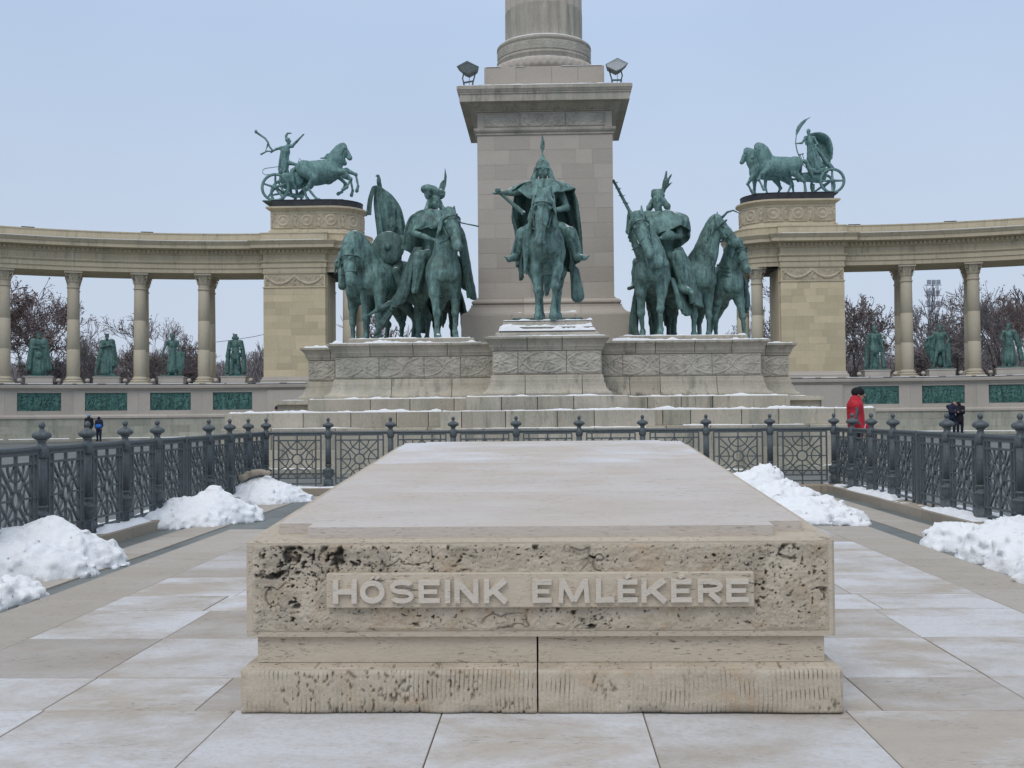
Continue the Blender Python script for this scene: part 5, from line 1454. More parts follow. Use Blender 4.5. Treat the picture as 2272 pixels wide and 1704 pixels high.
def horse(S, u=1.3, neck=None, poll=(0, -1.05, 1.95), muz=(0, -1.32, 1.45), legs=None, tail=True, mane=1, o=(0, 0, 0), ears=True, hs=1.15, ns=1.0, face_side=None):
    """horse facing -y; coordinates in units of a 1.65 m horse, scaled by u; returns nothing"""
    O = np.array(o, float)
    T = lambda p: np.array(p, float)*u+O
    c = lambda a, b, ra, rb=None, **k: S.cap(T(a), T(b), ra*u, (ra if rb is None else rb)*u, **{kk: (vv*u if kk == 'k' else vv) for kk, vv in k.items()})
    e = lambda p, r, rot=(0, 0, 0), k=.05, sub=False: S.ell(T(p), tuple(x*u for x in r), rot, k*u, sub)
    c((0, .50, 1.24), (0, -.30, 1.20), .31, .33, k=.1, flat=((1, 0, 0), 1.12))
    e((0, .12, 1.06), (.27, .55, .27), k=.1)
    for s in (-1, 1):
        e((s*.13, .66, 1.27), (.20, .32, .30), k=.08); e((s*.15, -.42, 1.16), (.14, .25, .30), (12, 0, 0), k=.06)
        e((s*.085, -.62, 1.13), (.12, .13, .17), k=.035)
    c((0, .35, 1.47), (0, -.30, 1.50), .10, .12, k=.1); c((0, -.25, 1.52), (0, -.45, 1.48), .10, .12, k=.08)
    P, Mz = np.array(poll, float), np.array(muz, float)
    nb = np.array((0, -.48, 1.34)); nm = nb*.5+P*.5+np.array(neck if neck is not None else (0, .03, .10))
    S.chain([T(nb), T(nb*.45+nm*.55), T(nm), T(nm*.5+P*.5+np.array((0, 0, .03))), T(P)], [q*u*(1 if i_ == 0 else ns) for i_, q in enumerate((.29, .235, .195, .155, .115))], k=.09*u, flat=((1, 0, .01) if face_side is None else face_side, 1.45))
    d = Mz-P; L_ = np.linalg.norm(d); d /= L_
    c0, e0 = c, e
    up = nm-P; up = up-d*up.dot(d); up /= max(1e-6, np.linalg.norm(up))        # towards the throat side
    sd = np.cross(d, up); X = lambda t, a, b: P+d*t*L_+up*a*hs+sd*b*hs
    c = lambda a, b, ra, rb=None, **k: c0(a, b, ra*hs, (ra if rb is None else rb)*hs, **k)
    e = lambda p, r, rot=(0, 0, 0), k=.05, sub=False: e0(p, tuple(x*hs for x in r), rot, k, sub)
    c(X(.02, .03, 0), X(.45, .02, 0), .118, .10, k=.05, flat=(sd, 1.22)); c(X(.45, .01, 0), X(.86, .0, 0), .088, .066, k=.04, flat=(sd, 1.15))
    e(X(.93, .012, 0), (.068, .068, .068), k=.03); c(X(.35, .10, 0), X(.85, .055, 0), .055, .042, k=.04)
    for s in (-1, 1):
        e(X(.22, .085, s*.045), (.075, .075, .075), k=.04)
        e(X(.27, -.03, s*.088), (.026, .026, .026), k=.012); c(X(.20, -.055, s*.07), X(.30, -.05, s*.095), .018, .014, k=.015)
        e(X(.31, -.02, s*.108), (.026, .022, .026), k=.01, sub=True)
        e(X(.95, -.012, s*.048), (.02, .02, .02), k=.012, sub=True)
        c(X(.9, -.03, s*.03), X(.97, .0, s*.06), .018, .014, k=.015)
        c(X(.45, -.02, s*.07), X(.75, .0, s*.055), .014, .01, k=.015)
        if ears:
            c(X(-.02, -.02, s*.06), X(-.20, -.08, s*.085), .036, .008, k=.015, flat=(up, 1.6))
    c(X(.80, .075, -.03), X(.95, .05, .03), .03, .03, k=.02)
    c, e = c0, e0
    if mane:
        r_ = random.Random(int(mane*10))
        top = [np.array(q, float) for q in ((0, -.28, 1.62),)]+[nm-up*.0+np.array((0, .12, .12)), P-up*.07]
        for i in range(26):
            t = i/25.; q = (top[0]*(1-t)**2+2*top[1]*t*(1-t)+top[2]*t*t)
            for s in ((-1,) if mane != 2 else (-1, 1)):
                ln = .26+.12*r_.random(); a = q+np.array((s*.04, 0, .02)); b = q+np.array((s*(.16+.04*r_.random()), -.03+.1*r_.random(), -ln))
                c(a, (a+b)/2+np.array((s*.02, 0, .03)), .04, .034, k=.014); c((a+b)/2+np.array((s*.02, 0, .03)), b, .034, .008, k=.014)
        for i in range(5): c(X(-.03, -.05, (i-2)*.02), X(.22+.06*r_.random(), -.085, (i-2)*.03), .025, .008, k=.015)
    L0 = dict(FL=[(-.18, -.42, 1.05), (-.18, -.44, .82), (-.17, -.47, .48), (-.17, -.46, .14), (-.17, -.52, .03)],
              FR=[(.18, -.42, 1.05), (.18, -.44, .82), (.17, -.47, .48), (.17, -.46, .14), (.17, -.52, .03)],
              HL=[(-.19, .62, 1.15), (-.20, .48, .90), (-.18, .82, .54), (-.18, .76, .14), (-.18, .70, .03)],
              HR=[(.19, .62, 1.15), (.20, .48, .90), (.18, .82, .54), (.18, .76, .14), (.18, .70, .03)])
    if legs: L0.update(legs)
    for kx, pts in L0.items():
        f = kx[0] == 'F'; r = (.135, .098, .062, .046, .064) if f else (.21, .15, .068, .05, .066)
        p = [np.array(q, float) for q in pts]
        c(p[0], p[1], r[0], r[1], k=.07); c(p[1], p[2], r[1]*.95, r[2]*.92, k=.05)
        e(p[2], (r[2]*1.12,)*3, k=.03)
        c(p[2], p[3], r[2]*.78, r[3]*.85, k=.03); e(p[3], (r[3]*1.2,)*3, k=.02)
        c(p[3], p[4], r[3]*.95, r[4], k=.03)
        # hoof
        c(p[4]+np.array((0, .0, .015)), p[4]+(p[4]-p[3])/max(1e-6, np.linalg.norm(p[4]-p[3]))*.03, r[4]*.98, r[4]*1.1, k=.012)
    if tail:
        pts = tail if isinstance(tail, list) else [(0, .92, 1.42), (0, 1.10, 1.30), (.02, 1.16, .95), (.0, 1.14, .55)]
        S.chain([T(q) for q in pts], [x*u for x in (.06, .085, .10, .03)][:len(pts)], k=.04*u, fold=(.018*u, 7, .4))
    return X

def bridle(par, X, u, o=(0, 0, 0), mat=None, rein_to=None):
    m = MB(); O = Vector(o); T = lambda p: tuple(np.array(p)*u+np.array(o))
    for t, r in ((.62, .082), (.20, .135)):
        pts = []
        for i in range(17):
            a = 2*PI*i/16; pts.append(T(X(t, .03+r*1.15*math.cos(a), r*math.sin(a)*.95)))
        m.tube(pts, .014*u, 5)
    for s in (-1, 1):
        m.tube([T(X(.0, .0, s*.105)), T(X(.3, .03, s*.118)), T(X(.62, .04, s*.085))], .012*u, 5)
        if rein_to is not None: m.tube([T(X(.66, .05, s*.08)), T(X(.5, .25, s*.16)), tuple(rein_to)], .011*u, 5)
    return m.done('bridle', mat, par, True, True)

BZ, BD, BC, BK = M['bronze'], M['bronze_dk'], M['bronze_chariot'], M['bronze_king']
NZ = .014
def feather(name, mat, par, pts, w, local=True):
    """flat blade following points, w = half widths"""
    m = MB(); V = []
    for (x, y, z), q in zip(pts, w): V += [(x-q, y, z), (x, y-.02, z), (x+q, y, z), (x, y+.02, z)]
    F = []
    for i in range(len(pts)-1):
        for k in range(4): F.append([i*4+k, i*4+(k+1) % 4, (i+1)*4+(k+1) % 4, (i+1)*4+k])
    m.add(V, F); return m.done(name, mat, par, False, local)

# ---------------------------------------------------------------- central rider
A = thing('equestrian_statue', (0.02, 24.75, 3.35), 'lone bronze rider in front of the pedestal, spiked helmet, arm out holding a mace', 'statue', 'bronze horsemen on the monument base')
u = 1.28
S = SDF(.022, .05)
X = horse(S, u, hs=1.32, neck=(0, .02, .16), poll=(-.03, -.92, 1.93), muz=(-.13, -1.10, 1.10), mane=2,
          legs=dict(FL=[(-.17, -.42, 1.05), (-.18, -.46, .80), (-.16, -.50, .46), (-.15, -.47, .14), (-.15, -.55, .03)],
                    FR=[(.17, -.42, 1.05), (.17, -.48, .82), (.13, -.60, .50), (.10, -.52, .14), (.10, -.60, .03)],
                    HL=[(-.18, .62, 1.15), (-.19, .48, .90), (-.13, .80, .54), (-.10, .72, .14), (-.09, .64, .03)],
                    HR=[(.18, .62, 1.15), (.20, .48, .90), (.19, .82, .54), (.20, .80, .14), (.20, .74, .03)]))
# long forelock locks falling over the left shoulder
for i in range(9):
    x = -.50-.05*(i % 3); S.cap((-.33-.02*i, -.75+.04*i, 1.95-.02*i), (-.47+.02*(i % 4), -.66+.04*i, .95+.10*(i % 3)), .06, .03, k=.04)
rm = random.Random(8)
for i in range(26):
    sx_ = -1 if i % 2 else 1; t = rm.random()
    a = (-.04+sx_*(.05+.12*t), -1.12+.1*rm.random(), 2.58-.12*t); b = (-.10+sx_*(.20+.10*t), -1.12+.25*rm.random(), 2.12-.25*rm.random()-.1*t)
    S.cap(a, b, .065, .025, k=.02)
for i in range(9): S.cap((-.05+.02*(i-4), -1.18, 2.56), (-.10+.035*(i-4), -1.36, 2.28-.1*rm.random()), .045, .015, k=.015)
link('horse', S.mesh('horse', NZ, 7), BZ, A, True)
bridle(A, X, u, (0, 0, 0), BD, (.05, -.35, 2.28))
S = SDF(.02, .045)
uu = 1.34
J = dict(pelvis=(0, .06, 2.02), chest=(-.03, .02, 2.62), neck=(-.06, 0, 2.99), head=(-.07, -.03, 3.25), shL=(-.36, 0, 2.86), elL=(-.70, -.10, 2.76), haL=(-1.0, -.24, 2.73),
         shR=(.29, 0, 2.85), elR=(.44, -.06, 2.42), haR=(.16, -.42, 2.30), hipL=(-.17, 0, 2.0), knL=(-.52, -.38, 1.86), anL=(-.64, -.20, 1.33), toL=(-.82, -.42, 1.25),
         hipR=(.17, 0, 2.0), knR=(.50, -.38, 1.86), anR=(.66, -.20, 1.34), toR=(.80, -.44, 1.27))
human(S, J, uu, beard=.25, bulk=1.1, hz=1.1)
for s in (-1, 1):   # flared boots and trousers
    S.cap((s*.30, -.2, 1.95), (s*.52, -.36, 1.75), .15, .14, fold=(.02, 5, s)); S.cap((s*.50, -.38, 1.80), (s*.65, -.20, 1.38), .15, .12, fold=(.028, 6, s)); S.cap((s*.64, -.24, 1.33), (s*.80, -.43, 1.27), .075, .05)
    S.cap((s*.85, -.44, 1.29), (s*.92, -.46, 1.33), .03, .012)
# long hair in plaits
for s in (-1, 1):
    S.chain([(-.07+s*.14, .0, 3.28), (-.07+s*.19, -.05, 3.05), (-.07+s*.22, -.12, 2.86)], [.055, .07, .04], k=.03, fold=(.012, 5, 1))
S.chain([(.1, -.1, 3.1), (.17, -.22, 2.93), (.2, -.24, 2.74)], [.05, .045, .03], k=.02)
# tunic skirts over the thighs
S.cap((0, .05, 2.15), (0, .0, 1.98), .26, .36, flat=((0, 1, 0), 1.3), fold=(.03, 9, 0))
link('rider', S.mesh('rider', .012, 9), BZ, A, True)
S = SDF(.018, .03)
S.ell((-.07, .0, 3.34), (.155, .165, .16), k=.03); S.cap((-.07, 0, 3.42), (-.07, 0, 3.62), .10, .022, k=.05)
S.cap((-.07, -.165, 3.30), (-.07, -.14, 3.46), .018, .014, k=.01)
for i in range(12):
    a = 2*PI*i/12; S.cap((-.07+.155*math.cos(a), .165*math.sin(a), 3.285), (-.07+.155*math.cos(a+.5), .165*math.sin(a+.5), 3.285), .022, k=.015)
for s in (-1, 1): S.cap((-.07+s*.15, .01, 3.27), (-.07+s*.175, .0, 3.08), .05, .04, k=.02, flat=((1, 0, 0), 1.8))
link('helmet', S.mesh('helmet', .006, 12), BZ, A, True)
feather('plume', BZ, A, [(-.07, 0, 3.60), (-.075, 0, 3.68), (-.07, 0, 3.76), (-.065, 0, 3.88), (-.07, 0, 3.97), (-.07, 0, 4.06)], [.014, .02, .05, .042, .022, .003])
# short cape over the shoulders and the long cloak behind
drape('shoulder_cape', BZ and [[(-.10, -.20, 3.02), (-.10, -.24, 3.03), (.05, -.24, 3.03), (.10, -.12, 3.04), (.05, .12, 3.06), (-.1, .16, 3.06), (-.2, .1, 3.05), (-.22, -.1, 3.03), (-.16, -.2, 3.02)],
                           [(-.42, -.22, 2.93), (-.08, -.32, 2.84), (.26, -.30, 2.86), (.46, -.08, 2.95), (.40, .18, 2.95), (-.05, .26, 2.9), (-.48, .2, 2.97), (-.58, .0, 2.96), (-.5, -.18, 2.94)],
                           [(-.62, -.20, 2.80), (-.22, -.42, 2.52), (.22, -.38, 2.70), (.60, -.12, 2.80), (.58, .22, 2.7), (0, .34, 2.5), (-.6, .28, 2.72), (-.82, -.05, 2.82), (-.72, -.2, 2.78)]],
      30, 70, .03, BZ, A, folds=(.035, 8, .3), rough=.02)
drape('cloak', [[(-.62, .05, 2.92), (-.35, .20, 2.98), (0, .26, 3.0), (.3, .2, 2.98), (.56, .02, 2.92)],
                [(-.70, .0, 2.60), (-.42, .3, 2.5), (0, .4, 2.45), (.4, .3, 2.5), (.66, -.04, 2.55)],
                [(-.72, .05, 2.30), (-.50, .4, 2.0), (0, .6, 2.05), (.5, .4, 2.0), (.72, -.06, 2.05)],
                [(-.62, .1, 1.92), (-.6, .5, 1.6), (0, .9, 1.85), (.55, .5, 1.6), (.76, -.04, 1.62)],
                [(-.56, .2, 1.30), (-.58, .6, 1.15), (0, 1.15, 1.5), (.52, .6, 1.1), (.70, .0, 1.42)]], 44, 60, .035, BD, A, folds=(.045, 6, 1.), rough=.015, ragged=1.2)
# mace, side cloth, quiver
m = MB(); m.tube([(-1.04, -.30, 2.76), (-.47, -.62, 2.20)], .032, 8, .05); m.lathe([(.03, -.05), (.065, 0), (.06, .05), (.02, .08)], 10, (-1.04, -.3, 2.75)); m.done('mace', BD, A, True, True)
S = SDF(.018, .03); S.cap((.60, .0, 1.05), (.66, -.05, .50), .10, .14, fold=(.01, 9, 0)); S.cap((.56, .0, 1.25), (.60, 0, 1.05), .03, .06)
link('quiver', S.mesh('quiver', .008, 9), BD, A, True)
drape('saddle_cloth', [[(-.44, -.35, 1.72), (-.48, 0, 1.75), (-.46, .35, 1.7)], [(-.53, -.32, 1.3), (-.56, 0, 1.3), (-.54, .34, 1.3)], [(-.50, -.25, .98), (-.56, .0, .86), (-.52, .3, .95)]], 20, 24, .03, BD, A, folds=(.02, 4, 0))
drape('saddle_cloth', [[(.44, -.35, 1.72), (.48, 0, 1.75), (.46, .35, 1.7)], [(.53, -.32, 1.3), (.56, 0, 1.3), (.54, .34, 1.3)], [(.50, -.25, 1.1), (.56, .0, .98), (.52, .3, 1.1)]], 20, 24, .03, BD, A, folds=(.02, 4, 0))

A.scale = (1.035,)*3
# ---------------------------------------------------------------- left group
def horse_obj(par, name='horse', mat=None, h=.026, **kw):
    S = SDF(h, .05); X = horse(S, **kw); o = link(name, S.mesh(name, NZ, 7), mat or BZ, par, True); return X, S
R = lambda a: math.radians(a)
# front horseman of the left group, feathered fur cap
B1 = thing('equestrian_statue', (-2.72, 27.75, 3.06), 'bronze rider left of the pedestal, tall plumed fur cap, hide hanging off his horse', 'statue', 'bronze horsemen on the monument base', R(20))
X, _ = horse_obj(B1, u=1.34, hs=1.25, ns=1.1, neck=(0.02, .04, .14), poll=(-.02, -.84, 2.10), muz=(.05, -1.16, 1.48), mane=1,
                 legs=dict(FL=[(-.18, -.42, 1.05), (-.19, -.48, .80), (-.17, -.54, .46), (-.16, -.50, .14), (-.16, -.58, .03)]))
bridle(B1, X, 1.34, (0, 0, 0), BD, (-.1, -.4, 2.35))
S = SDF(.022, .045)
J = dict(pelvis=(-.05, .12, 2.10), chest=(-.12, .08, 2.72), neck=(-.10, .05, 3.08), head=(-.08, .0, 3.32), shL=(-.44, .02, 2.93), elL=(-.60, -.15, 2.52), haL=(-.18, -.50, 2.30),
         shR=(.22, .08, 2.93), elR=(.40, -.05, 2.55), haR=(.10, -.45, 2.38), hipL=(-.2, .05, 2.08), knL=(-.58, -.32, 1.78), anL=(-.62, -.16, 1.22), toL=(-.70, -.42, 1.12),
         hipR=(.16, .05, 2.08), knR=(.52, -.3, 1.85), anR=(.6, -.12, 1.3), toR=(.62, -.4, 1.2))
human(S, J, 1.34, face=(.12, -1, 0), beard=.35, bulk=1.15, hz=1.15)
S.cap((-.5, -.28, 1.95), (-.60, -.18, 1.22), .17, .10, fold=(.02, 7, 0))
for s in (-1, 1): S.chain([(-.08+s*.13, .02, 3.32), (-.08+s*.19, .0, 3.10), (-.08+s*.24, -.05, 2.92)], [.05, .065, .03], k=.03, fold=(.01, 5, 1))
link('rider', S.mesh('rider', .014, 8), BZ, B1, True)
S = SDF(.02, .04); S.ell((-.12, .03, 3.54), (.235, .21, .13), (0, 12, 0)); S.ell((-.23, .02, 3.60), (.17, .17, .10)); S.cap((-.20, .0, 3.47), (.06, .0, 3.49), .12, .12, fold=(.01, 7, 0)); S.ell((-.09, .07, 3.42), (.17, .15, .10))
link('fur_cap', S.mesh('fur_cap', .02, 11), BZ, B1, True)
feather('plume', BZ, B1, [(.08, 0, 3.45), (.10, 0, 3.62), (.12, 0, 3.74), (.14, 0, 3.82)], [.03, .075, .06, .02])
feather('plume', BZ, B1, [(.13, 0, 3.50), (.17, 0, 3.72), (.19, 0, 3.92), (.18, 0, 4.10)], [.01, .035, .03, .004])
drape('hide', [[(-.12, -.8, 2.72), (.05, -.7, 2.80), (.30, -.5, 2.72)], [(.12, -.98, 2.55), (.35, -.8, 2.55), (.52, -.4, 2.45)], [(.30, -.9, 2.05), (.52, -.7, 1.95), (.66, -.3, 1.95)],
               [(.42, -.85, 1.5), (.64, -.62, 1.45), (.75, -.3, 1.4)], [(.50, -.82, 1.0), (.70, -.6, .98), (.80, -.35, 1.0)]], 50, 36, .05, BD, B1, folds=(.03, 5, 0), rough=.03, ragged=4.)
drape('shoulder_cape', [[(-.30, -.14, 3.10), (-.10, -.18, 3.08), (.14, -.12, 3.10), (.2, .15, 3.1), (-.1, .2, 3.12), (-.32, .12, 3.1)], [(-.56, -.14, 3.0), (-.12, -.3, 2.86), (.36, -.12, 2.98), (.4, .25, 2.95), (-.1, .3, 2.9), (-.58, .14, 3.0)],
                        [(-.68, -.12, 2.80), (-.16, -.34, 2.70), (.44, -.14, 2.80), (.48, .3, 2.7), (-.1, .42, 2.5), (-.72, .2, 2.75)], [(-.74, -.02, 2.52), (-.36, -.30, 2.62), (.46, -.14, 2.68), (.5, .35, 2.2), (-.1, .6, 2.0), (-.80, .25, 2.2)]], 34, 60, .035, BZ, B1, folds=(.04, 8, .5), rough=.02)
drape('robe', [[(-.45, -.35, 2.15), (-.52, .0, 2.2), (-.5, .35, 2.15)], [(-.66, -.32, 1.7), (-.72, .05, 1.7), (-.68, .5, 1.7)], [(-.74, -.25, 1.2), (-.86, .12, 1.15), (-.82, .6, 1.2)], [(-.78, -.1, .95), (-1.0, .25, .80), (-1.05, .75, .7)]], 40, 40, .04, BD, B1, folds=(.04, 5, .7), rough=.02, ragged=1.0)
m = MB(); m.tube([(.2, -.2, 2.85), (.85, -.5, 2.68)], .018, 6); m.done('spear', BD, B1, True, True)
S = SDF(.02, .04); S.chain([(-.70, .5, 1.25), (-1.0, .55, .85), (-1.25, .5, .45), (-1.4, .45, .2)], [.10, .12, .09, .03], fold=(.02, 6, 1)); S.chain([(-.9, .52, 1.0), (-1.35, .4, .78), (-1.62, .35, .62)], [.08, .06, .02], fold=(.01, 5, 1))
link('trailing_cloth', S.mesh('trailing_cloth', .015, 9), BD, B1, True)

B1.scale = (1.08,)*3
# standard bearer with round shield, on the leftmost near horse
B2 = thing('equestrian_statue', (-4.05, 28.55, 3.06), 'bronze standard bearer with round shield on an arched-neck horse at the left end', 'statue', 'bronze horsemen on the monument base', R(-38))
X, _ = horse_obj(B2, u=1.36, hs=1.2, ns=1.15, neck=(-.05, -.05, .30), poll=(-.02, -1.02, 1.62), muz=(.16, -1.12, .98), mane=1, face_side=None)
bridle(B2, X, 1.36, (0, 0, 0), BD)
S = SDF(.024, .045)
J = dict(pelvis=(0, .12, 2.02), chest=(-.02, .1, 2.52), neck=(0, .08, 2.74), head=(.0, .04, 2.95), shL=(-.30, .1, 2.62), elL=(-.36, -.12, 2.3), haL=(-.1, -.34, 2.45),
         shR=(.30, .1, 2.62), elR=(.42, -.12, 2.35), haR=(.18, -.4, 2.2), hipL=(-.2, .05, 2.0), knL=(-.5, -.3, 1.78), anL=(-.56, -.12, 1.2), toL=(-.6, -.4, 1.1),
         hipR=(.2, .05, 2.0), knR=(.5, -.3, 1.78), anR=(.56, -.12, 1.2), toR=(.6, -.4, 1.1))
human(S, J, 1.3, face=(.62, -.78, 0), beard=.3, bulk=1.1)
S.cap((0, .06, 3.02), (.0, .06, 3.14), .15, .12)
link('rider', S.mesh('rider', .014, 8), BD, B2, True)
m = MB()
for x in (-.09, .09): m.tube([(x, .05, 3.12), (x*1.7, .04, 3.26), (x*2.1, .04, 3.42)], .03, 6, .006)
m.tube([(0, .02, 3.12), (.02, .0, 3.3)], .02, 6, .006)
m.done('helmet_spikes', BD, B2, True, True)
S = SDF(.02, .02); S.ell((.30, -.36, 2.38), (.40, .09, .40), (0, 0, 38)); S.ell((.34, -.43, 2.38), (.10, .07, .10), k=.03)
link('shield', S.mesh('shield', .01, 8), BD, B2, True)
S = SDF(.018, .03); S.cap((-.34, .02, 2.3), (-.40, .0, 3.95), .03, .026); S.ell((-.40, 0, 3.92), (.06, .06, .09)); S.ell((-.40, 0, 4.16), (.055, .06, .14)); S.ell((-.42, -.01, 4.31), (.04, .05, .04)); S.cap((-.44, -.03, 4.32), (-.49, -.06, 4.29), .016, .006, k=.01)
S.cap((-.38, .03, 4.1), (-.33, .06, 3.93), .035, .012)
link('eagle_pole', S.mesh('eagle_pole', .005, 12), BD, B2, True)
# flag hangs in the picture plane, so undo the group's turn
F_ = Matrix.Rotation(R(38), 3, 'Z')
def fl(p): return tuple(F_ @ Vector(p))
fo = np.array(fl((0, 0, 0)))
drape('flag', [[fl((-.32, -.22, 3.98)), fl((-.24, -.24, 3.94)), fl((-.16, -.2, 3.92))], [fl((-.38, -.20, 3.6)), fl((-.16, -.2, 3.65)), fl((.08, -.08, 3.74))], [fl((-.36, -.15, 3.2)), fl((-.08, -.1, 3.25)), fl((.28, .0, 3.42))],
               [fl((-.32, -.12, 2.8)), fl((-.02, 0, 2.8)), fl((.38, .1, 2.95))], [fl((-.30, -.1, 2.35)), fl((.03, .1, 2.35)), fl((.42, .15, 2.45))]], 50, 50, .03, BZ, B2, folds=(.06, 3.6, .4), rough=.02, ragged=.8)
drape('flag_tail', [[fl((-.30, -.24, 3.96)), fl((-.36, -.26, 3.95)), fl((-.40, -.25, 3.9))], [fl((-.40, -.26, 3.6)), fl((-.46, -.28, 3.6)), fl((-.50, -.25, 3.6))], [fl((-.44, -.25, 3.22)), fl((-.50, -.28, 3.22)), fl((-.56, -.25, 3.2))]], 26, 16, .03, BD, B2, folds=(.02, 2, 0))
drape('saddle_cloth', [[(-.42, -.4, 1.8), (-.46, 0, 1.84), (-.44, .45, 1.8)], [(-.56, -.38, 1.35), (-.6, 0, 1.35), (-.57, .5, 1.35)], [(-.54, -.3, .95), (-.62, .05, .85), (-.56, .5, .95)]], 24, 24, .03, BD, B2, folds=(.03, 4, 0))
B2.scale = (1.04,)*3
# third horse, seen mostly as a head behind the leftmost one
B3 = thing('horse_statue', (-4.66, 29.5, 3.04), 'bronze horse whose head and pricked ears show behind the leftmost horse', 'statue', 'bronze horses standing in the groups', R(-25))
X, _ = horse_obj(B3, u=1.32, neck=(0, 0, .28), poll=(.0, -1.0, 1.74), muz=(.02, -1.12, 1.12), mane=1, h=.03)
bridle(B3, X, 1.32, (0, 0, 0), BD)
B4 = thing('horse_statue', (-2.75, 30.0, 3.04), 'bronze horse hidden behind the fur-capped rider, only its legs showing underneath', 'statue', 'bronze horses standing in the groups', R(8))
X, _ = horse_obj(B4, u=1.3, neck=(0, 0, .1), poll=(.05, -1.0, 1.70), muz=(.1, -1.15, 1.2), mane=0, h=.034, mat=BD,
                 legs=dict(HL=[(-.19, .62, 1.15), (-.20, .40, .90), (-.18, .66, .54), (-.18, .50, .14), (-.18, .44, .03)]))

for sx_ in (-1, 1):
    drape('hanging_cloth', [[(sx_*.40, -.5, 1.5), (sx_*.46, .2, 1.5), (sx_*.42, .9, 1.5)], [(sx_*.50, -.5, 1.0), (sx_*.56, .2, 1.0), (sx_*.52, 1.0, 1.0)], [(sx_*.52, -.45, .55), (sx_*.60, .2, .45), (sx_*.56, 1.0, .5)]], 34, 40, .04, BD, B4, folds=(.05, 5, .2), rough=.02, ragged=2.0)
# ---------------------------------------------------------------- right group
C1 = thing('equestrian_statue', (2.78, 27.85, 3.06), 'bearded bronze rider right of the pedestal, antler plume in his cap, spiked mace raised', 'statue', 'bronze horsemen on the monument base', R(-16))
X, _ = horse_obj(C1, u=1.34, hs=1.25, ns=1.15, neck=(-.10, .02, .16), poll=(-.16, -.82, 2.06), muz=(.10, -1.12, 1.34), mane=1,
                 legs=dict(FL=[(-.18, -.42, 1.05), (-.19, -.46, .80), (-.20, -.42, .46), (-.20, -.30, .14), (-.20, -.34, .03)],
                           FR=[(.18, -.42, 1.05), (.18, -.52, .82), (.17, -.62, .50), (.17, -.60, .15), (.17, -.68, .03)]))
bridle(C1, X, 1.34, (0, 0, 0), BD, (.1, -.42, 2.3))
# heavy flowing mane on the right of the neck
S = SDF(.024, .05)
rm = random.Random(4)
for i in range(18):
    t = i/17.; x = -.08+.30*t; S.cap((x-.05, -1.15+.30*t, 2.45-.25*t+.1*rm.random()), (x+.16+.08*rm.random(), -1.30+.36*t, 1.55+.1*rm.random()+.1*t), .075, .045, k=.05)
link('mane', S.mesh('mane', .02, 8), BZ, C1, True)
S = SDF(.022, .045)
J = dict(pelvis=(.10, .12, 2.08), chest=(.10, .06, 2.70), neck=(.08, .04, 3.06), head=(.06, -.02, 3.30), shL=(-.28, .02, 2.90), elL=(-.62, -.12, 2.62), haL=(-.58, -.3, 2.98),
         shR=(.46, .06, 2.90), elR=(.58, -.1, 2.45), haR=(.22, -.42, 2.36), hipL=(-.1, .05, 2.08), knL=(-.42, -.3, 1.85), anL=(-.52, -.15, 1.3), toL=(-.58, -.42, 1.22),
         hipR=(.26, .05, 2.08), knR=(.60, -.34, 1.80), anR=(.68, -.2, 1.22), toR=(.86, -.42, 1.08))
human(S, J, 1.36, face=(.1, -1, 0), beard=1.0, bulk=1.2, hz=1.18)
S.cap((.56, -.30, 1.90), (.68, -.22, 1.28), .18, .12, fold=(.02, 6, 0)); S.ell((.36, -.36, 2.42), (.17, .13, .13)); S.cap((.62, -.2, 1.2), (.9, -.42, 1.05), .12, .06)
for s in (-1, 1): S.chain([(.06+s*.13, .03, 3.34), (.06+s*.21, .03, 3.18), (.06+s*.25, .02, 3.10)], [.06, .075, .03], k=.03, fold=(.01, 5, 1))
link('rider', S.mesh('rider', .014, 8), BZ, C1, True)
S = SDF(.02, .04); S.ell((.05, .05, 3.47), (.165, .17, .13)); S.cap((-.05, .0, 3.56), (.15, .0, 3.57), .05, .05); S.cap((.05, .1, 3.42), (.28, .12, 3.18), .10, .05); S.cap((.05, .1, 3.42), (-.18, .12, 3.16), .10, .05)
link('cap', S.mesh('cap', .01, 9), BZ, C1, True)
S = SDF(.016, .02); S.cap((.16, .05, 3.50), (.25, .05, 3.78), .045, .075, flat=((0, 1, 0), 1.8)); S.cap((.22, .05, 3.70), (.26, .05, 4.02), .06, .025, flat=((0, 1, 0), 1.8)); S.cap((.24, .05, 3.72), (.38, .05, 3.94), .05, .02, flat=((0, 1, 0), 1.6)); S.cap((.24, .05, 3.66), (.40, .05, 3.76), .045, .015, flat=((0, 1, 0), 1.6))
link('plume', S.mesh('plume', .01, 12), BD, C1, True)
drape('cape', [[(-.14, -.16, 3.08), (.08, -.2, 3.04), (.30, -.14, 3.08), (.36, .14, 3.1), (.1, .2, 3.12), (-.2, .12, 3.1)], [(-.40, -.18, 2.98), (.10, -.34, 2.86), (.62, -.16, 2.96), (.66, .25, 2.9), (.1, .3, 2.9), (-.46, .14, 3.0)],
                [(-.46, -.22, 2.76), (.10, -.42, 2.62), (.70, -.22, 2.80), (.74, .3, 2.75), (.1, .42, 2.5), (-.54, .2, 2.75)], [(-.42, -.24, 2.52), (.10, -.44, 2.46), (.68, -.26, 2.66), (.74, .35, 2.45), (.1, .6, 2.1), (-.56, .28, 2.4)]], 34, 60, .035, BZ, C1, folds=(.035, 8, .5), rough=.025)
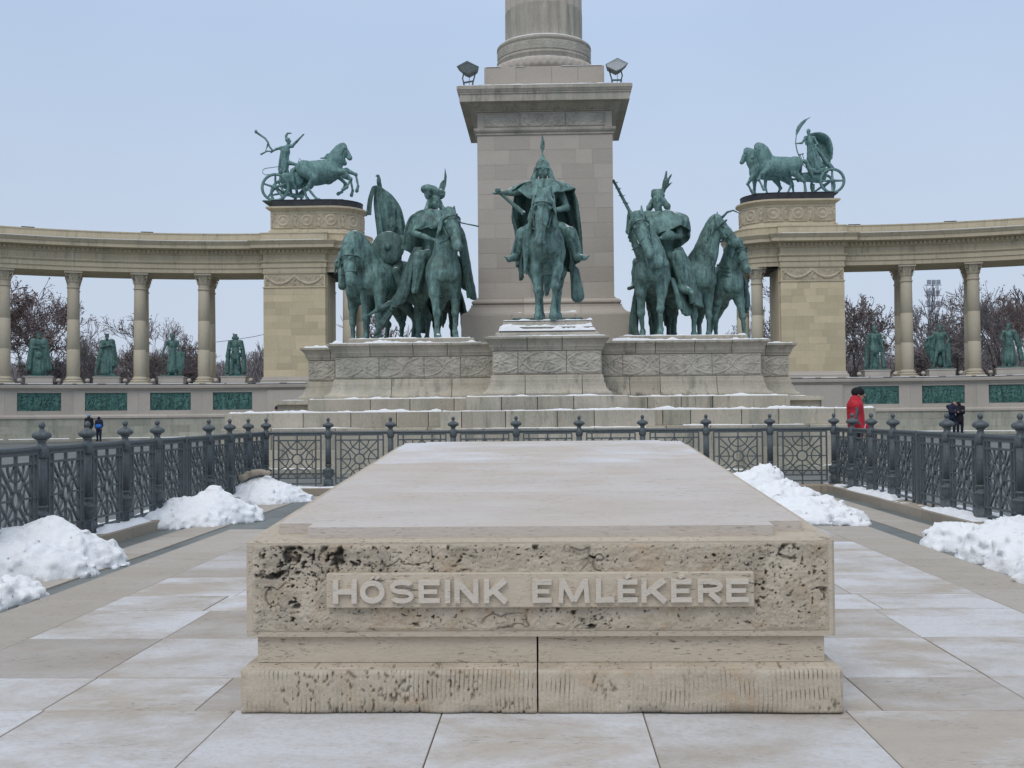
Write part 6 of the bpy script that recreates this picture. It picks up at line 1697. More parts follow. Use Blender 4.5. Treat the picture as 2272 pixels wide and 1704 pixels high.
drape('robe', [[(.50, -.35, 2.1), (.6, .0, 2.2), (.6, .35, 2.15)], [(.70, -.32, 1.7), (.8, .05, 1.7), (.82, .5, 1.7)], [(.80, -.25, 1.2), (.92, .12, 1.15), (.95, .6, 1.2)], [(.86, -.2, .85), (.98, .15, .8), (1.0, .65, .8)]], 40, 40, .04, BZ, C1, folds=(.04, 5, .2), rough=.02, ragged=1.0)
drape('trappings', [[(.40, -.45, 1.45), (.55, -.1, 1.4), (.6, .4, 1.4)], [(.52, -.45, 1.1), (.66, -.1, 1.0), (.7, .4, 1.0)], [(.6, -.4, .75), (.74, -.1, .55), (.78, .35, .7)]], 30, 36, .04, BZ, C1, folds=(.04, 5, .2), rough=.02, ragged=3.0)
drape('rear_cloth', [[(-.40, -.2, 1.5), (-.5, .3, 1.5), (-.5, .9, 1.5)], [(-.48, -.1, 1.0), (-.60, .4, 1.0), (-.62, 1.0, 1.0)], [(-.50, 0, .5), (-.68, .4, .4), (-.70, 1.1, .5)], [(-.45, .0, .06), (-.66, .4, .04), (-.74, 1.2, .06)]], 40, 36, .04, BD, C1, folds=(.05, 5, .2), rough=.02)
m = MB()
F2 = Matrix.Rotation(R(16), 3, 'Z')
def f2(p): return tuple(F2 @ Vector(p))
m.tube([f2((-.50, -.42, 2.72)), f2((-1.02, -.32, 3.78))], .045, 8, .03)
for t in (.45, .62, .78, .92):
    b = Vector(f2((-.50, -.42, 2.72))).lerp(Vector(f2((-1.02, -.32, 3.78))), t)
    for a in range(4): m.tube([tuple(b), tuple(b+Vector((.09*math.cos(a*PI/2+t*5), .09*math.sin(a*PI/2+t*5), .03)))], .018, 5, .003)
m.lathe([(.02, -.14), (.09, -.08), (.12, .0), (.09, .09), (.03, .14)], 10, f2((-.47, -.44, 2.62)))
m.done('mace', BD, C1, True, True)

C1.scale = (1.06,)*3
C2 = thing('horse_statue', (3.62, 28.75, 3.04), 'bronze horse head turned in profile to the right, between bearded rider and outer horse', 'statue', 'bronze horses standing in the groups', R(30))
X, _ = horse_obj(C2, u=1.38, hs=1.2, ns=1.12, neck=(.06, .05, .12), poll=(.14, -.76, 2.20), muz=(.46, -.98, 1.76), mane=1, h=.026)
bridle(C2, X, 1.38, (0, 0, 0), BD, (.2, -.2, 2.3))
m = MB(); T_ = lambda p: tuple(np.array(p)*1.38)
b = X(.05, -.10, .02); m.tube([T_(b), T_(b+np.array((.10, -.02, .10))), T_(b+np.array((.22, -.04, .14))), T_(b+np.array((.33, -.06, .10)))], .04, 7, .012)
m.done('horn', BD, C2, True, True)
m = MB()
for k in range(3): m.tube([(.35+.05*k, -.85, 1.95-.1*k), (.75, -1.0, 1.85-.12*k), (1.05, -.95, 2.05)], .025, 5)
m.done('harness', BD, C2, True, True)
C3 = thing('horse_statue', (4.60, 29.2, 3.04), 'outermost bronze horse on the right, reined in and looking out past the column', 'statue', 'bronze horses standing in the groups', R(12))
X, _ = horse_obj(C3, u=1.3, neck=(.0, .02, .18), hs=1.2, ns=1.1, poll=(.06, -.80, 1.88), muz=(.16, -1.02, 1.34), mane=1, h=.028,
                 legs=dict(FR=[(.18, -.42, 1.05), (.20, -.50, .82), (.22, -.60, .50), (.26, -.60, .14), (.28, -.66, .03)], FL=[(-.18, -.42, 1.05), (-.22, -.36, .80), (-.26, -.30, .46), (-.32, -.14, .14), (-.34, -.16, .03)]))
bridle(C3, X, 1.3, (0, 0, 0), BD)
drape('hide', [[(.10, -.75, 2.1), (.25, -.5, 2.1), (.3, -.2, 2.0)], [(.34, -.7, 1.7), (.5, -.4, 1.7), (.5, 0, 1.65)], [(.42, -.7, 1.3), (.6, -.4, 1.25), (.6, 0, 1.2)], [(.40, -.65, .95), (.56, -.45, .85), (.62, -.1, .8)]], 36, 30, .04, BD, C3, folds=(.04, 4, 0), rough=.03, ragged=3)
C4 = thing('horse_statue', (3.15, 30.3, 3.04), 'bronze horse in the dark behind the bearded rider, only haunches and legs visible', 'statue', 'bronze horses standing in the groups', R(-10))
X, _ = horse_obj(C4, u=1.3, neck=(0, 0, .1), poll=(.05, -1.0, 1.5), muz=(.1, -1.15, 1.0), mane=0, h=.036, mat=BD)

# ================================================================== CHARIOTS
def wheel(par, x, y, z, r, mat, name='wheel', nsp=5, a0=.3):
    m = MB(); n = 36; V = []; F = []
    for i in range(n):
        a = 2*PI*i/n
        for (rr_, yy) in ((r, -.05), (r-.11, -.06), (r-.13, .0), (r-.11, .06), (r, .05)): V.append((x+rr_*math.cos(a), y+yy, z+rr_*math.sin(a)))
    for i in range(n):
        k = (i+1) % n
        for q in range(5): F.append([i*5+q, i*5+(q+1) % 5, k*5+(q+1) % 5, k*5+q])
    m.add(V, F)
    w = m.done(name, mat, par, True, True)
    m = MB()
    for i in range(nsp):
        a = a0+2*PI*i/nsp; m.tube([(x+.05*math.cos(a), y, z+.05*math.sin(a)), (x+(r-.08)*math.cos(a), y, z+(r-.08)*math.sin(a))], .07, 6, .045)
    o = m.done('spokes', mat, w, True, True)
    m = MB(); V = []; nn = 14
    for (rr_, yy) in ((.11, -.04), (.10, -.1), (.05, -.13), (.01, -.13)):
        for i in range(nn): V.append((x+rr_*math.cos(2*PI*i/nn), y+yy, z+rr_*math.sin(2*PI*i/nn)))
    m.add(V, [[j*nn+i, j*nn+(i+1) % nn, (j+1)*nn+(i+1) % nn, (j+1)*nn+i] for j in range(3) for i in range(nn)]); m.done('hub', mat, w, True, True)
    return w
SCALE_D = 1.16
# everything is laid out with x to the picture's right, then turned a little
D1 = thing('chariot_statue', (-13.38, 61.6, 13.17), 'left bronze chariot: rearing horses, helmeted charioteer swinging a snake', 'statue', 'bronze chariots on the colonnade ends')
def prof_horse(S, flip, dx, dy, u=1., **kw):
    """build a horse in profile (facing +x, or -x if flip) by turning its own frame"""
    T = SDF(S.h, S.k); X = horse(T, u=u, **kw)
    for p in T.p:
        def tr(v): 
            x, y, z = v; return np.array(((-y if not flip else y)+dx, (x if not flip else -x)+dy, z))
        q = list(p)
        if p[0] == 'c':
            q[1], q[2] = tr(p[1]), tr(p[2])
            if p[6]:
                a = p[6][0]; q[6] = ((tr(a)-np.array((dx, dy, 0))), p[6][1])
        else:
            q[1] = tr(p[1]); Rm = np.array([[0, -1, 0], [1, 0, 0], [0, 0, 1]], float) if not flip else np.array([[0, 1, 0], [-1, 0, 0], [0, 0, 1]], float)
            q[3] = Rm @ p[3]
        S.p.append(tuple(q))
    return X
def rearing(back=0.):
    return dict(FL=[(-.17, -.50, 1.10), (-.18, -.86, 1.10), (-.17, -1.12, .82), (-.17, -.98, .50), (-.17, -.86, .44)],
                FR=[(.17, -.50, 1.12), (.18, -.90, 1.22), (.17, -1.26, 1.05), (.17, -1.34, .62), (.17, -1.30, .46)],
                HL=[(-.19, .62, 1.12), (-.20, .26, .86), (-.18, .52, .50), (-.18, .20, .10), (-.18, .08, .03)],
                HR=[(.19, .62, 1.12), (.20, .34, .86), (.18, .72, .52), (.18, .62, .12), (.18, .52, .03)])
for j, (dx, dy) in enumerate(((.80, -.52), (.35, .55))):
    S = SDF(.028, .05)
    prof_horse(S, False,  dx, dy, u=1.27, hs=1.28, ns=1.28, neck=(0, .02, .10), poll=(0, -.80, 2.10), muz=(0, -1.10, 1.62), mane=3, legs=rearing(), tail=[(0, .92, 1.38), (0, 1.12, 1.2), (0, 1.12, .8), (0, 1.0, .45)])
    if j == 0:
        for i in range(16):   # wind-blown mane
            t = i/15.; r_ = random.Random(i)
            S.cap((dx+1.10-.75*t, dy, 2.62-.48*t), (dx+.86-.80*t-.12*r_.random(), dy-.06+.1*r_.random(), 2.66-.62*t+.08*r_.random()), .075, .03, k=.03)
    link('horse', S.mesh('horse', .012, 7), BC, D1, True)
S = SDF(.022, .04)
J = dict(pelvis=(-1.05, -.2, 2.05), chest=(-.98, -.2, 2.55), neck=(-.95, -.2, 2.84), head=(-.90, -.2, 3.03), shL=(-1.28, -.1, 2.74), elL=(-1.52, -.1, 2.70), haL=(-1.70, -.15, 2.56),
         shR=(-.72, -.22, 2.80), elR=(-.48, -.24, 3.02), haR=(-.22, -.26, 3.28), hipL=(-1.14, -.2, 2.0), knL=(-.95, -.2, 1.55), anL=(-1.25, -.2, 1.15), toL=(-1.08, -.2, 1.08),
         hipR=(-.95, -.25, 2.0), knR=(-.50, -.25, 1.88), anR=(-.55, -.25, 1.42), toR=(-.38, -.25, 1.36))
human(S, J, 1.12, face=(1, -.15, 0), bulk=1.05)
S.cap((-1.03, -.2, 2.1), (-1.15, -.2, 1.55), .17, .22, fold=(.03, 7, 0)); S.cap((-1.2, -.1, 2.6), (-1.30, -.0, 1.75), .12, .16, fold=(.03, 6, 0))
link('charioteer', S.mesh('charioteer', .012, 8), BC, D1, True)
S = SDF(.018, .02); S.ell((-.93, -.2, 3.10), (.13, .13, .12)); S.chain([(-1.0, -.2, 3.12), (-1.02, -.2, 3.30), (-.95, -.2, 3.42), (-.80, -.2, 3.44), (-.72, -.2, 3.40)], [.06, .06, .05, .03, .012], k=.02)
link('crested_helmet', S.mesh('crested_helmet', .004, 9), BC, D1, True)
m = MB(); m.tube([(-1.65, -.25, 2.58), (-1.80, -.28, 2.75), (-1.88, -.28, 2.98), (-2.02, -.28, 3.18), (-2.25, -.28, 3.34), (-2.42, -.28, 3.46)], .045, 8, .05)
m.lathe([(.01, -.04), (.07, 0), (.07, .09), (.02, .15)], 8, (-2.47, -.28, 3.46)); m.tube([(-1.66, -.28, 2.55), (-1.95, -.28, 2.55), (-2.15, -.28, 2.44), (-2.25, -.28, 2.40)], .035, 8, .05); m.tube([(-1.88, -.28, 2.95), (-1.93, -.28, 2.75), (-2.0, -.28, 2.58)], .04, 7, .03)
m.done('snake', BC, D1, True, True)
S = SDF(.024, .05)   # car body
S.cap((-.95, -.15, 1.1), (-.42, -.15, .95), .25, .22); S.cap((-1.02, -.42, 1.15), (-.45, -.42, 1.15), .30, .34, flat=((0, 1, 0), 2.6)); S.cap((-.42, -.2, 1.2), (-.38, -.2, 1.75), .16, .10); S.cap((-.62, -.15, 1.0), (-.42, -.15, 1.55), .30, .07, flat=((1, 0, 0), 2.2)); S.cap((-1.0, -.15, .9), (-.5, -.15, .85), .28, .24, flat=((0, 0, 1), 1.5)); S.cap((-1.0, -.5, 1.25), (-.5, -.5, 1.3), .16, .2, flat=((0, 1, 0), 2.6))
S.cap((-.4, -.15, .75), (.4, -.1, .95), .06, .05)
link('chariot_car', S.mesh('chariot_car', .01, 7), BC, D1, True)
m = MB()
for q in (1.42, 1.74): m.tube([(-1.25, -.35, q+.05), (-2.0, -.35, q-.04)], .018, 5)
m.tube([(-2.0, -.35, 1.70), (-2.12, -.35, 1.62), (-2.13, -.35, 1.48), (-2.0, -.35, 1.38)], .018, 5)
m.tube([(-.42, -.35, 1.6), (-.40, -.35, 1.95), (-.33, -.35, 2.17), (-.26, -.35, 2.1), (-.28, -.35, 1.6)], .018, 5)
m.done('rail', BC, D1, True, True)
wheel(D1, -1.42, -.75, .68, .69, BC); wheel(D1, -1.30, .55, .68, .69, BC, a0=.8)
m = MB(); m.tube([(-1.36, -.8, .68), (-1.36, .6, .68)], .05, 6); m.tube([(-1.2, -.1, .5), (-.2, -.1, .35)], .10, 6); m.done('axle', BC, D1, True, True)
MB().cbox(-2.0, 1.9, -.95, .95, -.02, .035, .01).done('bronze_plate', M['bronze_dk'], D1, False, True)

D1.scale = (1.16,)*3
D2 = thing('chariot_statue', (13.55, 61.6, 13.17), 'right bronze chariot: walking horses and a cloaked figure with a palm branch', 'statue', 'bronze chariots on the colonnade ends')
walk = dict(FL=[(-.17, -.42, 1.05), (-.18, -.50, .80), (-.17, -.52, .46), (-.17, -.46, .12), (-.17, -.52, .03)],
            FR=[(.17, -.46, 1.05), (.18, -.70, .86), (.17, -.86, .62), (.17, -.72, .34), (.17, -.66, .24)],
            HL=[(-.19, .62, 1.12), (-.20, .40, .88), (-.18, .58, .50), (-.18, .40, .12), (-.18, .32, .03)],
            HR=[(.19, .62, 1.12), (.20, .60, .86), (.18, 1.0, .52), (.18, 1.06, .14), (.18, 1.0, .03)])
for (dx, dy) in ((-.60, -.52), (-.95, .5)):
    S = SDF(.028, .05)
    prof_horse(S, True, dx, dy, u=1.19, hs=1.25, ns=1.25, neck=(0, .02, .14), poll=(0, -.84, 2.06), muz=(0, -1.10, 1.54), mane=3, legs=walk, tail=[(0, .92, 1.42), (0, 1.14, 1.36), (0, 1.30, 1.0), (0, 1.42, .72)])
    link('horse', S.mesh('horse', .012, 7), BC, D2, True)
S = SDF(.024, .05)
J = dict(pelvis=(1.12, -.2, 2.1), chest=(1.02, -.2, 2.65), neck=(.98, -.2, 3.0), head=(.97, -.2, 3.2), shL=(.82, -.2, 2.9), elL=(.62, -.25, 2.62), haL=(.40, -.28, 2.60),
         shR=(1.24, -.15, 2.88), elR=(1.38, -.3, 2.55), haR=(1.2, -.45, 2.45))
human(S, J, 1.12, face=(-.7, -.7, 0), legs=False)
S.chain([(1.08, -.2, 2.5), (1.14, -.2, 1.9), (1.40, -.2, 1.35)], [.20, .26, .36], fold=(.04, 8, 0), flat=((0, 1, 0), 1.3))
link('robed_figure', S.mesh('robed_figure', .015, 7), BC, D2, True)
drape('billowing_cloak', [[(.80, -.3, 2.95), (.72, -.3, 2.75), (.78, -.3, 2.5)], [(1.1, -.2, 3.12), (1.2, .1, 2.8), (1.15, -.1, 2.4)], [(1.55, -.2, 3.15), (1.5, .25, 2.7), (1.5, -.05, 2.1)], [(1.95, -.25, 2.9), (1.85, .25, 2.4), (1.75, -.05, 1.85)],
                           [(2.12, -.3, 2.3), (2.0, .2, 1.95), (1.9, -.05, 1.6)], [(2.05, -.3, 1.8), (2.0, .0, 1.6), (2.0, -.1, 1.4)]], 60, 30, .05, BC, D2, folds=(.04, 2.5, 0), rough=.03)
S = SDF(.02, .03)
for (a, b) in (((1.2, -.45, 2.45), (1.85, -.3, 1.55)), ((1.15, -.45, 2.4), (1.5, -.45, 1.4)), ((1.1, -.4, 2.4), (1.3, -.5, 1.3)), ((1.2, -.4, 2.4), (2.05, -.25, 1.35))): S.cap(a, b, .05, .12, fold=(.02, 4, 0))
link('robe_folds', S.mesh('robe_folds', .015, 8), BC, D2, True)
m = MB(); pts = [(.50, -.3, 1.85), (.36, -.3, 2.25), (.30, -.3, 2.62), (.34, -.3, 3.0), (.48, -.3, 3.4), (.72, -.3, 3.72), (1.02, -.3, 3.88)]
m.tube(pts, .035, 6, .012); m.done('palm_stem', BC, D2, True, True)
feather('palm_leaf', BC, D2, [(.34, -.3, 3.0), (.42, -.3, 3.25), (.52, -.3, 3.45), (.66, -.3, 3.62), (.82, -.3, 3.78), (1.05, -.3, 3.88)], [.03, .10, .12, .12, .08, .01])
S = SDF(.024, .05)
S.cap((.55, -.15, .95), (1.5, -.15, .95), .20, .32); S.cap((.45, -.15, .95), (.62, -.15, 1.5), .25, .06, flat=((1, 0, 0), 2)); S.cap((.95, -.5, 1.18), (1.7, -.5, 1.18), .12, .16, flat=((0, 1, 0), 2)); S.cap((.5, -.15, .85), (-.2, -.1, .85), .06, .05)
link('chariot_car', S.mesh('chariot_car', .01, 7), BC, D2, True)
m = MB()
for k in range(2): m.tube([(.48+.14*k, -.35, 2.05), (.56+.10*k, -.35, 1.85), (.66+.12*k, -.35, 1.5), (.9+.1*k, -.35, 1.25)], .02, 5)
m.tube([(.44, -.35, 2.02), (.68, -.35, 2.07)], .03, 5); m.tube([(.75, -.15, .05), (.75, -.15, .6)], .05, 5); m.tube([(1.2, -.15, .05), (1.2, -.15, .6)], .05, 5); m.tube([(.7, -.15, .08), (1.5, -.15, .08)], .05, 5)
m.done('rail', BC, D2, True, True)
wheel(D2, 1.95, -.75, .62, .63, BC, a0=1.57, nsp=4); wheel(D2, 1.8, .5, .62, .63, BC, a0=.6, nsp=4)
m = MB(); m.tube([(1.9, -.8, .62), (1.9, .55, .62)], .05, 6); m.done('axle', BC, D2, True, True)
MB().cbox(-1.9, 2.2, -.95, .95, -.02, .035, .01).done('bronze_plate', M['bronze_dk'], D2, False, True)

D2.scale = (1.12,)*3
# ================================================================== KINGS BETWEEN THE COLUMNS
def plinth(par, w=.66, d=.62):
    MB().cbox(-w, w, -d, d, 0, .38, .015).add([], []).done('plinth', M['wall'], par, False, True)
    MB().cbox(-w-.04, w+.04, -d-.03, d+.03, .37, .43, .01).done('plinth_cap', M['wall'], par, False, True)
    MB().cbox(-w*.92, w*.92, -d*.9, d*.9, .43, .50, .02).done('bronze_plate', BK, par, False, True)
def king(sg, k, label, build):
    s = BAY*(k+.5); u_, v_ = arm_pt(s, -.55); t = thing('king_statue', (CX0+sg*u_, v_, 3.0), label, 'statue', 'standing bronze kings between the columns', rz=-sg*s/R_ARC)
    plinth(t); S = SDF(.03, .05); build(S, t); link('figure', S.mesh('figure', .014, 7), BK, t, True); return t
KZ = .50; ku = 1.27
def base_J(**kw):
    J = dict(pelvis=(0, 0, .95), chest=(0, 0, 1.34), neck=(0, 0, 1.54), head=(0, -.02, 1.68), shL=(-.20, 0, 1.46), elL=(-.30, -.02, 1.18), haL=(-.20, -.18, 1.05), shR=(.20, 0, 1.46), elR=(.30, -.02, 1.18), haR=(.20, -.18, 1.02),
             hipL=(-.1, 0, .92), knL=(-.13, -.04, .5), anL=(-.16, .02, .08), toL=(-.20, -.14, .04), hipR=(.1, 0, .92), knR=(.12, -.02, .5), anR=(.15, .03, .08), toR=(.19, -.12, .04))
    J.update(kw); return {a: (x*ku, y*ku, z*ku+KZ) for a, (x, y, z) in J.items()}
q3 = lambda x, y, z: (x*ku, y*ku, z*ku+KZ)
def crown(S, x=0, y=-.02, z=1.80):
    for i in range(8):
        a = 2*PI*i/8; S.cap(q3(x+.09*math.cos(a), y+.09*math.sin(a), z-.02), q3(x+.11*math.cos(a), y+.11*math.sin(a), z+.06), .03, .015, k=.01)
def robe(S, top=1.1, wid=.30, bot=.08, amp=.03, n=9, x=0):
    S.cap(q3(x, 0, top), q3(x, .02, bot+.12), .16*ku, wid*ku, fold=(amp*ku, n, .4), flat=((0, 1, 0), 1.25))
def kA(S, t):   # far left: wide cape, robed
    human(S, base_J(haL=(-.06, -.2, 1.14), haR=(.06, -.2, 1.20)), ku, beard=.5, legs=False); robe(S, 1.1, .27)
    for s in (-1, 1): S.cap(q3(s*.22, .0, 1.45), q3(s*.36, .03, .30), .12*ku, .14*ku, fold=(.03, 5, s)); 
    S.cap(q3(-.2, 0, 1.36), q3(.2, 0, 1.36), .16*ku, .16*ku, flat=((0, 1, 0), 1.2)); S.ell(q3(0, -.18, .85), (.2, .1, .2)); crown(S)
def kB(S, t):   # arms folded under a sweeping mantle, leaning to the left
    human(S, base_J(elL=(-.24, -.1, 1.22), haL=(.05, -.24, 1.28), elR=(.26, -.1, 1.24), haR=(-.04, -.24, 1.36)), ku, beard=.6, legs=False); robe(S, 1.1, .26, n=11)
    S.cap(q3(.2, .0, 1.45), q3(.28, .0, .5), .13*ku, .16*ku, fold=(.03, 5, 1)); S.chain([q3(-.14, .03, 1.4), q3(-.32, .05, .7), q3(-.46, .02, .08)], [.12, .13, .05], fold=(.02, 4, 0)); crown(S, z=1.78)
    S.cap(q3(.12, -.1, .03), q3(.3, -.12, .03), .08, .05)
def kC(S, t):   # long surcoat, shield at his side
    human(S, base_J(elL=(-.34, -.04, 1.16), haL=(-.42, -.1, .84), elR=(.32, -.02, 1.15), haR=(.36, -.12, 1.0)), ku, beard=.2, legs=False); robe(S, 1.1, .24, bot=.16, amp=.018, n=12)
    for s in (-1, 1): S.cap(q3(s*.1, 0, .2), q3(s*.13, 0, .06), .07, .06); S.cap(q3(s*.13, 0, .05), q3(s*.16, -.14, .03), .06, .05)
    S.cap(q3(-.44, -.1, .9), q3(-.40, -.1, .06), .025, .02); S.ell(q3(0, 0, 1.74), (.13, .13, .12))
    T = SDF(.03, .05); T.cap(q3(.34, -.08, .88), q3(.34, -.10, .35), .25, .22, flat=((0, 1, 0), 3.5)); T.cap(q3(.34, -.1, .4), q3(.35, -.1, .06), .22, .06, flat=((0, 1, 0), 3.)); link('shield', T.mesh('shield', .008, 7), BK, t, True)
def kD(S, t):   # short tunic, cloak behind, hat
    human(S, base_J(haL=(-.10, -.2, 1.08), haR=(.12, -.18, 1.06), elL=(-.3, .0, 1.2), elR=(.3, .0, 1.2)), ku, beard=0); S.cap(q3(0, 0, 1.05), q3(0, 0, .80), .16*ku, .21*ku, fold=(.015, 9, 0), flat=((0, 1, 0), 1.3))
    for s in (-1, 1): S.chain([q3(s*.24, .03, 1.45), q3(s*.33, .06, .85), q3(s*.36, .06, .16)], [.12, .12, .13], fold=(.025, 5, s))
    S.cap(q3(0, .12, 1.2), q3(0, .14, .15), .16, .28, fold=(.03, 7, 0), flat=((0, 1, 0), 1.5)); crown(S, z=1.78); S.cap(q3(-.09, -.02, 1.63), q3(.09, -.02, 1.63), .09, .09)
def kE(S, t):   # armour, two-sided cloak
    human(S, base_J(haL=(-.30, -.12, .98), haR=(.30, -.1, .96), elL=(-.31, 0, 1.2), elR=(.31, 0, 1.2)), ku, bulk=1.08, beard=.3); S.cap(q3(0, 0, 1.06), q3(0, 0, .84), .17*ku, .23*ku, fold=(.012, 10, 0), flat=((0, 1, 0), 1.3))
    for s in (-1, 1): S.chain([q3(s*.24, .03, 1.42), q3(s*.32, .05, .8), q3(s*.37, .0, .10)], [.10, .10, .11], fold=(.02, 5, s)); 
    S.cap(q3(-.30, -.15, 1.1), q3(-.33, -.15, .06), .03, .03); S.ell(q3(0, -.0, 1.76), (.14, .15, .12)); S.cap(q3(0, 0, 1.82), q3(0, .0, 1.9), .05, .03)
    S.cap(q3(0, .12, 1.2), q3(0, .14, .15), .16, .26, fold=(.03, 7, 0), flat=((0, 1, 0), 1.5))
def kF(S, t):   # striding, cloak thrown over an arm held out
    S.cap(q3(.0, .14, 1.3), q3(.0, .16, .25), .14, .22, fold=(.03, 7, 0), flat=((0, 1, 0), 1.5)); human(S, base_J(elL=(-.36, -.02, 1.30), haL=(-.56, -.12, 1.24), elR=(.34, .02, 1.22), haR=(.24, -.12, 1.02), knL=(-.19, -.08, .5), anL=(-.28, -.04, .08), toL=(-.36, -.16, .04), anR=(.16, .05, .08)), ku, beard=.3)
    S.cap(q3(0, 0, 1.06), q3(0, 0, .84), .16*ku, .21*ku, fold=(.015, 9, 0), flat=((0, 1, 0), 1.3)); S.chain([q3(-.42, .0, 1.30), q3(-.52, .02, .95), q3(-.46, .04, .5)], [.11, .14, .05], fold=(.03, 4, 0)); S.chain([q3(-.2, .05, 1.45), q3(-.3, .1, .9), q3(-.3, .12, .3)], [.12, .15, .12], fold=(.03, 5, 0))
    S.cap(q3(.30, .05, 1.0), q3(.34, .06, .1), .12, .13, fold=(.02, 5, 0)); S.ell(q3(0, 0, 1.76), (.13, .14, .11))
def kG(S, t):   # long coat, turned away to the left
    human(S, base_J(haL=(-.22, -.2, 1.1), haR=(.34, .04, .9), elR=(.34, .06, 1.2)), ku, beard=.6, legs=False, face=(-.5, -.86, 0)); robe(S, 1.1, .27, bot=.16, amp=.022, n=8)
    S.chain([q3(.2, .06, 1.44), q3(.38, .08, .9), q3(.46, .05, .3)], [.12, .13, .1], fold=(.02, 4, 0))
    for s in (-1, 1): S.cap(q3(s*.1, 0, .2), q3(s*.13, 0, .06), .07, .06); S.cap(q3(s*.13, 0, .05), q3(s*.10-.14, -.16, .03), .06, .05)
    S.ell(q3(0, 0, 1.76), (.15, .16, .07)); S.cap(q3(-.24, -.15, 1.15), q3(-.30, -.2, .06), .03, .02)
king(-1, 3, 'bronze king in a wide cape and crown, leftmost of the standing figures', kA)
king(-1, 2, 'bronze king with folded arms and a mantle sweeping out to the left', kB)
king(-1, 1, 'bronze king in a long surcoat with a tall shield standing at his side', kC)
king(-1, 0, 'bronze king in a short tunic and cloak, nearest the left pier', kD)
king(1, 0, 'bronze king in armour and a parted cloak, nearest the right pier', kE)
king(1, 1, 'bronze king striding with his cloak thrown over one outstretched arm', kF)
king(1, 2, 'bronze king in a long coat, nearest the right edge of the picture', kG)
# ================================================================== PEOPLE
def person(loc, label, u, J, face, coat, legs_mat, hat=None, h=.014, coat_len=.55, bulk=1.0, fingers=True, stripe=None, hood=False, group=None, rz=0.):
    t = thing('person', loc, label, 'person', group, rz=rz)
    J = {k: (a*u, b*u, c*u) for k, (a, b, c) in J.items()}
    S = SDF(h, .035); human(S, J, u, face=face, fingers=fingers, bulk=.92); link('body', S.mesh('body'), M['skin'], t, True)
    P = {k: np.array(v) for k, v in J.items()}; f = np.array(face, float); f /= np.linalg.norm(f)
    S = SDF(h, .05)   # coat
    lo = P['pelvis']+np.array((0, 0, .10*u-coat_len*.3*u))
    S.cap(P['chest']+np.array((0, 0, .04*u)), lo, .185*u*bulk, .19*u*bulk, flat=(f, 1.2), fold=(.006*u, 5, 1)); S.cap(P['shL'], P['shR'], .105*u*bulk, k=.06*u)
    S.cap(P['neck']-np.array((0, 0, .04*u)), P['neck']+np.array((0, 0, .045*u)), .10*u, .092*u)
    for q in 'LR':
        S.cap(P['sh'+q], P['el'+q], .092*u*bulk, .078*u*bulk, fold=(.005, 4, 1)); S.cap(P['el'+q], P['el'+q]*.08+P['ha'+q]*.92, .076*u*bulk, .055*u*bulk, k=.03)
    for i in range(5):
        z = P['chest'][2]+(.06-.11*i)*u; c_ = P['chest']*(1-i/8.)+lo*(i/8.); S.cap((c_[0]-.2*u, c_[1], z), (c_[0]+.2*u, c_[1], z), .004, k=.01)
    co = link('coat', S.mesh('coat', .014 if stripe else .006, 12), M[coat], t, True)
    if stripe:
        m = MB(); q = 'R'; a, b, c_ = P['sh'+q], P['el'+q], P['ha'+q]
        s_ = np.array((0, -1, .0))*(.095*u*bulk)
        pts = [a+s_*.9+np.array((0, 0, .05*u)), a*.7+b*.3+s_*1.02, (a+b)/2+s_*1.0, a*.2+b*.8+s_*.94, b+s_*.88, b*.6+c_*.4+s_*.82]
        V = []
        for p in pts: V += [p+np.array((-.035*u, 0, 0)), p+np.array((0, -.012, 0)), p+np.array((.035*u, 0, 0)), p+np.array((0, .02, 0))]
        m.add(V, [[i*4+k, i*4+(k+1) % 4, (i+1)*4+(k+1) % 4, (i+1)*4+k] for i in range(len(pts)-1) for k in range(4)]); m.done('sleeve_stripe', M[stripe], co, True, True)
        m = MB(); m.tube([tuple(lo+np.array((.11*u, -.165*u*bulk, .02*u))), tuple(lo+np.array((.135*u, -.155*u*bulk, .12*u)))], .008*u, 6); m.done('pocket_piping', M['whitecloth'], co, False, True)
    S = SDF(h, .04)   # trousers and shoes
    S.cap(P['pelvis']+np.array((0, 0, .04*u)), P['pelvis']-np.array((0, 0, .04*u)), .16*u, .16*u, flat=(f, 1.2))
    for q in 'LR':
        S.cap(P['hip'+q], P['kn'+q], .112*u, .080*u); S.cap(P['kn'+q], P['an'+q], .080*u, .066*u, fold=(.006*u, 5, 0))
        S.cap(P['an'+q]-np.array((0, 0, .03*u)), P['to'+q]+np.array((0, 0, .005*u)), .055*u, .047*u); S.cap(P['an'+q]-np.array((0, 0, .04*u)), P['an'+q]-f*.05*u-np.array((0, 0, .04*u)), .045*u)
    link('trousers', S.mesh('trousers', .004, 12, cutz=0.), M[legs_mat], t, True)
    if hat:
        S = SDF(h*.9, .02); hd = P['head']; hang = math.degrees(math.atan2(f[1], f[0]))+90
        S.ell(hd+np.array((0, 0, .055*u))-f*.008*u, (.105*u, .122*u, .105*u), (0, 0, hang)); S.cap(hd-f*.04*u+np.array((0, 0, .04*u)), hd-f*.06*u+np.array((0, 0, .06*u)), .085*u)
        S.ell(hd+f*.12*u+np.array((0, 0, -.08*u)), (.10*u, .13*u, .088*u), (0, 0, hang), k=.01, sub=True)
        if hood: S.ell(hd-f*.03*u, (.13*u, .13*u, .15*u), (0, 0, hang)); S.ell(hd+f*.12*u-np.array((0, 0, .02*u)), (.085*u, .12*u, .11*u), (0, 0, hang), k=.01, sub=True)
        link('hat' if not hood else 'hood', S.mesh('hat', .003, 15), M[hat], t, True)
    return t
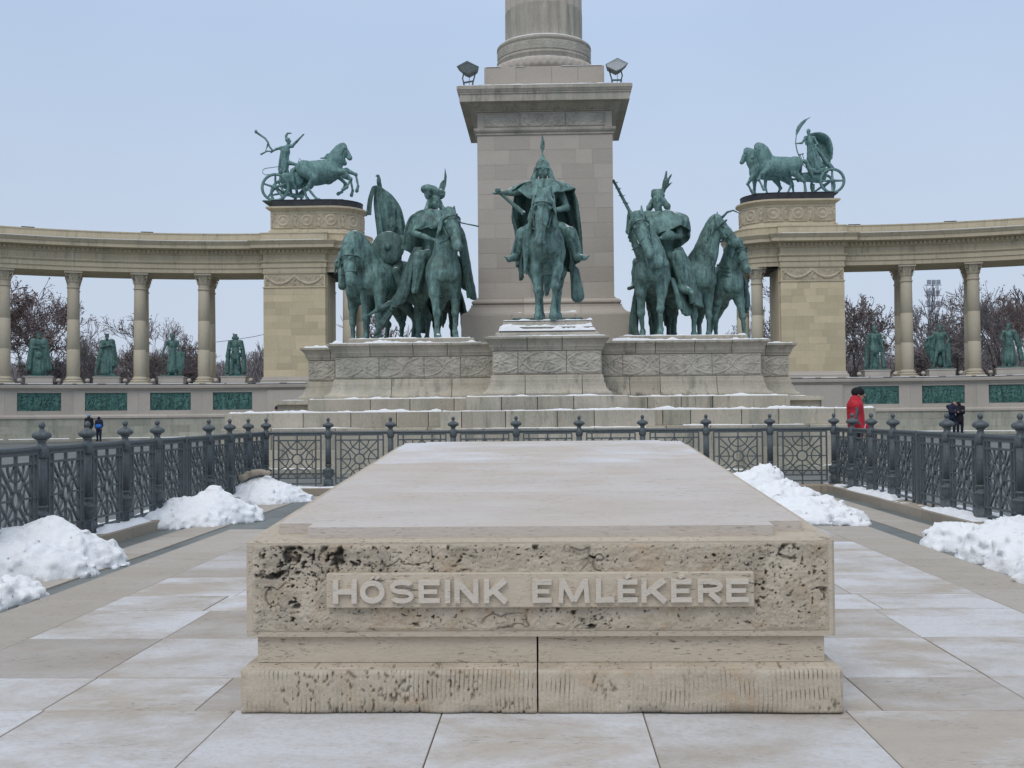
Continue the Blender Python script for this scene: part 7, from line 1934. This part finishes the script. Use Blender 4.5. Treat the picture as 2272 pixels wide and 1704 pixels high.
def stand(**kw):
    J = dict(pelvis=(0, 0, .96), chest=(0, 0, 1.34), neck=(0, 0, 1.50), head=(0, 0, 1.63), shL=(-.17, 0, 1.43), elL=(-.25, 0, 1.14), haL=(-.24, -.05, .90), shR=(.17, 0, 1.43), elR=(.25, 0, 1.14), haR=(.24, -.05, .90),
             hipL=(-.1, 0, .92), knL=(-.11, -.02, .50), anL=(-.11, .02, .09), toL=(-.13, -.15, .05), hipR=(.1, 0, .92), knR=(.11, -.02, .50), anR=(.11, .02, .09), toR=(.13, -.15, .05))
    J.update(kw); return J
# man in red: seen from the side, walking towards the picture's right
J = dict(pelvis=(.02, 0, .96), chest=(0, 0, 1.34), neck=(.02, 0, 1.51), head=(.075, 0, 1.63), shR=(-.03, -.17, 1.42), elR=(-.07, -.23, 1.14), haR=(.08, -.24, .90), shL=(.03, .17, 1.42), elL=(.10, .22, 1.14), haL=(.30, .14, .96),
         hipL=(.02, .1, .92), knL=(.12, .10, .50), anL=(.10, .10, .09), toL=(.27, .10, .05), hipR=(0, -.1, .92), knR=(.03, -.10, .50), anR=(-.12, -.10, .10), toR=(.04, -.11, .05))
person((5.85, 21.2, 0), 'man in a red quilted jacket and black knitted cap standing just beyond the fence', .95, J, (.95, -.30, 0), 'red', 'blackcloth', hat='blackcloth', bulk=1.08, stripe='greycloth', h=.013, coat_len=.42)
person((20.75, 57.4, 0), 'man in a dark jacket bending his head to kiss the woman in black', .99,
       stand(head=(.14, -.02, 1.56), neck=(.06, -.01, 1.49), chest=(.0, 0, 1.33), elR=(.26, -.14, 1.22), haR=(.42, -.18, 1.22), elL=(-.1, -.2, 1.14), haL=(.2, -.24, 1.12), hipL=(-.1, 0, .92), anL=(-.16, .02, .09)),
       (.9, -.2, 0), 'navycloth', 'navycloth', h=.024, fingers=False, group='couple embracing')
person((21.15, 57.4, 0), 'woman in a hooded black coat held by the man beside her', .95,
       stand(head=(-.10, -.02, 1.60), neck=(-.04, 0, 1.49), elL=(-.2, -.18, 1.2), haL=(-.30, -.25, 1.26), elR=(.12, -.2, 1.16), haR=(-.12, -.26, 1.2)),
       (-.9, -.2, 0), 'blackcloth', 'navycloth', hat='blackcloth', hood=True, h=.024, fingers=False, group='couple embracing', coat_len=1.1, bulk=1.1)
kid = person((-23.5, 57.2, 0), 'child in a dark jacket with a bright blue lower back, facing the wall', .72, stand(haL=(-.2, -.1, .95), haR=(.2, -.1, .95)), (0, 1, 0), 'navycloth', 'navycloth', hat='navycloth', h=.02, fingers=False, group='children by the left wall')
S = SDF(.02, .03); S.cap((-.07, -.06, .78), (.07, -.06, .78), .115, flat=((0, 1, 0), 1.1)); link('blue_panel', S.mesh('blue_panel'), M['bluecloth'], kid, True)
person((-23.95, 57.0, 0), 'child in black with a pale blue hat, half hidden behind a fence post', .80, stand(), (.2, 1, 0), 'blackcloth', 'navycloth', hat='lightblue', h=.02, fingers=False, group='children by the left wall')
person((-9.6, 39.0, 0), 'dark-haired person whose head alone shows over the left end of the steps', .90, stand(), (-.3, -1, 0), 'red', 'blackcloth', hat='blackcloth', h=.022, fingers=False)

# ================================================================== TREES
def make_tree(seed, height, spread=.42, levels=6, r0=.16, leafy=0., dens=1.0, up=.25, lean=0., twig_len=1.):
    r = random.Random(seed); trunk = MB(); TV = []; TF = []; LV = []; LF = []
    def seg(V, F, a, b, ra, rb, n=3):
        d = (b-a); 
        if d.length < 1e-6: return
        d = d.normalized(); p = d.cross(Vector((.31, .87, .11))).normalized(); q = d.cross(p); o = len(V)
        for (c, rr_) in ((a, ra), (b, rb)):
            for i in range(n):
                t = 2*PI*i/n; V.append(c+p*(rr_*math.cos(t))+q*(rr_*math.sin(t)))
        for i in range(n):
            k = (i+1) % n; F.append((o+i, o+k, o+n+k, o+n+i))
    KV, KF = [], []
    def grow(p, d, L, rad, lev):
        n = 3 if lev < 3 else 2
        pts = [p]; dd = d.copy()
        for i in range(n):
            dd = (dd+Vector((r.gauss(0, .16), r.gauss(0, .16), r.gauss(0, .10)+up*.12))).normalized(); pts.append(pts[-1]+dd*(L/n))
        for i in range(n):
            ra = max(.020, rad*(1-.42*i/n)); rb = max(.016, rad*(1-.42*(i+1)/n))
            if lev <= 2: seg(KV, KF, pts[i], pts[i+1], ra, rb, 6 if lev < 2 else 5)
            else: seg(TV, TF, pts[i], pts[i+1], ra, rb, 4 if lev == 3 else 3)
        if lev >= levels:
            if leafy and r.random() < leafy:
                for _ in range(r.choice((2, 3, 4))):
                    c = pts[-1]+Vector((r.gauss(0, .10), r.gauss(0, .10), r.gauss(0, .09))); s = r.uniform(.05, .11)
                    a = Vector((r.gauss(0, 1), r.gauss(0, 1), r.gauss(0, 1))).normalized(); b = a.cross(Vector((0, .3, 1))).normalized(); o = len(LV)
                    LV.extend([c-a*s, c+b*s*.6, c+a*s, c-b*s*.6]); LF.append((o, o+1, o+2, o+3))
            return
        nb = r.choice((2, 3, 3)) if lev < levels-2 else r.choice((2, 3, 4))
        nb = max(2, int(round(nb*dens)))
        for i in range(nb):
            t = r.uniform(.45, 1.) if i else 1.; k = min(n-1, int(t*n)); q = pts[k].lerp(pts[k+1], t*n-k) if t < 1 else pts[-1]
            ang = r.uniform(.25, .75)*(.75 if i == 0 else 1.15)*spread*2.4; az = r.uniform(0, 2*PI)
            ax = dd.orthogonal().normalized(); ax.rotate(Matrix.Rotation(az, 3, dd)); nd = dd.copy(); nd.rotate(Matrix.Rotation(ang, 3, ax)); nd = (nd+Vector((0, 0, up*.35))).normalized()
            grow(q, nd, L*r.uniform(.62, .86)*(twig_len if lev >= levels-2 else 1), rad*(.66 if i == 0 else .52), lev+1)
    grow(Vector((0, 0, -.1)), Vector((lean, 0, 1)).normalized(), height*.27, r0, 0)
    zmax = max(v.z for v in TV); s = height/zmax
    out = []
    for V, F in ((KV, KF), (TV, TF), (LV, LF)):
        if not V: out.append(None); continue
        out.append(fast_mesh('tree_part', np.array([(v.x*s, v.y*s, v.z*s) for v in V]), np.array(F)))
    return out
PROT = dict(
    russet=(make_tree(1, 12.5, .46, 7, .20, leafy=.95, dens=1.1), 'bark', 'twig_red'),
    leafy=(make_tree(12, 11.5, .42, 7, .15, leafy=.8, dens=1.0, lean=.05), 'bark', 'twig'),
    bare=(make_tree(23, 10.0, .40, 7, .14, leafy=.05, dens=1.0, twig_len=1.15), 'bark', 'twig_grey'),
    bare2=(make_tree(35, 9.0, .50, 7, .13, leafy=.15, dens=1.0), 'bark', 'twig'),
    bush=(make_tree(44, 6.0, .55, 6, .10, leafy=.6, dens=1.25, up=.1), 'bark', 'twig_grey'),
    poplar=(make_tree(51, 9.0, .17, 7, .12, leafy=.02, dens=1.15, up=.9), 'bark', 'twig_grey'))
def tree(kind, px, Y, height, label, rz=0., leaf=True, wide=1.):
    (mk, mt, ml), mb_, tw = PROT[kind]
    X_ = (px-1214)*Y/2450.; base_h = {'russet': 12.5, 'leafy': 11.5, 'bare': 10., 'bare2': 9., 'bush': 6., 'poplar': 9.}[kind]
    t = thing('tree', (X_, Y, 0), label, 'tree', 'winter trees behind the colonnades', rz=rz); k = height/base_h; t.scale = (k*wide, k*wide, k)
    o = bpy.data.objects.new('trunk', mk); COL.objects.link(o); o.parent = t
    if not mk.materials: mk.materials.append(M[mb_])
    c = bpy.data.objects.new('crown', mt); COL.objects.link(c); c.parent = t
    if not mt.materials: mt.materials.append(M[tw])
    if ml is not None and leaf:
        l_ = bpy.data.objects.new('leaves', ml); COL.objects.link(l_); l_.parent = c; l_['kind'] = 'stuff'
        if not ml.materials: ml.materials.append(M['leaf'])
    return t
def zt(y, px, Y): return 1.25+(917-(y+.0087*(px-1214)))*Y/2450.
for i, (kind, px, Y, ytop, label, rz, wide) in enumerate([
    ('russet', -10, 78, 592, 'tall tree with clinging russet leaves at the far left edge', 0, 1.0), ('russet', 62, 84, 640, 'russet-leaved tree between the edge tree and the leftmost king', 2.1, .8),
    ('bare', 108, 80, 700, 'bare forking tree just left of the third column from the left pier', 1.0, .7), ('bare2', 178, 88, 715, 'bare tree just right of the third column from the left pier', .4, .9),
    ('leafy', 196, 95, 742, 'dark reddish tree behind the king with folded arms', 3.0, .8), ('bare', 250, 90, 735, 'bare grey tree right of the king with folded arms', 4.0, 1.0), ('leafy', 285, 84, 700, 'tree partly hidden by the second column from the left pier', 5.0, .8),
    ('leafy', 398, 78, 685, 'spreading tree behind the king with the shield, bare fork at its top', .9, 1.0), ('bare2', 340, 88, 760, 'low bare tree left of the king with the shield', 2.0, 1.0), ('bush', 440, 84, 790, 'dense brown bush by the first column from the left pier', 1.0, 1.2),
    ('poplar', 560, 96, 752, 'narrow pale poplar close to the left pier', 0, 1.1), ('poplar', 530, 110, 775, 'narrow poplar behind the king nearest the left pier', 1.0, 1.1), ('bush', 500, 92, 810, 'round bush left of the king nearest the left pier', 3.0, 1.2),
    ('bare2', 860, 84, 700, 'bare tree seen between the legs of the left bronze horses', 1.0, .9), ('bare2', 1640, 80, 640, 'bare tree between the outermost bronze horse and the right pavilion', 2.0, 1.0), ('bare', 1560, 92, 690, 'bare tree hidden mostly by the right bronze group', .5, 1.0),
    ('leafy', 1905, 74, 585, 'tall tree hung with dark withered leaves behind the king nearest the right pier', .3, 1.0), ('bare', 1955, 82, 640, 'bare tree behind the first column from the right pier', 2.4, 1.0), ('bare2', 1885, 92, 690, 'bare tree pressed against the right pier', 4.4, 1.0),
    ('bare', 2025, 76, 618, 'bare steep-branched tree left of the lighting mast', 1.6, .9), ('leafy', 2118, 80, 620, 'tree with scattered brown leaves right of the lighting mast', 5.2, .9), ('bush', 2070, 88, 755, 'leafy bush behind the striding king', 1.9, 1.3),
    ('russet', 2215, 84, 640, 'dense brown-leaved tree behind the king nearest the right edge', 4.2, .75), ('leafy', 2175, 95, 700, 'dark tree beside the second column from the right pier', 1.1, .9), ('bare', 2262, 72, 615, 'bare crooked tree at the far right edge', 3.4, .8), ('poplar', 2240, 110, 600, 'tall pale twiggy tree beyond the brown-leaved one on the right', 0., 1.6)]):
    tree(kind, px, Y, zt(ytop, px, Y), label, rz, wide=wide)
# distant undergrowth and park wood: one mass of twigs
r_ = np.random.RandomState(5); n = 130000
Xw = np.concatenate([r_.uniform(-62, -16, n//2), r_.uniform(12, 58, n//2)]); Yw = r_.uniform(88, 125, n)
top = 4.6+3.6*fbm(np.stack([Xw*.22, Yw*.05, Xw*0], -1), 3, 4)+1.2*(fbm(np.stack([Xw*.9, Yw*.3, Xw*0], -1), 2, 8)-.5)
Zw = top*(1-r_.rand(n)**1.5*.95); Lw = r_.uniform(.5, 1.3, n); an = r_.normal(0, .55, n); ww = r_.uniform(.012, .04, n)
dx, dz = np.sin(an)*Lw, np.cos(an)*Lw; ya = r_.normal(0, .4, n)*Lw
V = np.zeros((n, 4, 3)); P0 = np.stack([Xw, Yw, Zw-dz], -1); P1 = np.stack([Xw+dx, Yw+ya, Zw], -1)
V[:, 0] = P0-np.stack([ww, 0*ww, 0*ww], -1); V[:, 1] = P0+np.stack([ww, 0*ww, 0*ww], -1); V[:, 2] = P1+np.stack([ww*.4, 0*ww, 0*ww], -1); V[:, 3] = P1-np.stack([ww*.4, 0*ww, 0*ww], -1)
V[:, :, 2] = np.maximum(V[:, :, 2], 0)
me = fast_mesh('undergrowth', V.reshape(-1, 3), np.arange(4*n).reshape(n, 4))
wood = link('undergrowth', me, M['twig_grey']); tag(wood, 'mass of bare undergrowth and park trees far behind the colonnades', 'undergrowth', kind='stuff')

# ================================================================== LIGHTING MAST AND WIRE
Ym = 120.; Xm = (2060-1214)*Ym/2450.; top = zt(622, 2060, Ym)
mast = thing('lighting_mast', (Xm, Ym, 0), 'grey lattice mast with banks of lamps, standing among the trees on the right', 'mast')
m = MB()
for x in (-.32, .32):
    for y in (-.32, .32): m.tube([(x, y, 0), (x*.8, y*.8, top-1)], .06, 5)
z = 0.5; k = 0
while z < top-1.6:
    for y in (-.3, .3): m.tube([(-.3 if k % 2 else .3, y, z), (.3 if k % 2 else -.3, y, z+1.2)], .03, 4); m.tube([(-.3, y, z), (.3, y, z)], .03, 4)
    z += 1.2; k += 1
m.done('lattice', M['mast'], mast, False, True)
for k in range(3):
    for q in range(3): MB().cbox(-.75+.5*q+.1*(k == 0), -.35+.5*q+.1*(k == 0), -.8, -.6, top-.6-1.15*k, top-.15-1.15*k, .03).done('lamp', M['mast'], mast, False, True)
    m = MB(); m.tube([(-.9, -.6, top-.7-1.15*k), (.9, -.6, top-.7-1.15*k)], .05, 5); m.done('lamp_bar', M['mast'], mast, False, True)
wire = MB(); wire.tube([((430-1214)*75/2450., 75, zt(762, 430, 75)), ((500-1214)*75/2450., 75, zt(754, 500, 75)), ((560-1214)*75/2450., 75, zt(745, 560, 75)), ((650-1214)*75/2450., 75, zt(724, 650, 75))], .018, 5)
w_ = wire.done('overhead_wire', M['roofmetal']); tag(w_, 'thin overhead wire crossing the sky beside the left pier', 'wire')
